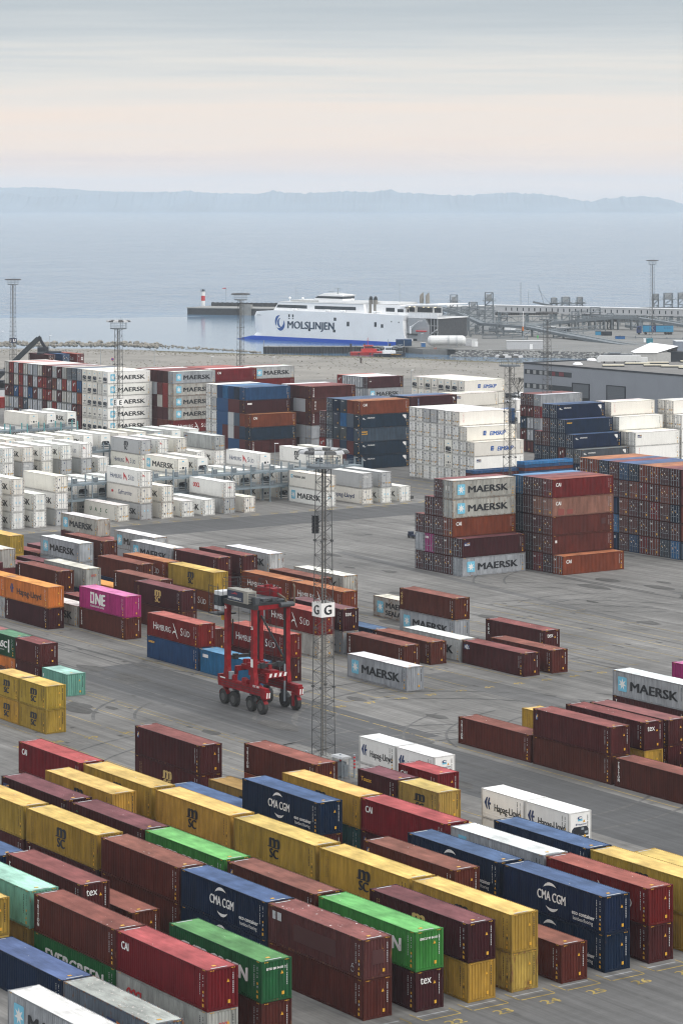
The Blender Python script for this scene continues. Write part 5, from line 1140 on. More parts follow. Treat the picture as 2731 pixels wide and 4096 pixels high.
for sy in (-1, 1):
    for x in WX:
        w = thing('wheel', '', '', (0, 0, 0)); del w['label']; del w['category']; w.parent = sc_; w.location = (x, sy*TY, .83)
        obj('tyre', tyre, w); obj('rim', rim, w)
        m = MB(); y0 = sy*(TY-.34); m.box(x-.22, x+.22, y0-.07, y0+.07, .5, 1.75); m.box(x-.3, x+.3, min(y0, sy*TY)-.1, max(y0, sy*TY)+.1, 1.76, 2.0)
        for k in range(5):
            a0, a1 = math.radians(15+k*28), math.radians(15+(k+1)*28)
            m.add([(x-.92*math.cos(a0), sy*TY-.27, .83+.92*math.sin(a0)), (x-.92*math.cos(a1), sy*TY-.27, .83+.92*math.sin(a1)), (x-.92*math.cos(a1), sy*TY+.27, .83+.92*math.sin(a1)), (x-.92*math.cos(a0), sy*TY+.27, .83+.92*math.sin(a0))], [(0, 1, 2, 3)])
        m.build('wheel_fork', M_CBLK if x in (WX[1], WX[2]) else M_CRED, sc_)
    m = MB(); m.box(-4.9, 4.85, sy*TY-.30, sy*TY+.30, 2.02, 2.95); m.box(-4.9, -4.4, sy*TY-.34, sy*TY+.34, 2.3, 3.3); m.box(4.3, 5.0, sy*TY-.34, sy*TY+.34, 1.8, 2.7)
    for z in (2.25, 2.5, 2.75): m.box(-4.2, 4.1, sy*TY-.32, sy*TY+.32, z, z+.06)
    m.build('chassis_beam', M_CRED, sc_)
    m = MB()
    for z in (2.33, 2.6): m.box(-4.1, 4.0, sy*TY-.33, sy*TY+.33, z, z+.05)
    m.build('groove_strip', M_CBLK, sc_)  # raised black strips painting the dark of the beam's grooves
    for x in LX:
        m = MB()
        for z0, z1, a, b in ((3.0, 4.4, .54, .30), (4.4, 11.95, .285, .27)):
            y = sy*(TY-.02); m.add([(x-a, y-.27, z0), (x+a, y-.27, z0), (x+a, y+.27, z0), (x-a, y+.27, z0), (x-b, y-.26, z1), (x+b, y-.26, z1), (x+b, y+.26, z1), (x-b, y+.26, z1)], [(0, 3, 2, 1), (4, 5, 6, 7), (0, 1, 5, 4), (1, 2, 6, 5), (2, 3, 7, 6), (3, 0, 4, 7)])
        m.build('leg', M_CRED, sc_)
        m = MB(); m.box(x-.16, x+.16, sy*TY-sy*.33-.05, sy*TY-sy*.33+.05, 3.6, 11.5); m.build('lifting_rail', M_CBLK, sc_)
    m = MB()
    for k in range(6): m.cbox((random.uniform(-2.6, 1.2), sy*TY+random.uniform(-.15, .15), 3.2), (random.uniform(.25, .7), random.uniform(.3, .55), random.uniform(.35, .8)))
    m.build('hydraulics', M_CRED, sc_)
m = MB(); m.bar((-2.5, -TY, 3.0), (-2.5, -TY, 3.85), .32, 12); m.build('tank', M_STEEL, sc_)
for x in LX:
    m = MB(); m.box(x-.28, x+.28, -TY-.26, TY+.26, 11.35, 11.95); m.build('cross_beam', M_CRED, sc_)
    m = MB(); z = 5.15 if x < 0 else 4.85
    m.box(x-.16, x+.16, -TY+.3, TY-.3, z, z+.36); m.box(x-.26, x+.26, -1.4, -.9, z-.1, z+.5); m.box(x-.26, x+.26, .8, 1.3, z-.1, z+.5); m.build('lifting_cross_member', M_CBLK, sc_)
    m = MB()
    for y in (-.75, .75):
        m.bar((x, y, z+.3), (x, y, 11.3), .025, 4)
    m.build('hoist_chain', M_CBLK, sc_)
m = MB()
for sy in (-1, 1): m.box(-3.9, 2.7, sy*TY-.3, sy*TY+.3, 11.45, 12.0)
m.box(-3.6, 2.5, -1.9, 1.9, 11.85, 12.0); m.build('top_frame', M_CBLK, sc_)
eh = MB(); eh.box(-2.75, 1.5, -2.62, -1.45, 11.95, 13.35); eh.box(-2.0, -1.0, -1.45, -.4, 12.0, 13.2); eho = eh.build('engine_housing', M_BEIGE, sc_)
sg = MB(); sg.box(-2.65, .55, -2.66, -2.62, 12.05, 13.15); sgo = sg.build('sign', M_SIGNN, eho)
tx = MB(); put_text(tx, 'APM TERMINALS', -2.45, 12.22, .36, 0, 0, off=.01, width=2.6); o_ = tx.build('lettering', M_WHITE, sgo, (0, -2.668, 0), fix=False)
tx = MB(); tx.box(-1.9, -.6, -.001, .001, 12.82, 12.87); tx.poly([(-1.5, 0, 12.8), (-1.2, 0, 13.0), (-.5, 0, 12.95), (-1.1, 0, 12.9)], 0); tx.build('emblem', M_RED, sgo, (0, -2.668, 0), fix=False)
gr2 = MB(); 
for k in range(6): gr2.box(1.51, 1.54, -2.5, -1.6, 12.1+k*.18, 12.2+k*.18)
gr2.build('grille', M_CGREY, eho)
m = MB(); m.box(-2.3, 2.1, -1.3, 2.2, 12.0, 12.2); m.box(.4, 2.2, -1.0, 1.0, 12.2, 12.5); m.box(1.6, 2.3, -2.1, -1.5, 11.9, 12.7); m.box(-3.6, -2.6, -1.8, 1.0, 12.0, 12.6); m.build('engine_deck', M_CGREY, sc_)
m = MB(); m.box(-2.4, .9, 1.15, 2.35, 12.4, 13.3); m.box(-1.2, -.7, 1.3, 2.2, 13.3, 13.6)
for k in range(7): m.box(.9, .96, 1.2, 2.3, 12.45+k*.12, 12.52+k*.12)
m.build('radiator_hood', M_CRED, sc_)
m = MB(); m.bar((2.75, .9, 11.75), (2.75, 2.75, 11.75), .28, 12); m.build('silencer', M_CGREY, sc_)
m = MB(); m.bar((2.85, 2.75, 11.8), (2.85, 2.8, 13.6), .10, 8); m.bar((2.85, 2.8, 13.6), (2.6, 2.8, 13.95), .11, 8); m.bar((1.2, 1.6, 12.8), (2.6, 1.7, 12.4), .12, 8); m.bar((2.6, 1.7, 12.4), (2.7, 1.8, 11.9), .12, 8); m.build('exhaust_pipe', plain('rusty_pipe', (.12, .09, .06), .6), sc_)
m = MB()                                                       # hoses and small fittings
for k in range(16):
    a = Vector((random.uniform(1.6, 2.6), random.uniform(-1.9, 1.9), random.uniform(11.9, 12.2))); b = a+Vector((random.uniform(-.6, .5), random.uniform(-.9, .9), random.uniform(-.1, .4))); m.bar(a, b, .045, 5)
m.build('hoses', M_CBLK, sc_)
cb = MB(); cb.box(-5.35, -3.95, -2.75, -1.0, 10.6, 12.75); cbo = cb.build('cab', M_CABW, sc_)
gl_ = MB(); gl_.box(-5.38, -3.92, -2.78, -.97, 11.1, 12.3); gl_.build('cab_window', M_GLASS, cbo)
m = MB(); m.box(-5.9, -3.8, -3.2, -.8, 10.1, 10.25)
for x, y in ((-5.85, -3.15), (-5.85, -.85), (-3.85, -3.15), (-4.9, -3.15), (-5.85, -2.0)): m.bar((x, y, 10.2), (x, y, 13.4), .035, 4)
for z in (10.75, 11.3): m.bar((-5.85, -3.15, z), (-3.85, -3.15, z), .025, 4); m.bar((-5.85, -3.15, z), (-5.85, -.85, z), .025, 4)
m.bar((-5.85, -3.15, 13.3), (-3.85, -3.15, 13.3), .03, 4); m.build('cab_platform', M_CBLK, sc_)
m = MB(); m.box(-4.3, -3.9, -2.5, -2.1, 9.5, 10.1); m.build('work_lamp', M_YEL, sc_)
m = MB()                                                       # roof railings
pts = [(-3.7, -2.6), (-2.8, -2.6), (-2.8, -1.2), (.6, -1.2), (.6, .9), (2.4, .9)]
for a, b in zip(pts, pts[1:]):
    for z in (13.5, 14.0, 14.4) if a[0] < -2.5 else (13.1, 13.55, 13.9): m.bar((*a, z), (*b, z), .028, 4)
for x, y in pts: m.bar((x, y, 12.4), (x, y, 14.3 if x < -2 else 13.9), .032, 4)
for k in range(6): m.bar((-2.6+k*.6, -1.2, 12.4), (-2.6+k*.6, -1.2, 13.9), .025, 4)
for k in range(5): m.bar((-3.7+k*.25, 2.2, 12.4), (-3.7+k*.25, 2.2, 13.9), .025, 4)
m.bar((-3.7, 2.2, 13.9), (.9, 2.2, 14.2), .03, 4); m.bar((-3.7, -2.6, 14.4), (-3.7, 2.2, 14.2), .03, 4); m.build('roof_railing', M_CBLK, sc_)
m = MB()                                                       # ladder between the right-hand legs
for dx in (-.2, .2): m.bar((-1.0+dx, 1.9, 11.5), (-.2+dx, 1.9, 3.6), .03, 4)
for k in range(26): f = k/26; x = -1.0+.8*f; z = 11.5-7.9*f; m.bar((x-.2, 1.9, z), (x+.2, 1.9, z), .02, 3)
for k in range(6):
    f = .1+k/7; x = -1.0+.8*f; z = 11.5-7.9*f; m.bar((x-.2, 1.9, z), (x-.3, 1.2, z), .02, 3); m.bar((x+.2, 1.9, z), (x+.3, 1.2, z), .02, 3); m.bar((x-.3, 1.2, z), (x+.3, 1.2, z), .02, 3)
m.build('ladder', M_CBLK, sc_)
m = MB(); m.bar((-3.0, TY-.1, 9.7), (1.9, TY-.1, 5.4), .12, 6); m.bar((-3.0, -TY+.5, 9.7), (-3.1, -TY+.5, 6.8), .08, 6); m.build('diagonal_brace', M_CBLK, sc_)
m = MB(); m.box(-3.1, 3.1, -.55, .55, 4.0, 4.5); m.box(-1.4, 1.1, -.9, .9, 4.4, 4.9); m.box(-.6, .6, -1.15, -.8, 3.6, 4.7)
for sx in (-1, 1): m.box(sx*3.1-.25, sx*3.1+.25, -1.25, 1.25, 3.75, 4.3); m.box(sx*3.1-.2, sx*3.1+.2, -1.3, -1.05, 3.3, 4.0); m.box(sx*3.1-.2, sx*3.1+.2, 1.05, 1.3, 3.3, 4.0)
for k in range(8): m.cbox((random.uniform(-2.5, 2.5), random.uniform(-.7, .7), 4.85), (.4, .4, .5))
spo = m.build('spreader', M_CRED, sc_)
m = MB(); zs_ = 3.85
for k in range(8):
    y0 = -1.3+k*.325; m.add([(3.37, y0, zs_), (3.37, y0+.325, zs_), (3.37, y0+.325+.12, zs_+.42), (3.37, y0+.12, zs_+.42)], [(0, 1, 2, 3)], k % 2)
m.build('warning_stripes', [M_CRED, M_SOLIDW], spo, fix=False)
m = MB()
for sy in (-1, 1):
    for k in range(4): m.add([(5.01, sy*TY-.33+k*.16, 1.9), (5.01, sy*TY-.17+k*.16, 1.9), (5.01, sy*TY-.12+k*.16, 2.5), (5.01, sy*TY-.28+k*.16, 2.5)], [(0, 1, 2, 3)], k % 2)
m.build('bumper_stripes', [M_CRED, M_SOLIDW], sc_, fix=False)
tx = MB(); put_text(tx, '26', 1.95, 9.2, .55, 0, 0, off=.02, width=.46); put_text(tx, '26', -3.58, 10.9, .5, 0, 0, off=.02, width=.42); tx.build('fleet_number', M_WHITE, sc_, (0, -TY-.27, 0), fix=False)
tx = MB(); put_text(tx, 'ESC 350', 2.5, 2.86, .34, 0, 0, off=.012, width=1.2); tx.box(-4.4, -3.3, -.001, .001, 2.95, 3.1); tx.build('lettering', M_WHITE, sc_, (0, -TY-.345, 0), fix=False)
m = MB(); m.box(1.98, 2.4, -TY-.30, -TY-.27, 5.0, 5.9); m.build('notice_plate', M_SIGNW, sc_)
m = MB(); m.box(2.25, 2.5, TY-.55, TY-.40, .8, 5.0); m.build('guard_rail', M_STEEL, sc_)

# ------------------------------------------------------------------ small things around the mast foot and on the yard
m = MB(); P = yard(-219.2, 151.2)
cab_o = thing('switch_cabinet', 'galvanised switch cabinets with pale sloping roof at the mast foot', 'cabinet', Vector(((1362-1365.5)*267.3/10781.58, 267.3, 0)), ROT_U); cab_o.scale = (.62, .62, .8)
m.box(-.9, .9, -.5, .5, .3, 2.0); m.box(1.1, 1.6, -.4, .4, .3, 1.7); m.build('cabinet_box', M_DECK, cab_o)
m = MB(); m.prism([(-1.3, -1.0, 2.5), (-1.3, 1.0, 2.5), (-1.3, .8, 2.75), (-1.3, -.8, 2.75)], (3.0, 0, 0)); m.build('rain_roof', M_HOOD, cab_o)
m = MB()
for x in (-1.0, 1.5):
    for y in (-.7, .7): m.box(x-.06, x+.06, y-.06, y+.06, 0, 2.5)
m.build('post', M_STEEL, cab_o)
bo = MB(); 
def bollard(P, label):
    o = thing('bollard', label, 'bollard', P, 0, 'striped posts round the mast foot')
    m = MB(); m.bar((0, 0, 0), (0, 0, 2.3), .11, 10); m.build('post', M_STEEL, o)
    m = MB()
    for k in range(4): m.bar((0, 0, .95+k*.33), (0, 0, 1.12+k*.33), .118, 10)
    m.build('red_band', M_SOLIDR, o)
pb = lambda x, y: ((x-1365.5)*(10781.58*CAM_H/(y-795))/10781.58, 10781.58*CAM_H/(y-795), 0)
bollard(pb(1417, 3112), 'red and white striped post standing alone right of the mast foot')
bollard(pb(1361, 3110), 'red and white striped post in front of the switch cabinets')
bollard(pb(1225, 3095), 'grey post left of the mast foot behind the brown container')
o = MB(); o.box(-.9, .9, -.45, .45, 0, .55); tag(o.build('concrete_block', plain('dark_concrete', (.06, .06, .06), .9), None, yard(-417.3, 303.2), ROT_V), 'dark concrete block on the asphalt beside the last reefer', 'concrete block')
o = thing('tow_tractor', 'small dark blue vehicle half hidden behind the stepped grey stack', 'tow tractor', Vector(pixw(948, 1235.5) + (0,)), ROT_U); o.scale = (.62, .62, .62)
m = MB(); m.box(-1.6, 1.6, -.7, .7, .35, .95); m.box(-1.5, -.4, -.6, .6, .95, 1.7); m.build('body', plain('tractor_navy', (.012, .02, .045), .5), o)
m = MB()
for x in (-1.0, 1.0):
    for y in (-.65, .65): cyl(m, x, y, .35, .35, .25, 12)
m.build('wheels', M_TYRE, o)
# ------------------------------------------------------------------ harbour: ferry, terminal, breakwater, boats
def at(px, py, Y): return Vector(((px-1365.5)*Y/10781.58, Y, CAM_H-(py-795.0)*Y/10781.58))     # a survey point at a known distance
def gnd(px, py, z=0.0):
    Y = 10781.58*(CAM_H-z)/(py-795.0); return Vector(((px-1365.5)*Y/10781.58, Y, z))
M_FWH = plain('ferry_white_paint', (.88, .89, .90), .35, noise=.05, scale=.15); M_FBL = plain('ferry_blue_paint', (.008, .085, .50), .4); M_FWIN = plain('ferry_window_band', (.035, .045, .055), .2)
M_FGR = plain('ferry_stern_grey', (.36, .38, .40), .5, noise=.08); M_FDK = plain('ferry_dark_opening', (.02, .025, .03), .6); M_FNAV = plain('ferry_lettering_dark', (.02, .045, .085), .5); M_FROOF = plain('ferry_roof_grey', (.52, .53, .53), .6, noise=.1)
M_FUN = plain('funnel_grey_brown', (.20, .19, .17), .55); M_LAMP = newmat('lit_deck_lamp')[0]; MATS['lit_deck_lamp'].node_tree.nodes['Principled BSDF'].inputs['Emission Color'].default_value = (1, .82, .5, 1); MATS['lit_deck_lamp'].node_tree.nodes['Principled BSDF'].inputs['Emission Strength'].default_value = 3.0
FR = math.atan2(-.616, .788)
fer = thing('ferry', 'white and blue high-speed ferry with big dark lettering moored behind the quay', 'ferry', (-44.95, 1145, -2), FR)
ZF = 2.0                                                        # everything below in metres above the water
hull = MB(); Bm = 26.0
lev = [(1.3, 8.2), (3.0, 10.3), (6.0, 9.5), (10.1, 9.2), (12.0, 10.2)]
xs = [0, .6, 1.5, 3, 5, 8, 12, 18, 26, 40, 60, 79.3]
def hy_(d): return 1.6*max(0, 1-d/5.0)**2.0
nn = len(xs); grid = []
for side in (0, 1):
    for z, x0 in lev:
        top = 10.3+1.7 if z > 11 else None
        for dx in xs:
            x = min(89.5, x0+dx); zz = z if z < 11 else 12.0+(.7 if dx > 11 else .7*dx/11)-(.4*max(0, (x-60)/30))
            y = hy_(dx) if side == 0 else Bm-hy_(dx); grid.append((x, y, zz))
L_ = len(lev); fs = []
for side in (0, 1):
    o0 = side*L_*nn
    for i in range(L_-1):
        for j in range(nn-1):
            q_ = (o0+i*nn+j, o0+i*nn+j+1, o0+(i+1)*nn+j+1, o0+(i+1)*nn+j); fs.append(q_ if side == 0 else q_[::-1])
for j in range(nn-1):
    a = (L_-1)*nn+j; fs.append((a, a+1, a+1+L_*nn, a+L_*nn)); a = j; fs.append((a+L_*nn, a+1+L_*nn, a+1, a))
for i in range(L_-1): a = i*nn; fs.append((a, a+nn, a+nn+L_*nn, a+L_*nn))
a = [nn-1+i*nn for i in range(L_)]; fs.append(tuple(a+[k+L_*nn for k in a[::-1]]))
hull.add(grid, fs); hu = hull.build('hull', M_FWH, fer)
for y0, y1 in ((0, 4.6), (Bm-4.6, Bm)):
    m = MB(); ym = y0+.5 if y0 == 0 else (y0+y1)/2
    prof = [(0, ym, -.2), (8.2, y0 if y0 == 0 else y1, 1.3), (89.5, y0 if y0 == 0 else y1, 1.0), (89.5, y0 if y0 == 0 else y1, -1.5), (6, y0 if y0 == 0 else y1, -1.5)]
    out = [(0, ym, .02), (9, y0-.03, 1.7), (89.7, y0-.03, 1.35), (89.7, y0-.03, -1.5), (5, y0, -1.5)]; inn = [(0.3, ym, .0), (9, y1+.03, 1.7), (89.7, y1+.03, 1.35), (89.7, y1+.03, -1.5), (5, y1, -1.5)]
    m.add(out+inn, [(0, 1, 2, 3, 4), (9, 8, 7, 6, 5), (0, 5, 6, 1), (1, 6, 7, 2), (2, 7, 8, 3)]); m.build('waterline_hull', M_FBL, fer)
m = MB()
for x, z, w, h in ((59.8, 8.0, 1.3, 1.9), (74.0, 8.2, 1.2, 1.9), (77.4, 7.7, 1.2, 1.4), (53.0, 9.8, 1.3, 1.3), (52.6, 4.9, 1.3, 1.1), (39.5, 5.0, 1.2, 1.1), (82.5, 9.6, .5, .5), (86.2, 9.4, .5, .5)): m.box(x, x+w, -.03, .1, z-h/2, z+h/2)
for x in (28.9, 30.9): m.box(x, x+.8, -.03, .1, 10.0, 11.2); m.box(x, x+.8, -.03, .1, 9.2, 9.6)
m.build('hull_window', M_FWIN, fer)
tx = MB(); put_text(tx, 'MOLSLINJEN', 28.2, 5.35, 4.35, 0, 0, off=.13, width=24.6)
put_text(tx, 'EXPRESS 3', 11.6, 10.3, .6, 0, 0, off=0)
tx.build('lettering', M_FNAV, hu, (0, -.06, 0), fix=False)
lg = MB()
for r_, a0, a1, w_, cx, cz in ((2.9, 95, 215, 1.3, 24.6, 7.7), (1.9, 100, 285, 1.1, 25.0, 7.6), (2.7, 225, 385, 1.5, 24.3, 7.5)): arc(lg, cx, cz, r_, a0, a1, w_, 0, sx=.85, n=14)
lg.build('emblem', plain('ferry_emblem_blue', (.02, .09, .30), .5), hu, (0, -.06, 0), fix=False)
m = MB(); m.prism([(18.8, 2.5, 12.6), (21.6, 2.5, 16.1), (66.5, 2.5, 16.1), (67.2, 2.5, 12.5)], (0, 21, 0)); ss = m.build('passenger_deck', M_FWH, fer)
m = MB(); m.prism([(20.4, 2.44, 13.75), (21.2, 2.44, 15.0), (36.9, 2.44, 15.0), (36.9, 2.44, 13.65)], (0, .1, 0)); m.build('window', M_FWIN, ss)
m = MB(); m.box(41.0, 62.6, 2.44, 2.6, 13.6, 14.95); m.build('window', M_FWIN, ss)
m = MB(); m.box(21.5, 66.5, 2.3, 23.7, 16.1, 16.3); m.box(25, 81.5, 6.5, 19.5, 16.3, 17.0); m.build('roof', M_FROOF, fer)
m = MB(); m.box(19.5, 67.3, 2.0, 2.5, 12.45, 12.75); m.box(40, 81.6, 6.4, 6.5, 16.4, 17.2); m.build('deck_edge', M_FWH, fer)
m = MB(); m.prism([(34.5, 9, 17.0), (37.6, 9, 19.0), (40.5, 9, 19.9), (50.6, 9, 19.4), (50.6, 9, 17.0)], (0, 8, 0)); br_ = m.build('bridge', M_FWH, fer)
m = MB(); m.prism([(36.0, 8.94, 17.9), (37.3, 8.94, 18.75), (50.65, 8.94, 18.75), (50.65, 8.94, 17.8)], (0, 8.12, 0)); m.build('bridge_window', M_FWIN, br_)
m = MB(); m.prism([(37.4, 8.8, 18.9), (41.0, 10, 20.1), (50.9, 10, 19.3), (50.9, 8.8, 18.9)], (0, 8, 0)); m.build('bridge_roof', M_FROOF, br_)
m = MB(); m.bar((45, 13, 19.8), (45, 13, 22.3), .35, 6, r2=.15); m.box(43.4, 46.6, 12.9, 13.1, 22.0, 22.2); m.box(40, 43, 12.8, 13.2, 20.5, 20.7); m.bar((26.5, 8, 16.3), (26.5, 8, 22.5), .06, 4); m.bar((27.6, 8, 16.3), (27.6, 8, 20.5), .05, 4); m.bar((77.2, 13, 17), (77.2, 13, 25.0), .16, 5, r2=.05); m.box(76.6, 77.8, 12.9, 13.1, 24.0, 24.2); m.build('mast', M_STEEL, fer)
for x, y in ((31.0, 7), (24.0, 7), (56.5, 8)):
    m = MB(); m.bar((x, y, 16.3), (x, y, 17.2), .12, 6)
    for k in range(4): a0, a1 = k*45, k*45+45; m.bar((x, y, 17.7-.55*math.cos(math.radians(a0))), (x, y, 17.7-.55*math.cos(math.radians(a1))), max(.02, .55*math.sin(math.radians(a0))), 10, r2=max(.02, .55*math.sin(math.radians(a1))))
    m.build('radar_dome', M_FWH, fer)
for x in (68.5, 70.9):
    m = MB(); m.bar((x, 5, 12.5), (x, 5, 18.0), .85, 14); f1 = m.build('funnel', M_FUN, fer); m = MB(); m.bar((x, 5, 18.0), (x, 5, 18.9), .85, 14, r2=.7); m.bar((x, 5, 18.9), (x, 5, 19.5), .7, 14, r2=.3); m.build('funnel_cap', M_FDK, f1)
for x in (84.0, 87.0):
    m = MB(); m.bar((x, 19, 16.5), (x, 19, 19.5), .85, 14); m.bar((x, 19, 19.5), (x+.7, 19, 21.0), .85, 12, r2=.15); m.build('funnel', M_FUN, fer)
m = MB(); m.box(66.9, 84, 4.5, 21.5, 12.5, 16.2); m.build('aft_house', M_FWH, fer)
m = MB(); m.box(76.6, 81.0, 4.44, 4.6, 13.4, 15.0); m.box(85.2, 88.0, 4.4, 4.6, 13.3, 14.6); m.build('window', M_FWIN, fer)
m = MB(); m.box(82.4, 87.5, 3.4, 9, 12.5, 15.3); m.build('deck_cabin', M_FWH, fer)
m = MB(); m.box(83.3, 86.3, 3.34, 3.5, 13.3, 14.6); m.build('window', M_FWIN, fer)
# open aft lounge: roof slab, glazing behind, white parapet, lamps
m = MB(); m.prism([(85, 2.5, 15.9), (93, 2.5, 16.7), (104, 2.5, 17.0), (104, 2.5, 16.6), (93, 2.5, 16.2), (85, 2.5, 15.4)], (0, 21, 0)); m.build('aft_roof', M_FWH, fer)
m = MB(); m.box(85.5, 103.5, 6.0, 6.3, 12.6, 16.3); m.build('aft_wall', M_FWH, fer)
m = MB(); m.box(87.5, 90, 5.9, 6.02, 13.6, 15.4); m.box(91.5, 99, 5.9, 6.02, 13.5, 15.5); m.box(100, 103.4, 5.9, 6.02, 13.5, 15.5); m.build('window', M_FWIN, fer)
m = MB(); m.box(84.5, 104.2, 2.4, 2.6, 11.3, 13.4)
for k in range(14): m.box(85.5+k*1.4, 85.62+k*1.4, 2.3, 2.4, 11.3, 13.4)
m.box(84.5, 104.2, 2.6, 23.5, 11.2, 11.5); m.build('aft_deck', M_FWH, fer)
m = MB()
for x in (88.2, 90.6, 95.2, 97.6, 101.0): m.box(x, x+.5, 4.5, 4.9, 15.6, 15.75)
m.build('deck_lamp', M_LAMP, fer)
m = MB(); m.prism([(89.6, 2, 11.2), (98.0, 2, 11.2), (100.0, 2, 8.0), (100.0, 2, -.5), (89.6, 2, -.5)], (0, 4, 0))
for k in range(18): m.box(89.6, 99.5, 1.95, 2.0, .2+k*.6, .28+k*.6)
m.build('stern_bulwark', M_FGR, fer)
m = MB(); m.box(100.0, 103.8, 3, 23, 3.4, 11.1); m.box(98.5, 103.6, 5, 21, -.5, 3.4); m.build('car_deck_shade', plain('shaded_car_deck', (.055, .06, .068), .7, noise=.3), fer)  # solid boxes, the shade inside the open deck painted dark
m = MB()
for z in (3.2, 5.6, 8.2): m.box(99.6, 104.0, 2.6, 3.0, z, z+.25)
for x in (100.6, 102.2, 103.7): m.box(x, x+.25, 2.6, 2.9, 0, 11.1)
m.beam((98.8, 2.2, 3.3), (104, 2.2, 6.8), 1.2, .4); m.build('stern_framing', M_FGR, fer)
m = MB(); m.box(89.6, 94.5, 1.3, 2.1, 4.4, 5.0); m.box(89.7, 94.2, 1.9, 2.05, .5, 2.9); m.build('side_platform', M_FDK, fer)
m = MB(); m.bar((91.4, 1.2, 5.0), (91.4, 1.2, 8.0), .38, 8); m.bar((91.2, 1.2, 7.4), (96.2, .6, 10.2), .26, 6, r2=.12); m.bar((91.4, 1.2, 6.4), (93.6, .9, 8.7), .14, 6); m.bar((96.2, .6, 10.2), (98.0, .5, 10.3), .1, 5); m.build('boat_crane', M_FWH, fer)
m = MB(); m.bar((94.6, .9, 6.1), (99.2, .9, 6.1), .32, 8); m.bar((99.2, .9, 6.1), (100.2, .9, 6.3), .32, 8, r2=.05); m.build('rescue_boat', M_SOLIDR, fer)
for x in (30.0, 47.5, 55.5, 72.0, 74.0):
    m = MB()
    for k in (0, 1.3): m.bar((x+k, 1.4, 13.2), (x+k+1.0, 1.4, 13.2), .42, 10)
    m.build('life_raft', M_FWH, fer)
m = MB(); m.box(89.7, 93.2, -.02, .6, -.4, 3.0); m.build('stern_plate', M_FWH, fer)
tx = MB(); put_text(tx, 'EXPRESS 3', 89.9, 2.1, .66, 0, 0, off=.02, width=2.9); put_text(tx, 'AARHUS', 90.4, 1.3, .5, 0, 0, width=1.9); tx.build('lettering', M_FNAV, fer, (0, -.04, 0), fix=False)

# quay walls, terminal ground
M_PILE = plain('dark_sheet_piling', (.040, .042, .046), .7, noise=.35, scale=.6); M_CAP = plain('quay_concrete', (.26, .26, .25), .85, noise=.2, scale=.3)
M_TERM = ground_mat('terminal_pavement', (.185, .185, .18), .08, .15, .2, .15)
def pile_wall(name, label, a, b, z0, z1, th, cap=.35):
    a = Vector(a); b = Vector(b); d = (b-a); Lw = d.length; rz = math.atan2(d.y, d.x)
    o = thing(name, label, 'quay wall', (a.x, a.y, 0), rz)
    m = MB(); n = max(4, int(Lw/1.1)); pr = corr(n, .35)
    for (p, dp), (q, dq) in zip(pr, pr[1:]): m.add([(p*Lw, dp, z0), (q*Lw, dq, z0), (q*Lw, dq, z1-cap), (p*Lw, dp, z1-cap)], [(0, 1, 2, 3)])
    m.box(0, Lw, .36, th, z0, z1-cap); m.build('sheet_piling', M_PILE, o, fix=False)
    m = MB(); m.box(-.1, Lw+.1, -.08, th, z1-cap, z1); m.build('cap_beam', M_CAP, o); return o
q1 = pile_wall('quay_wall', 'long dark sheet-piled quay wall in front of the ferry', (-30.1, 1036, 0), (24.2, 1036, 0), -3, .75, 3.2, .3)
m = MB()
for x in (.2, 54): m.box(x, x+.25, .3, .55, .7, 3.0)
for k in range(13): m.cbox((2+k*4.2, .3, .85), (.8, .4, .25))
m.build('fender_post', M_CAP, q1)
tl = [gnd(1614, 1388), gnd(1690, 1396), gnd(1830, 1398), gnd(2200, 1404), gnd(2460, 1411), gnd(2731, 1424)]
back = [(330, 1200), (330, 1375), (76, 1382), (60, 1300), (36, 1215), (34, 1150)]
m = MB(); m.prism([(p.x, p.y, -3) for p in tl]+[(190, 985, -3)]+[(x, y, -3) for x, y in back], (0, 0, 3.05)); structure(m.build('terminal_ground', M_TERM))
pile_wall('quay_wall', 'dark quay wall with red ladder below the terminal edge', gnd(1620, 1389)-Vector((0, .6, 0)), gnd(1815, 1398.5)-Vector((0, .6, 0)), -3, .5, .9, .45)
o = thing('quay_ladder', 'red rescue ladder on the dark quay wall', 'ladder', gnd(1740, 1396)-Vector((0, .9, 0)))
m = MB()
for x in (-.35, .35): m.bar((x, 0, -2.6), (x, 0, .7), .09, 4)
for k in range(9): m.bar((-.35, 0, -2.4+k*.36), (.35, 0, -2.4+k*.36), .06, 4)
m.build('rails', plain('orange_red', (.55, .07, .03), .5), o)
# rock slopes
M_ROCK = plain('pale_revetment_rock', (.25, .255, .25), .9, noise=.45, scale=.7); M_ROCK2 = plain('shore_boulders', (.23, .215, .185), .9, noise=.45, scale=.5)
def rock(mb, c, r, rg):
    b = bmesh.new(); bmesh.ops.create_icosphere(b, subdivisions=1, radius=1); q_ = Vector((rg.uniform(.7, 1.2), rg.uniform(.6, 1.1), rg.uniform(.5, .9)))*r; a = rg.uniform(0, 6.3)
    ca, sa = math.cos(a), math.sin(a); vs = []
    for v in b.verts:
        k = rg.uniform(.78, 1.15); x, y, z = v.co.x*q_.x*k, v.co.y*q_.y*k, v.co.z*q_.z*k; vs.append((c[0]+ca*x-sa*y, c[1]+sa*x+ca*y, c[2]+z))
    mb.add(vs, [[v.index for v in f.verts] for f in b.faces]); b.free()
rg = random.Random(5); RK = MB(); SL = MB()
top = [gnd(1850, 1397.5)]+[gnd(2000, 1400), gnd(2200, 1404), gnd(2460, 1411), gnd(2731, 1423), gnd(2800, 1427)]; bot = [gnd(1785, 1429, -2.2), gnd(2000, 1431, -2.2), gnd(2200, 1434, -2.2), gnd(2460, 1440, -2.2), gnd(2731, 1452, -2.2), gnd(2800, 1456, -2.2)]
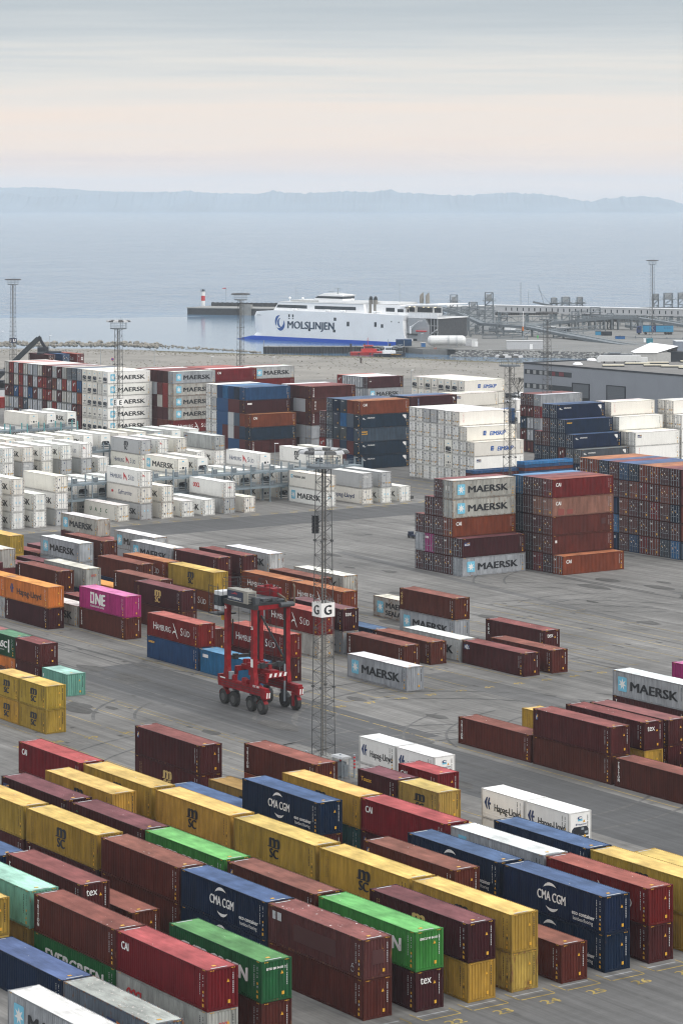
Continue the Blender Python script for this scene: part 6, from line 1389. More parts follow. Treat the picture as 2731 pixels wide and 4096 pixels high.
for i in range(5):
    SL.add([bot[i], bot[i+1], top[i+1], top[i]], [(0, 1, 2, 3)])
    n = int((top[i+1]-top[i]).length*7)
    for k in range(n):
        f, g_ = rg.random(), rg.random(); P = bot[i].lerp(bot[i+1], f).lerp(top[i].lerp(top[i+1], f), g_); rock(RK, P, rg.uniform(.35, .85), rg)
structure(SL.build('revetment_slope', M_PILE, fix=False)); structure(RK.build('revetment_rocks', M_ROCK, fix=False), 'stuff')
RK = MB(); rg = random.Random(9)
for k in range(560):
    f = rg.random()*660-60; y0 = 789 if f < 300 else 789+(f-300)*.07; wgt = 9 if f < 330 else max(2.5, 9-(f-330)*.04)
    P = gnd(f*1.74171, (y0+rg.random()*wgt)*1.74171); rr = rg.uniform(.5, 1.25) if f < 370 else rg.uniform(.25, .6)
    rock(RK, (P.x, P.y, .1+rr*.5), rr, rg)
structure(RK.build('shore_boulders', M_ROCK2, fix=False), 'stuff')
# dry tufts along the waterline and over the gravel
m = MB(); rg = random.Random(21)
for k in range(2400):
    f = rg.uniform(-40, 1420)
    if rg.random() < .62: a_, b_ = (800 if f < 360 else 806+(f-480)*.022), 14
    else: a_, b_ = 825, 55
    P = gnd(f*1.74171, (a_+3+abs(rg.gauss(0, .35))*b_)*1.74171); r_ = rg.uniform(.1, .32)
    for j in range(3):
        a = rg.uniform(0, 6.3); m.add([(P.x+r_*math.cos(a), P.y+r_*math.sin(a), 0), (P.x-r_*math.cos(a), P.y-r_*math.sin(a), 0), (P.x+rg.uniform(-.3, .3), P.y+rg.uniform(-.3, .3), rg.uniform(.08, .28))], [(0, 1, 2)])
structure(m.build('dry_grass_tufts', plain('dry_grass', (.17, .15, .10), .9, noise=.4), fix=False), 'stuff')

# breakwater and lighthouse
bw = thing('breakwater', 'dark sheet-piled breakwater with concrete deck beyond the ferry bow', 'breakwater', (-79.2, 1386, 0), math.atan2(-20, 60))
m = MB(); m.prism([(0, 0, -3), (120, 0, -3), (120, 26, -3), (2, 22, -3)], (0, 0, 4.2)); m.build('sheet_piling', M_PILE, bw)
m = MB(); m.prism([(-.3, -.3, 1.2), (120, -.3, 1.2), (120, 26, 1.2), (2, 22.3, 1.2)], (0, 0, .45)); m.build('deck', M_CAP, bw)
m = MB(); m.box(5, 120, 21, 22, 1.6, 3.5)
for k in range(42): m.box(5.5+k*2.7, 6.5+k*2.7, 20.8, 21, 1.6, 3.7)
m.build('parapet', M_PILE, bw)
m = MB(); m.box(29, 35, -1.2, 2.2, -3, 3.4); m.build('mooring_pier', M_CAP, bw)
lh = thing('lighthouse', 'small white lighthouse with one red band on the breakwater head', 'lighthouse', at(812, 1227, 1408)*1.0)
lh.location.z = 1.65
for z0, z1, mt, nm in ((0, 2.6, M_SIGNW, 'tower_base'), (2.6, 5.2, M_SOLIDR, 'red_band'), (5.2, 7.6, M_SIGNW, 'tower_top')):
    m = MB(); m.bar((0, 0, z0), (0, 0, z1), 1.05, 14); m.build(nm, mt, lh)
m = MB(); m.bar((0, 0, 7.6), (0, 0, 7.75), 1.3, 14); m.bar((0, 0, 7.75), (0, 0, 8.6), .5, 10)
for k in range(10): a = k*.628; m.bar((1.2*math.cos(a), 1.2*math.sin(a), 7.7), (1.2*math.cos(a), 1.2*math.sin(a), 8.6), .05, 3)
m.build('lantern', M_DARK, lh)
o = thing('windsock', 'pole with red and white windsock on the breakwater', 'windsock', (at(904, 1216, 1412).x, 1412, 1.6))
m = MB(); m.bar((0, 0, 0), (0, 0, 9.3), .09, 5); m.build('pole', M_STEEL, o); m = MB(); m.bar((0, 0, 9.1), (-1.9, 0, 8.9), .3, 8, r2=.16); m.build('sock', M_SOLIDR, o)

# boats
def boat(P, rz, L, B, hcol, ccol, label, roof, nm):
    o = thing('boat', label, 'boat', P, rz); m = MB(); n = 7; rows = []
    for i in range(n):
        f = i/(n-1); x = -L/2+L*f; w = B/2*(1-max(0, (f-.55)/.45)**2); sh = .25*f*f
        rows += [(x, -w*.75, -.4), (x, -w, 1.15+sh), (x, w, 1.15+sh), (x, w*.75, -.4)]
    fs = [(i*4+j, i*4+4+j, i*4+5+j, i*4+1+j) for i in range(n-1) for j in range(3)]+[(0, 1, 2, 3), (4*n-1, 4*n-2, 4*n-3, 4*n-4)]; m.add(rows, fs); m.build('hull', hcol, o)
    m = MB(); m.box(-L*.22, L*.18, -B*.3, B*.3, 1.0, 2.3); m.prism([(-L*.16, -B*.27, 2.3), (L*.10, -B*.27, 2.3), (L*.06, -B*.25, 3.6), (-L*.14, -B*.25, 3.6)], (0, B*.52, 0)); ca = m.build('cabin', ccol, o)
    m = MB()
    for k in range(4): m.box(-L*.13+k*L*.058, -L*.13+k*L*.058+L*.045, -B*.29, -B*.255, 2.6, 3.3)
    m.build('window', M_FWIN, ca); m = MB(); m.box(-L*.18, L*.1, -B*.3, B*.3, 3.6, 3.75); m.build('roof', roof, ca)
    m = MB(); m.bar((-L*.05, 0, 3.7), (-L*.05, 0, 6.6), .09, 5); m.bar((-L*.05-.6, 0, 5.6), (-L*.05+.6, 0, 5.6), .06, 4); m.bar((-L*.05, -.6, 5.2), (-L*.05, .6, 5.2), .06, 4); m.build('mast', ccol if ccol is not M_FWH else M_STEEL, o)
    m = MB()
    for k in range(8): x = -L*.45+k*L*.12; m.bar((x, -B*.45*(1 if k < 5 else .7), 1.15), (x, -B*.45*(1 if k < 5 else .7), 1.9), .03, 3)
    m.build('rail', M_STEEL, o, fix=False)
    m = MB()
    for x in (-L*.3, 0, L*.25): m.bar((x-.35, -B*.5-.1, .6), (x+.35, -B*.5-.1, .6), .25, 8)
    m.build('fender', M_TYRE, o); return o
M_BRED = plain('boat_red', (.50, .035, .03), .45)
bp = gnd(1478, 1419, -2); boat((bp.x, bp.y, -2), 0.1, 14.5, 4.6, M_BRED, M_BRED, 'red pilot boat moored at the pontoon beside the ferry stern', M_BRED, 'red')
bp = gnd(1557, 1425, -2); bb = boat((bp.x, bp.y-1.5, -2), 0.12, 12.0, 4.4, plain('boat_dark_hull', (.015, .02, .03), .45), M_FWH, 'dark-hulled boat with white wheelhouse moored in front of the quay', M_FWH, 'dark')
tx = MB(); put_text(tx, 'PORT OF AARHUS', .4, .75, .5, 0, 0, off=.01, width=3.6); tx.build('lettering', M_YEL, bb, (0, -2.16, 0), fix=False)
o = thing('pontoon', 'grey floating pontoon with dark mooring piles between the two boats', 'pontoon', (gnd(1490, 1418, -2).x, gnd(1490, 1418, -2).y+3, -2), .1)
m = MB(); m.box(-9, 9, -1.2, 1.2, -.5, .7); m.build('deck', M_CAP, o)
for x in (-8.5, -3.2, 6.5):
    m = MB(); m.bar((x, -1.6, -1.5), (x, -1.6, 4.2), .4, 8); m.build('pile', M_PILE, o)
o = thing('gangway', 'grey lattice gangway sloping down to the pontoon', 'gangway', gnd(1600, 1394))
m = MB()
for y in (-.8, .8):
    m.bar((1, y, .6), (-10, y, -1.2), .07, 4); m.bar((1, y, 1.7), (-10, y, -.1), .07, 4)
    for k in range(8): f = k/8; g_ = (k+1)/8; m.bar((1-11*f, y, .6-1.8*f), (1-11*g_, y, 1.7-1.8*g_), .05, 3)
m.box(-10, 1, -.8, .8, -1.25, -1.15); m.build('truss', M_STEEL, o)
o = thing('mooring_pile', 'short dark mooring pile standing on the gravel edge', 'mooring pile', gnd(1443, 1452)); m = MB(); m.bar((0, 0, 0), (0, 0, 2.0), .32, 10); m.build('pile', plain('rusty_pile', (.07, .05, .045), .8), o)

# terminal objects
M_TANK = plain('white_tank_paint', (.66, .67, .67), .4, noise=.06); M_CORR = plain('corridor_cladding', (.50, .51, .53), .5, noise=.06); M_BIN = plain('blue_plastic', (.02, .12, .32), .5); M_SKY = plain('truck_curtain_blue', (.04, .24, .42), .5)
P = gnd(1786, 1388); tk = thing('storage_tank', 'long white horizontal gas tank on the terminal edge', 'tank', P, .02)
m = MB(); n = 18; R_ = 1.95
for x0, x1, r0, r1 in ((-7.4, -6.9, .9, 1.6), (-6.9, -6.2, 1.6, R_), (-6.2, 6.2, R_, R_), (6.2, 6.9, R_, 1.6), (6.9, 7.4, 1.6, .9)): m.bar((x0, 0, 2.6), (x1, 0, 2.6), r0, n, r2=r1)
m.build('vessel', M_TANK, tk, smooth=False)
m = MB()
for x in (-4.5, 4.5): m.box(x-.3, x+.3, -1.4, 1.4, 0, 1.4)
m.build('saddle', M_CAP, tk)
m = MB()
for x in (.3, .8, 3.6, 4.0): m.bar((x, -2.05, .2), (x, -2.05, 4.6), .05, 4)
for k in range(12): m.bar((.3, -2.05, .4+k*.35), (.8, -2.05, .4+k*.35), .03, 3)
m.build('ladder', M_STEEL, tk)
def shed(px0, px1, py, hgt, depth, label, mt, nm='container_shed', door=True):
    a = gnd(px0, py); b = gnd(px1, py); o = thing(nm, label, 'shed', a); w = b.x-a.x
    m = MB(); m.box(0, w, 0, depth, 0, hgt); m.build('wall', mt, o); m = MB(); m.box(-.15, w+.15, -.15, depth+.15, hgt, hgt+.18); m.build('roof', M_FROOF, o)
    if door: m = MB(); m.box(w*.62, w*.62+1.1, -.05, .05, .05, 2.0); m.build('door', M_FWH, o)
    return o
shed(1886, 1908, 1386, 2.7, 3, 'small white shed beside the long tank', M_TANK); shed(1862, 1884, 1383, 2.5, 3, 'low grey shed between tank and white shed', M_CORR, door=False)
shed(2027, 2174, 1397, 3.1, 4, 'long pale grey flat-roofed shed above the rock slope', M_CORR)
shed(1683, 1701, 1389, 1.7, 1.5, 'small blue bin on the quay edge', M_BIN, 'waste_bin', False)
container(gnd(1600, 1385)+Vector((1.5, 4, 0)), 0.05, 'blue', None, L20, 2.6, 'door', 1, True, None, None, 'blue short container beside the ferry stern', None)
# covered walkway on stilts
A_, B_ = at(1960, 1247, 1252), at(2800, 1266, 1196); d = B_-A_; Lc = Vector((d.x, d.y, 0)).length; rz = math.atan2(d.y, d.x); sl = d.z/Lc
cw = thing('covered_walkway', 'long pale enclosed walkway on stilts crossing the ferry terminal', 'walkway', (A_.x, A_.y, 0), rz)
m = MB(); hz = 3.05; m.prism([(0, 0, A_.z), (Lc, 0, B_.z), (Lc, 0, B_.z+hz), (0, 0, A_.z+hz)], (0, 3.4, 0)); cwb = m.build('cladding', M_CORR, cw)
m = MB(); m.prism([(-.2, -.25, A_.z+hz), (Lc, -.25, B_.z+hz), (Lc, -.25, B_.z+hz+.3), (-.2, -.25, A_.z+hz+.3)], (0, 3.9, 0)); m.build('roof', M_FWH, cw)
for k in range(30):
    x = 8+k*3.0; 
    if x > Lc-2: break
    z = A_.z+sl*x; m = MB(); m.box(x, x+.55, -.05, .1, z+.8, z+2.3); m.build('window', M_FWIN, cwb)
for k in range(7):
    x = 4+k*14.5
    if x < Lc: 
        m = MB(); m.box(x-.25, x+.25, .4, 3.0, 0, A_.z+sl*x); m.build('stilt', M_RACK, cw)
# ramps
M_RAMP = plain('galvanised_ramp_steel', (.155, .18, .20), .5, .2, noise=.15)
def ramp_bridge(pts, wid, label, legs=(), nm='vehicle_ramp'):
    o = thing(nm, label, 'ramp', (pts[0].x, pts[0].y, 0)); O = Vector((pts[0].x, pts[0].y, 0)); m = MB(); r_ = MB()
    for a, b in zip(pts, pts[1:]):
        a, b = a-O, b-O; d = (b-a); s_ = Vector((-d.y, d.x, 0)).normalized()*wid
        for q_ in (0, 1):
            m.beam(a+s_*q_-Vector((0, 0, .35)), b+s_*q_-Vector((0, 0, .35)), .3, 1.1)
            n = max(2, int(d.length/2.2))
            for k in range(n): p = a+d*(k/n)+s_*q_; r_.bar(p, p+Vector((0, 0, 1.3)), .05, 3); m.beam(p-Vector((0, 0, .9)), p+Vector((0, 0, .2)), .5, .16)
            for z in (.6, 1.2): r_.bar(a+s_*q_+Vector((0, 0, z)), b+s_*q_+Vector((0, 0, z)), .06, 3)
        m.add([a, b, b+s_, a+s_], [(0, 1, 2, 3)])
    m.build('deck', M_RAMP, o, fix=False); r_.build('railing', M_STEEL, o, fix=False)
    for (p, sp_) in legs:
        p = p-O; m = MB()
        for q_ in (-sp_/2, sp_/2): m.bar((p.x+q_, p.y, 0), (p.x+q_, p.y, p.z-.8), .28, 6); m.bar((p.x+q_, p.y+wid, 0), (p.x+q_, p.y+wid, p.z-.8), .28, 6)
        m.bar((p.x-sp_/2, p.y, .3), (p.x+sp_/2, p.y, p.z-.9), .14, 4); m.bar((p.x-sp_/2, p.y, p.z-1.2), (p.x+sp_/2, p.y+wid, p.z-1.2), .2, 4); m.build('trestle', M_RAMP, o)
    return o
rp = [at(1748, 1229, 1150), at(1830, 1252, 1146), at(1918, 1292, 1140), at(2100, 1306, 1122), at(2235, 1334, 1108), at(2440, 1372, 1068), at(2620, 1397, 1040), at(2780, 1412, 1022)]
ramp_bridge(rp, 5.0, 'long galvanised vehicle ramp descending from the ferry to the ground', [(rp[2], 3), (at(2000, 1298, 1132), 3), (at(2110, 1308, 1121), 4), (rp[4], 4), (at(2350, 1356, 1085), 3)])
rp = [at(2105, 1311, 1185), at(2200, 1292, 1185), at(2330, 1278, 1182), at(2460, 1267, 1180), at(2540, 1270, 1178), at(2640, 1285, 1172), at(2760, 1304, 1162)]
ramp_bridge(rp, 5.5, 'arched galvanised vehicle ramp behind the descending ramp', [(rp[2], 6), (at(2400, 1272, 1181), 4), (rp[3], 3), (rp[4], 3), (rp[5], 4), (at(2260, 1285, 1184), 4)])
rp = [at(2095, 1300, 1210), at(2260, 1318, 1205), at(2400, 1352, 1190)]
ramp_bridge(rp, 4.0, 'narrow galvanised service ramp between the two vehicle ramps', [(rp[1], 3)])
def tower(px, py, Y, w, hgt, label, head=True, cage=True):
    P = at(px, py, Y); o = thing('linkspan_tower', label, 'gantry tower', (P.x, P.y, 0), 0, 'hoist towers of the ferry ramps'); top = hgt
    m = MB(); c = w/2; nb = max(3, int(top/2.6))
    for sx in (-1, 1):
        for sy in (-1, 1): m.bar((sx*c, sy*c, 0), (sx*c, sy*c, top), .2, 4)
    for i in range(nb):
        z0, z1 = top*i/nb, top*(i+1)/nb
        for sy in (-1, 1): m.bar((-c, sy*c, z0), (c, sy*c, z1), .12, 4); m.bar((-c, sy*c, z1), (c, sy*c, z1), .12, 4)
        for sx in (-1, 1): m.bar((sx*c, c, z0), (sx*c, -c, z1), .12, 4)
    m.build('lattice', M_RAMP, o, fix=False)
    m = MB(); m.box(-c-1, c+1, -c-.8, c+.8, top*.78, top*.78+.25)
    for x in (-c-1, -c*.3, c*.4, c+1): m.bar((x, -c-.8, top*.78), (x, -c-.8, top*.78+1.3), .06, 3)
    m.bar((-c-1, -c-.8, top*.78+1.3), (c+1, -c-.8, top*.78+1.3), .06, 3); m.build('platform', M_RAMP, o)
    if head: m = MB(); m.box(-c*.7, c*.7, -c*.5, c*.5, top*.80, top*.80+2.6); m.build('winch_house', M_FGR, o)
    return o
tower(1815, 1385, 1150, 3.0, 16.5, 'tall lattice hoist tower nearest the ferry stern'); tower(1892, 1385, 1160, 3.4, 13.0, 'lattice hoist tower with grey winch house above the white tank'); tower(1955, 1385, 1165, 3.4, 17.0, 'tall lattice hoist tower at the left end of the walkway'); tower(2380, 1360, 1190, 4.2, 9.5, 'squat lattice tower carrying the vehicle ramps', False)
tower(2215, 1300, 1262, 2.6, 11.0, 'lattice tower beyond the walkway, left of its group'); tower(2262, 1300, 1268, 3.6, 11.2, 'wide lattice tower beyond the walkway, middle of its group'); tower(2318, 1300, 1262, 2.6, 11.4, 'lattice tower beyond the walkway, right of its group')
tower(2622, 1300, 1255, 2.4, 13.2, 'lattice tower right of the terminal mast'); tower(2672, 1300, 1260, 3.8, 13.4, 'wide lattice tower near the right edge'); tower(2724, 1300, 1258, 2.8, 13.6, 'lattice tower at the right edge of the terminal')
for i, (px, w_, hh, lab) in enumerate(((1858, 3.0, 10.5, 'lattice trestle between the two left hoist towers'), (1926, 2.4, 9.0, 'slim lattice trestle left of the walkway end'), (1760, 2.6, 9.5, 'lattice trestle right behind the ferry stern'), (2015, 2.8, 7.5, 'low lattice trestle under the walkway, left part'), (2300, 3.0, 8.0, 'lattice trestle under the arched ramp, left part'), (2440, 2.6, 7.0, 'lattice trestle under the arched ramp, right part'))):
    tower(px, 1300, 1172+i*3, w_, hh, lab, i < 2)
def pipes(a, b, n, label, gap=.5, z=0.0):
    o = thing('pipe_rack', label, 'pipe rack', (a.x, a.y, 0)); m = MB(); d = b-a
    for k in range(n): m.bar((0, k*gap*1.6, a.z+k*gap), (d.x, d.y+k*gap*1.6, b.z+k*gap), .14, 5)
    nn_ = max(2, int(d.length/6))
    for k in range(nn_+1): p = d*(k/nn_); m.bar((p.x, p.y, 0), (p.x, p.y, a.z+p.z+n*gap), .12, 4); m.bar((p.x, p.y+n*gap*1.6, 0), (p.x, p.y+n*gap*1.6, a.z+p.z+n*gap), .12, 4); m.bar((p.x, p.y, a.z+p.z), (p.x, p.y+n*gap*1.6, a.z+p.z), .1, 4)
    m.build('pipes', M_RAMP, o, fix=False)
pipes(at(1790, 1240, 1175), at(1975, 1232, 1178), 3, 'bundle of pipes between the hoist towers'); pipes(at(1930, 1352, 1105), at(2110, 1356, 1100), 3, 'low pipe run on the pavement left of the long shed'); pipes(at(2190, 1330, 1190), at(2420, 1330, 1180), 3, 'pipe run under the arched ramp'); pipes(at(2480, 1290, 1225), at(2731, 1282, 1220), 3, 'pipe run under the walkway at right', .7)
pipes(at(2480, 1352, 1110), at(2731, 1362, 1098), 2, 'low railing pipes along the road at right', .6)
pile_wall('sea_wall', 'dark sea wall beyond the walkway, left stretch', at(1975, 1268, 1330), at(2190, 1272, 1335), 0, 3.6, 2, .3); pile_wall('sea_wall', 'dark sea wall under the arched ramp', at(2330, 1322, 1255), at(2590, 1312, 1262), 0, 4.4, 2, .6)
for i, (px, py, w_, hh, mt) in enumerate(((2040, 1318, 5, 2.2, M_FWH), (2140, 1322, 4, 2.4, M_CORR), (1935, 1312, 4, 3.2, M_FGR), (2200, 1300, 5, 2.2, M_DARK), (2255, 1288, 6, 2.0, M_DARK))):
    o = thing('terminal_kiosk', 'small '+('white', 'pale grey', 'grey', 'dark', 'low dark')[i]+' hut among the steelwork of the terminal, '+('left of the barrier', 'right of the barrier', 'beside the walkway end', 'beyond the arched ramp', 'below the far towers')[i], 'hut', (at(px, py, 1160).x, 1160, 0)); m = MB(); m.box(-w_/2, w_/2, 0, 3, 0, hh); m.build('wall', mt, o); m = MB(); m.box(-w_/2-.1, w_/2+.1, -.1, 3.1, hh, hh+.2); m.build('roof', M_FROOF, o)
def girder(a, b, hgt, wid, label):
    o = thing('lattice_girder', label, 'girder', (a.x, a.y, 0)); d = b-a; m = MB(); n = max(3, int(d.length/3)); s_ = Vector((-d.y, d.x, 0)).normalized()*wid
    for q_ in (0, 1):
        A = Vector((0, 0, a.z))+s_*q_; B = Vector((d.x, d.y, b.z))+s_*q_; up = Vector((0, 0, hgt))
        m.bar(A, B, .16, 4); m.bar(A+up, B+up, .16, 4)
        for k in range(n): p, p2 = A.lerp(B, k/n), A.lerp(B, (k+1)/n); m.bar(p, p2+up, .1, 3) if k % 2 else m.bar(p+up, p2, .1, 3); m.bar(p, p+up, .09, 3)
    for k in range(0, n+1, 4): p = Vector((0, 0, a.z)).lerp(Vector((d.x, d.y, b.z)), k/n); m.bar((p.x, p.y, 0), p, .22, 5); m.bar((p.x+s_.x, p.y+s_.y, 0), p+s_, .22, 5)
    m.build('truss', M_RAMP, o, fix=False)
girder(at(1760, 1262, 1128), at(1990, 1268, 1132), 2.6, 3.5, 'lattice girder bridge between the ferry and the hoist towers'); girder(at(1985, 1290, 1215), at(2300, 1284, 1212), 2.4, 3, 'lattice girder under the walkway, left length'); girder(at(2300, 1262, 1228), at(2760, 1268, 1205), 2.2, 3, 'long lattice girder below the walkway at right')
girder(at(2150, 1340, 1130), at(2420, 1318, 1150), 1.8, 3.5, 'sloping lattice girder rising to the arched ramp'); girder(at(1880, 1335, 1120), at(2080, 1338, 1115), 1.6, 2.5, 'low lattice girder behind the long shed'); girder(at(2560, 1250, 1262), at(2800, 1252, 1258), 2.4, 3, 'lattice gangway joining the far right towers'); girder(at(2200, 1228, 1262), at(2345, 1226, 1262), 1.6, 3, 'lattice gangway joining the far middle towers')
rp = [at(1900, 1310, 1165), at(2060, 1326, 1155), at(2230, 1352, 1135), at(2330, 1372, 1110)]
ramp_bridge(rp, 4.5, 'short galvanised ramp beside the long shed', [(rp[1], 3), (rp[2], 3)])
rp = [at(2500, 1300, 1200), at(2620, 1318, 1190), at(2780, 1345, 1165)]
ramp_bridge(rp, 4.5, 'galvanised ramp running out of the picture at right', [(rp[1], 3)])
for (a, b, lab) in ((at(2131, 1207, 1265), at(2210, 1224, 1265), 'sloping hoist boom beyond the walkway'),):
    o = thing('hoist_boom', lab, 'boom', (a.x, a.y, 0)); m = MB(); d = b-a; m.beam((0, 0, a.z), (d.x, d.y, b.z), 1.2, .9); m.bar((5, 0, a.z-.5), (2.5, 0, a.z+8.0), .12, 4); m.bar((2.5, 0, a.z+6), (8, 0, b.z+1), .08, 4); m.build('boom', M_RAMP, o)
o = thing('stern_stair', 'grey stair tower and gangway beside the ferry stern', 'stair', at(1712, 1388, 1118)*1.0); o.location.z = 0
m = MB(); m.beam((-1.5, 0, 5.0), (3, 0, 8.2), 2, .8); m.beam((3, 0, 8.2), (12, 0, 8.4), 2, .5)
for x in (4, 8.5, 12): m.bar((x, 0, 0), (x, 0, 8.2), .2, 4)
m.bar((6, 0, .2), (4.4, 0, 7.6), .14, 4); m.bar((6.6, 0, .2), (5, 0, 7.6), .14, 4)
for k in range(8): m.bar((3+k*1.2, -.9, 8.4), (3+k*1.2, -.9, 9.6), .05, 3)
m.bar((3, -.9, 9.6), (12, -.9, 9.6), .06, 3); m.build('stair_steel', M_RAMP, o)
o = thing('terminal_building', 'grey terminal block with blue facade glazing behind the hoist towers', 'building', at(1790, 1380, 1195)*1.0); o.location.z = 0
m = MB(); m.box(0, 21, 0, 14, 0, 9.5); m.build('wall', M_FGR, o); m = MB(); m.box(3.5, 8, -.06, .1, 4, 7); m.box(14.5, 15.7, -.06, .1, 0, 2.6); m.build('window', plain('blue_glazing', (.05, .10, .16), .2), o); m = MB(); m.box(-.2, 21.2, -.2, 14.2, 9.5, 9.8); m.build('roof', M_FROOF, o)
# fence on the rock slope, signs, lamp posts
fo = thing('wire_fence', 'thin grey wire fence along the top of the rock slope', 'fence', (0, 0, 0)); m = MB()
for a, b in zip(top[1:-1], top[2:]):
    a, b = Vector(a)+Vector((0, 1.5, 0)), Vector(b)+Vector((0, 1.5, 0)); n = int((b-a).length/2.8)
    for k in range(n+1): p = a.lerp(b, k/n); m.bar((p.x, p.y, 0), (p.x, p.y, 2.0), .035, 3)
    for z in (.6, 1.3, 2.0): m.bar((a.x, a.y, z), (b.x, b.y, z), .018, 3)
m.build('posts_and_wires', M_STEEL, fo, fix=False)
def lamp_post(px, py, hgt, label, Y=None):
    P = gnd(px, py) if Y is None else Vector((at(px, py, Y).x, Y, 0)); o = thing('lamp_post', label, 'lamp post', P, 0, 'thin lamp posts')
    m = MB(); m.bar((0, 0, 0), (0, 0, hgt), .10, 6, r2=.06); m.build('pole', M_STEEL, o); m = MB(); m.box(-.15, .75, -.12, .12, hgt-.02, hgt+.12); m.build('lamp_head', M_FWH, o)
for a_ in ((8, 1410, 8.0, 'thin lamp post at the far left shore'), (198, 1408, 6.2, 'thin lamp post beside the reach stacker boom'), (402, 1462, 6.0, 'thin lamp post on the gravel left of the second mast'), (617, 1465, 6.0, 'thin lamp post on the gravel behind the grey-fronted stack'), (846, 1465, 3.4, 'short lamp post on the gravel above the red container'),
           (1092, 1465, 3.2, 'short lamp post on gravel right of the slender mast'), (1645, 1560, 6.0, 'lamp post left of the rear white stack'), (1685, 1392, 5.5, 'lamp post on the quay beside the blue bin'), (2100, 1545, 4.5, 'lamp post in front of the warehouse corner'), (1100, 1880, 5.6, 'grey lamp post between reefers and blue-topped stack'), (65, 1740, 5.2, 'slender lamp post among reefers at far left')): lamp_post(*a_)
for px, py, hgt, Y, lab in ((2079, 1172, 17.5, 1290, 'pair of thin radio poles beyond the walkway'), (2113, 1180, 13, 1290, 'single thin pole beyond the walkway')):
    P = at(px, py, Y); o = thing('radio_pole', lab, 'pole', (P.x, P.y, 0)); m = MB(); m.bar((0, 0, 0), (0, 0, hgt), .13, 4); 
    if hgt > 15: m.bar((.6, 0, 0), (.6, 0, hgt), .1, 4)
    m.build('pole', M_STEEL, o)
P = at(2091, 1309, 1080); o = thing('barrier_arm', 'raised red and white barrier arm beside the descending ramp', 'barrier', (P.x, P.y, 0)); m = MB(); m.box(-.3, .3, -.3, .3, 4.6, 6.2); m.build('cabinet', M_ORANGE, o); m = MB(); m.bar((0, 0, 6), (0, 0, 12.4), .12, 5); m.build('arm', M_FWH, o); m = MB(); m.bar((0, 0, 0), (0, 0, 4.6), .15, 5); m.build('post', M_STEEL, o)
# vehicles on the terminal
def truck(P, rz, label, L=12.8, colr=M_SKY, logo=True):
    o = thing('truck', label, 'truck', P, rz); m = MB(); m.box(-L/2, L/2, -1.25, 1.25, 1.2, 4.0); tb_ = m.build('trailer', colr, o)
    m = MB(); m.box(-L/2-.02, L/2+.02, -1.27, 1.27, 3.85, 4.02); m.box(-L/2, L/2, -1.1, 1.1, .95, 1.2); m.build('trailer_frame', M_DARK, o)
    m = MB(); m.prism([(-L/2-2.6, -1.2, .7), (-L/2-2.6, -1.2, 2.4), (-L/2-2.2, -1.2, 3.5), (-L/2-.6, -1.2, 3.7), (-L/2-.6, -1.2, .7)], (0, 2.4, 0)); cbb = m.build('cab', M_SOLIDN, o); m = MB(); m.box(-L/2-2.3, -L/2-1.3, -1.22, -1.15, 2.2, 3.1); m.build('window', M_FWIN, cbb)
    for x in (-L/2-1.6, -L/2+1.2, L/2-3.2, L/2-2.0, L/2-.9):
        m = MB(); cyl(m, x, -1.05, .5, .5, .35, 12); cyl(m, x, 1.05, .5, .5, .35, 12); m.build('wheel', M_TYRE, o)
    if logo:
        m = MB(); m.poly([(-2.9, 0, 1.2), (-.9, 0, 1.2), (-.9, 0, 4.0), (-2.9, 0, 4.0)], 0); arc(m, -1.9, 2.9, .7, 60, 280, .4, 1); put_text(m, 'Express', -2.6, 1.5, .4, 1, -.003)
        for k in range(3): arc(m, 3.0+k*1.1, 2.9, .42, 0, 359, .16, 2, n=12)
        m.build('lettering', [M_SOLIDN, M_FWH, M_SOLIDN], tb_, (0, -1.26, 0), fix=False)
    return o
truck(gnd(2632, 1338)+Vector((0, 1, 0)), -.04, 'bright blue curtain-sided truck under the ramps at right')
truck(Vector((-97.5, 755, 0)), ROT_V+.2, 'light blue cab and pale trailer at the far left edge', 11, M_CORR, False)
def small(px, py, dims, label, mt, nm, cat):
    P = gnd(px, py); o = thing(nm, label, cat, P, .05); m = MB(); m.box(-dims[0]/2, dims[0]/2, -dims[1]/2, dims[1]/2, .12, dims[2]); m.build('body', mt, o)
    m = MB(); m.box(-dims[0]/2-.08, dims[0]/2+.08, -dims[1]/2-.08, dims[1]/2+.08, dims[2], dims[2]+.12); m.build('lid', M_DARK if nm != 'equipment_hut' else mt, o)
    m = MB()
    for x in (-dims[0]*.38, dims[0]*.38): m.box(x-.12, x+.12, -dims[1]/2, dims[1]/2, 0, .12)
    m.build('skid', M_DARK, o)
for k in range(3): small(2466+k*13, 1356, (1.2, 1.2, 1.2), f"blue wheeled bin, {('leftmost', 'middle', 'rightmost')[k]} of three under the ramps", M_BIN, 'waste_bin', 'bin')
small(2393, 1340, (2.6, 1.6, 1.6), 'blue machine on the pavement left of the blue bins', M_SKY, 'ground_generator', 'machine'); small(2425, 1342, (4.4, 1.8, 1.7), 'dark machine with pale panels left of the blue bins', M_DARK, 'ground_generator', 'machine')
small(2597, 1373, (2.4, 2, 1.9), 'teal equipment hut at the foot of the terminal mast', plain('teal_hut', (.03, .19, .25), .5), 'equipment_hut', 'hut'); small(2580, 1370, (1.3, 1.4, 1.7), 'small white hut left of the teal hut', M_FWH, 'equipment_hut', 'hut')
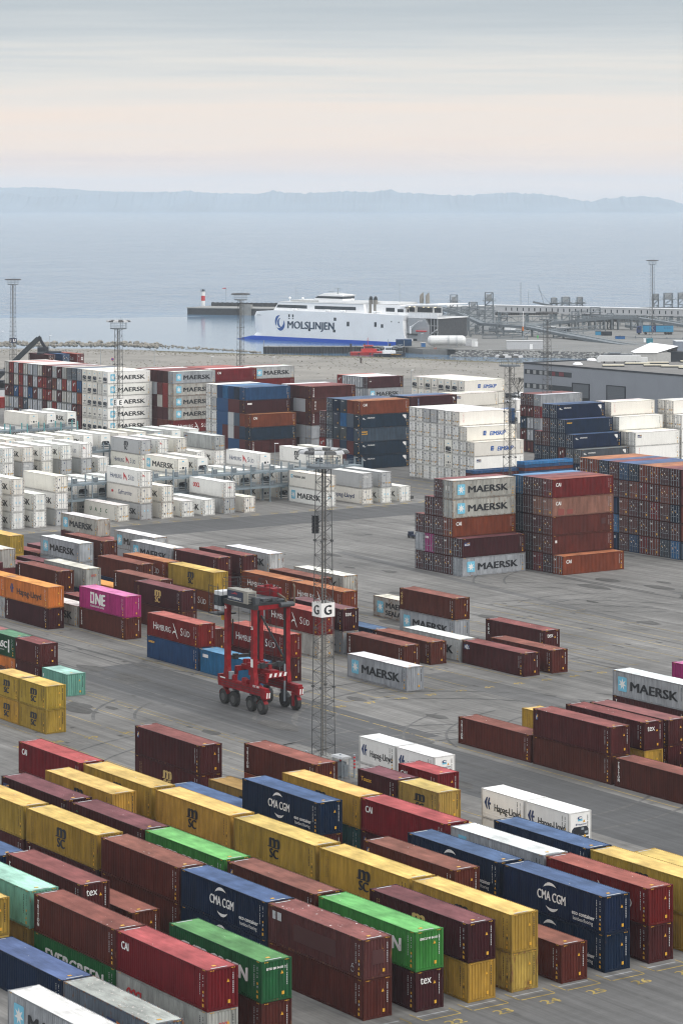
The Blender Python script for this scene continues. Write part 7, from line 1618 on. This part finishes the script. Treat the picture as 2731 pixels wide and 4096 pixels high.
# worker in a bright green jacket
P = gnd(2150, 1357); me = bpy.data.meshes.new('person'); bm_ = bmesh.new()
J = [(0, 0, .95), (0, 0, 1.25), (0, 0, 1.48), (0, 0, 1.58), (0, 0, 1.72), (-.11, 0, .92), (-.13, .05, .5), (-.13, 0, .06), (.11, 0, .92), (.13, -.08, .5), (.14, 0, .06), (-.22, 0, 1.44), (-.28, .02, 1.15), (-.26, -.06, .9), (.22, 0, 1.44), (.28, .02, 1.15), (.26, -.06, .9), (-.13, -.16, .04), (.14, -.16, .04)]
E_ = [(0, 1), (1, 2), (2, 3), (3, 4), (0, 5), (5, 6), (6, 7), (0, 8), (8, 9), (9, 10), (2, 11), (11, 12), (12, 13), (2, 14), (14, 15), (15, 16), (7, 17), (10, 18)]
me.from_pydata(J, E_, []); per = obj('person', me, None, P); sk = per.modifiers.new('skin', 'SKIN'); rad = [.16, .17, .15, .07, .115, .11, .075, .055, .11, .075, .055, .075, .055, .045, .075, .055, .045, .04, .04]
for v, r_ in zip(me.skin_vertices[0].data, rad): v.radius = (r_, r_*.8)
me.skin_vertices[0].data[0].use_root = True; sbm = per.modifiers.new('subdivision', 'SUBSURF'); sbm.levels = 1; sbm.render_levels = 1; me.materials.append(plain('hi_vis_green', (.05, .55, .10), .6)); tag(per, 'person in a bright green jacket walking on the terminal by the long shed', 'person')

# warehouse
M_WH = plain('warehouse_cladding', (.24, .26, .295), .55, noise=.06, scale=.2); M_WHR = plain('warehouse_roof_felt', (.17, .165, .16), .9, noise=.15, scale=.3); M_GATE = plain('roller_gate', (.12, .135, .155), .5); M_SKL = plain('skylight_cream', (.62, .58, .46), .4)
wh = thing('warehouse', 'grey flat-roofed warehouse with dark window bands and roller gates', 'warehouse', (51.6, 764, 0), ROT_U)
WL_, WD_, WHH = 110.0, 75.0, 10.7
m = MB(); m.box(0, WL_, 0, WD_, 0, WHH)
for k in range(1, 12): m.box(k*9.6-.03, k*9.6+.03, -.03, 0, 0, WHH)
whw = m.build('wall', M_WH, wh)
m = MB(); m.box(-.1, WL_, -.12, .25, WHH, WHH+.45); m.box(-.1, .25, .25, WD_, WHH, WHH+.45); m.box(0, WL_, WD_-.3, WD_, WHH, WHH+.45); m.build('parapet', M_DARK, wh)
m = MB(); m.box(.25, WL_, .25, WD_-.3, WHH, WHH+.12); m.build('roof', M_WHR, wh)
for z0, z1 in ((7.9, 9.25), (3.9, 5.35)):
    m = MB(); m.box(.4, 21.3, -.06, .1, z0, z1); wb = m.build('window', M_FWIN, whw)
    m = MB()
    for x in (1.6, 4.4, 7.2, 9.4): m.box(x, x+1.3, -.09, -.06, z0+.15, z1-.15)
    m.build('pane', plain('pale_grey_pane', (.30, .31, .32), .3), wb)  # flat pale grey panes within the dark band
    if z0 > 7:
        m = MB(); m.box(12.8, 14.2, -.09, -.06, z0+.12, z1-.12); m.box(15.8, 18.0, -.09, -.06, z0+.12, z1-.12); m.build('red_pane', plain('red_blind', (.14, .02, .03), .5), wb)
for x0, x1, zt in ((21.9, 28.8, 6.3), (36.6, 43.9, 6.5)):
    m = MB(); m.box(x0, x1, -.1, .05, 0 if x0 > 30 else 2.6, zt)
    for k in range(9):
        z = zt-.4-k*.45
        if z > 2.6: m.box(x0+.1, x1-.1, -.16, -.1, z, z+.08)
    m.build('roller_gate', M_GATE, wh); m = MB(); m.box(x0-.3, x1+.3, -.2, -.0, zt, zt+.25); m.box(x0-.3, x0, -.2, 0, 0, zt); m.box(x1, x1+.3, -.2, 0, 0, zt); m.build('gate_frame', M_DARK, wh)
m = MB(); m.box(22.1, 28.6, -.05, .06, .0, 2.6); m.build('gateway_shade_panel', M_SOLIDB, wh)  # black sheet on the wall, painted as the dark interior under the gate
def roofpt(px, py, z=WHH+.1):
    Y = 10781.58*(CAM_H-z)/(py-795.0); w = Vector(((px-1365.5)*Y/10781.58, Y, z)); return w
def on_roof(name, label, cat, px, py, fn, rz=ROT_U, grp=None):
    o = thing(name, label, cat, roofpt(px, py), rz, grp); fn(o); return o
sky_l = ('leftmost skylight of the warehouse roof', 'second skylight from left on the warehouse roof', 'skylight in the middle of the warehouse roof', 'fourth skylight from left on the warehouse roof', 'skylight right of the roof middle', 'rearmost skylight at right edge of warehouse roof', 'front skylight near the right edge of warehouse roof')
for i, (px, py, l_) in enumerate(((2410, 1467, 6), (2500, 1459, 7), (2575, 1466, 7), (2590, 1456, 6), (2645, 1470, 7), (2722, 1450, 4), (2715, 1476, 5))):
    def f(o, l_=l_): m = MB(); m.box(0, l_, 0, 2.0, 0, .35); m.build('kerb', M_DARK, o); m = MB(); m.prism([(0, 0, .35), (l_, 0, .35), (l_-.3, .9, .65), (.3, .9, .65)], (0, .01, 0)); m.box(.05, l_-.05, .05, 1.95, .35, .6); m.build('glazing', M_SKL, o)
    on_roof('skylight', sky_l[i], 'skylight', px, py, f, 0.0, 'skylights of the warehouse')
for i, (px, py) in enumerate(((2366, 1443), (2310, 1460))):
    def f(o):
        m = MB()
        for k in range(4): a0, a1 = k*22.5, k*22.5+22.5; m.bar((0, 0, .9*math.sin(math.radians(a0))), (0, 0, .9*math.sin(math.radians(a1))), 1.5*math.cos(math.radians(a0)), 14, r2=max(.01, 1.5*math.cos(math.radians(a1))))
        m.build('dome', M_FWH, o); m = MB(); m.bar((0, 0, -.05), (0, 0, .12), 1.6, 14); m.build('collar', M_DARK, o)
    on_roof('dome_skylight', ('rear round dome skylight near the white duct', 'front round dome skylight near the wall edge')[i], 'skylight', px, py, f, 0)
def f(o):
    m = MB(); m.box(0, 11.5, 0, 1.8, .5, 2.2); m.prism([(-.9, 0, .2), (-.9, 0, 1.2), (-.3, 0, 2.0), (0, 0, 2.2), (0, 0, .2)], (0, 1.8, 0)); m.box(11, 13.5, .2, 1.6, .2, 1.6)
    for k in range(8): m.box(k*1.5, k*1.5+.06, -.05, 0, .5, 2.2)
    m.build('duct', M_TANK, o); m = MB(); [m.box(1+k*3, 1.2+k*3, .3, 1.5, 0, .5) for k in range(4)]; m.build('support', M_DARK, o)
on_roof('ventilation_duct', 'long white ventilation duct on the warehouse roof', 'duct', 2402, 1452, f, 0.06)
def f(o):
    m = MB(); m.box(0, 10.2, 0, 7, 0, 2.6)
    for k in range(9): m.box(.6+k*1.1, .66+k*1.1, -.05, 0, 0, 2.6)
    m.build('wall', plain('tent_wall', (.47, .47, .46), .6, noise=.1), o); m = MB(); m.box(10.2, 13.8, .3, 7, 0, 2.9); m.build('dark_annex', M_DARK, o)
    m = MB(); m.add([(-.4, -.4, 2.6), (6.2, -.4, 2.6), (13.0, 3.5, 4.3), (5.0, 4.5, 5.3), (-.3, 7.3, 2.6), (13.0, 7.4, 2.8)], [(0, 1, 3), (1, 2, 3), (0, 3, 4), (3, 2, 5, 4)]); m.build('canopy', M_FWH, o, fix=False)
on_roof('tent_hall', 'white peaked tent structure on the warehouse roof', 'tent', 2540, 1447, f, 0.03)
def f(o): m = MB(); m.box(0, 16, 0, 3, 0, .9); m.box(4, 12, -1.5, 0, 0, .5); m.build('plinth', M_DARK, o); m = MB(); m.box(.2, 15.8, .1, 2.8, .9, 1.0); m.box(2, 5, -.6, 2, 1.0, 1.5); m.build('lid', M_DECK, o)
on_roof('plant_housing', 'low dark plant housings behind the white duct on the roof', 'roof plant', 2412, 1430, f, .02)
o = thing('grey_building', 'plain grey building at the right edge beyond the warehouse roof', 'building', gnd(2712, 1432)+Vector((0, 6, 0)), 0); m = MB(); m.box(0, 14, 0, 10, 0, 5.6); m.build('wall', M_WH, o); m = MB(); m.box(-.1, 14, -.1, 10, 5.6, 5.8); m.build('roof', M_FROOF, o)
# cars and bare tree in front of the warehouse corner
def car(px, py, rz, mt, label):
    o = thing('parked_car', label, 'car', gnd(px, py), rz, 'cars parked by the warehouse'); m = MB()
    m.prism([(-2.1, -.85, .3), (2.1, -.85, .3), (2.15, -.85, .75), (1.1, -.85, .92), (.55, -.85, 1.42), (-1.1, -.85, 1.45), (-1.75, -.85, 1.0), (-2.15, -.85, .9)], (0, 1.7, 0)); bd = m.build('body', mt, o)
    m = MB(); m.prism([(1.0, -.87, .95), (.5, -.87, 1.36), (-1.05, -.87, 1.38), (-1.6, -.87, 1.0)], (0, 1.74, 0)); m.build('window', M_GLASS, bd)
    for x in (-1.35, 1.35):
        for y in (-.8, .8): m = MB(); cyl(m, x, y, .32, .32, .2, 14); m.build('wheel', M_TYRE, o)
car(2071, 1587, 2.2, M_FWH, 'white parked car nearest the bare tree'); car(2051, 1612, 2.3, M_FWH, 'white parked car in front of the other white one'); car(2034, 1592, 2.4, plain('dark_car_paint', (.03, .035, .045), .3), 'dark parked car left of the white ones')
container(gnd(2062, 1640)+Vector((2, 2, 0)), ROT_V, 'rw', None, L20, 2.9, 'blind', -1, True, None, None, 'white box body standing in front of the parked cars', None, name='box_body')
P = gnd(2073, 1594); tr_o = thing('bare_tree', 'leafless small tree beside the warehouse corner', 'tree', P); m = MB(); rg = random.Random(4)
m.bar((0, 0, 0), (0, 0, 1.6), .16, 6, r2=.11); m.build('trunk', plain('bark', (.05, .045, .04), .9), tr_o); m = MB()
def grow(p, d, l, r, dep):
    q_ = p+d*l; m.bar(p, q_, r, 4, r2=r*.7, cap=False)
    if dep: 
        for k in range(3 if dep > 1 else 4): grow(q_, (d+Vector((rg.uniform(-.6, .6), rg.uniform(-.6, .6), rg.uniform(.0, .5)))).normalized(), l*rg.uniform(.65, .85), r*.62, dep-1)
for k in range(5): grow(Vector((0, 0, 1.2+k*.1)), Vector((rg.uniform(-.6, .6), rg.uniform(-.6, .6), 1)).normalized(), 1.7, .085, 4)
m.build('crown', MATS['bark'], tr_o, fix=False)

# reach stacker behind the left stack
P = at(70, 1470, 800); o = thing('reach_stacker', 'dark reach stacker with raised boom beyond the big left stack', 'reach stacker', (P.x, 800, 0), 0)
m = MB(); m.box(-7, 4, -1.8, 1.8, 1.0, 2.9); m.box(-7.5, -4, -1.8, 1.8, 1.0, 3.6); m.build('chassis', M_DARK, o); m = MB(); m.box(-1.5, .6, -1, 1, 2.9, 5.4); m.build('cab', M_GLASS, o)
for x in (-5.5, 2.4):
    m = MB(); cyl(m, x, -1.9, .9, .9, .9, 16); cyl(m, x, 1.9, .9, .9, .9, 16); m.build('wheel', M_TYRE, o)
m = MB(); m.beam((-6.0, 0, 4.2), (6.2, 0, 16.0), 1.0, 1.5); m.beam((-1, 0, 9.0), (6.9, 0, 16.5), .8, 1.1); m.beam((-6.0, 0, 2.9), (-6.0, 0, 4.6), 1.6, 1.0); bm2 = m.build('boom', plain('boom_dark_green_grey', (.028, .036, .042), .5), o)
m = MB(); m.beam((6.3, 0, 16.4), (8.4, 0, 13.0), .9, .8); m.box(6.0, 9.2, -.8, .8, 11.9, 13.4); m.box(6.4, 8.6, -6, 6, 11.6, 12.1); m.box(7, 13, -1, 1, 11.7, 12.2); m.build('spreader', M_DARK, o)
m = MB(); put_text(m, 'terminal', -2.0, 0, .9, 0, 0, off=0); 
o2 = thing('open_shed', 'dark flat shed roof at the far left edge behind the stack', 'shed', (-103, 790, 0)); m = MB(); m.box(-6, 6.4, -5, 5, 6.6, 7.2); m.build('roof', M_DARK, o2); m = MB(); [m.box(x-.2, x+.2, y-.2, y+.2, 0, 6.6) for x in (-5.5, 5.9) for y in (-4.5, 4.5)]; m.build('post', M_DARK, o2)
o = thing('road_sign', 'small round red and blue road sign behind the big left stack', 'road sign', gnd(450, 1475)+Vector((0, 0, 0))); m = MB(); m.bar((0, 0, 0), (0, 0, 3.6), .06, 5); m.build('pole', M_STEEL, o); m = MB(); m.bar((0, -.05, 3.3), (0, .05, 3.3), .5, 12); m.build('disc', M_SOLIDR, o); m = MB(); m.bar((0, -.09, 3.3), (0, -.05, 3.3), .33, 12); m.build('disc_centre', M_BLUE, o)
# ------------------------------------------------------------------ the remaining boxes, mostly hidden inside the stacks
if REST_F:
    me = bpy.data.meshes.new('stacked_boxes'); me.from_pydata(REST_V, [], REST_F); ca = me.color_attributes.new('paint', 'FLOAT_COLOR', 'CORNER')
    ca.data.foreach_set('color', [v for c in REST_C for v in c])
    m_, t_, b_ = newmat('stacked_box_paint'); at_ = N(t_, 'ShaderNodeAttribute'); at_.attribute_name = 'paint'; t_.links.new(at_.outputs['Color'], b_.inputs['Base Color']); b_.inputs['Roughness'].default_value = .6; b_.inputs['Specular IOR Level'].default_value = .15
    me.materials.append(m_); structure(obj('stacked_boxes', me), 'stuff')
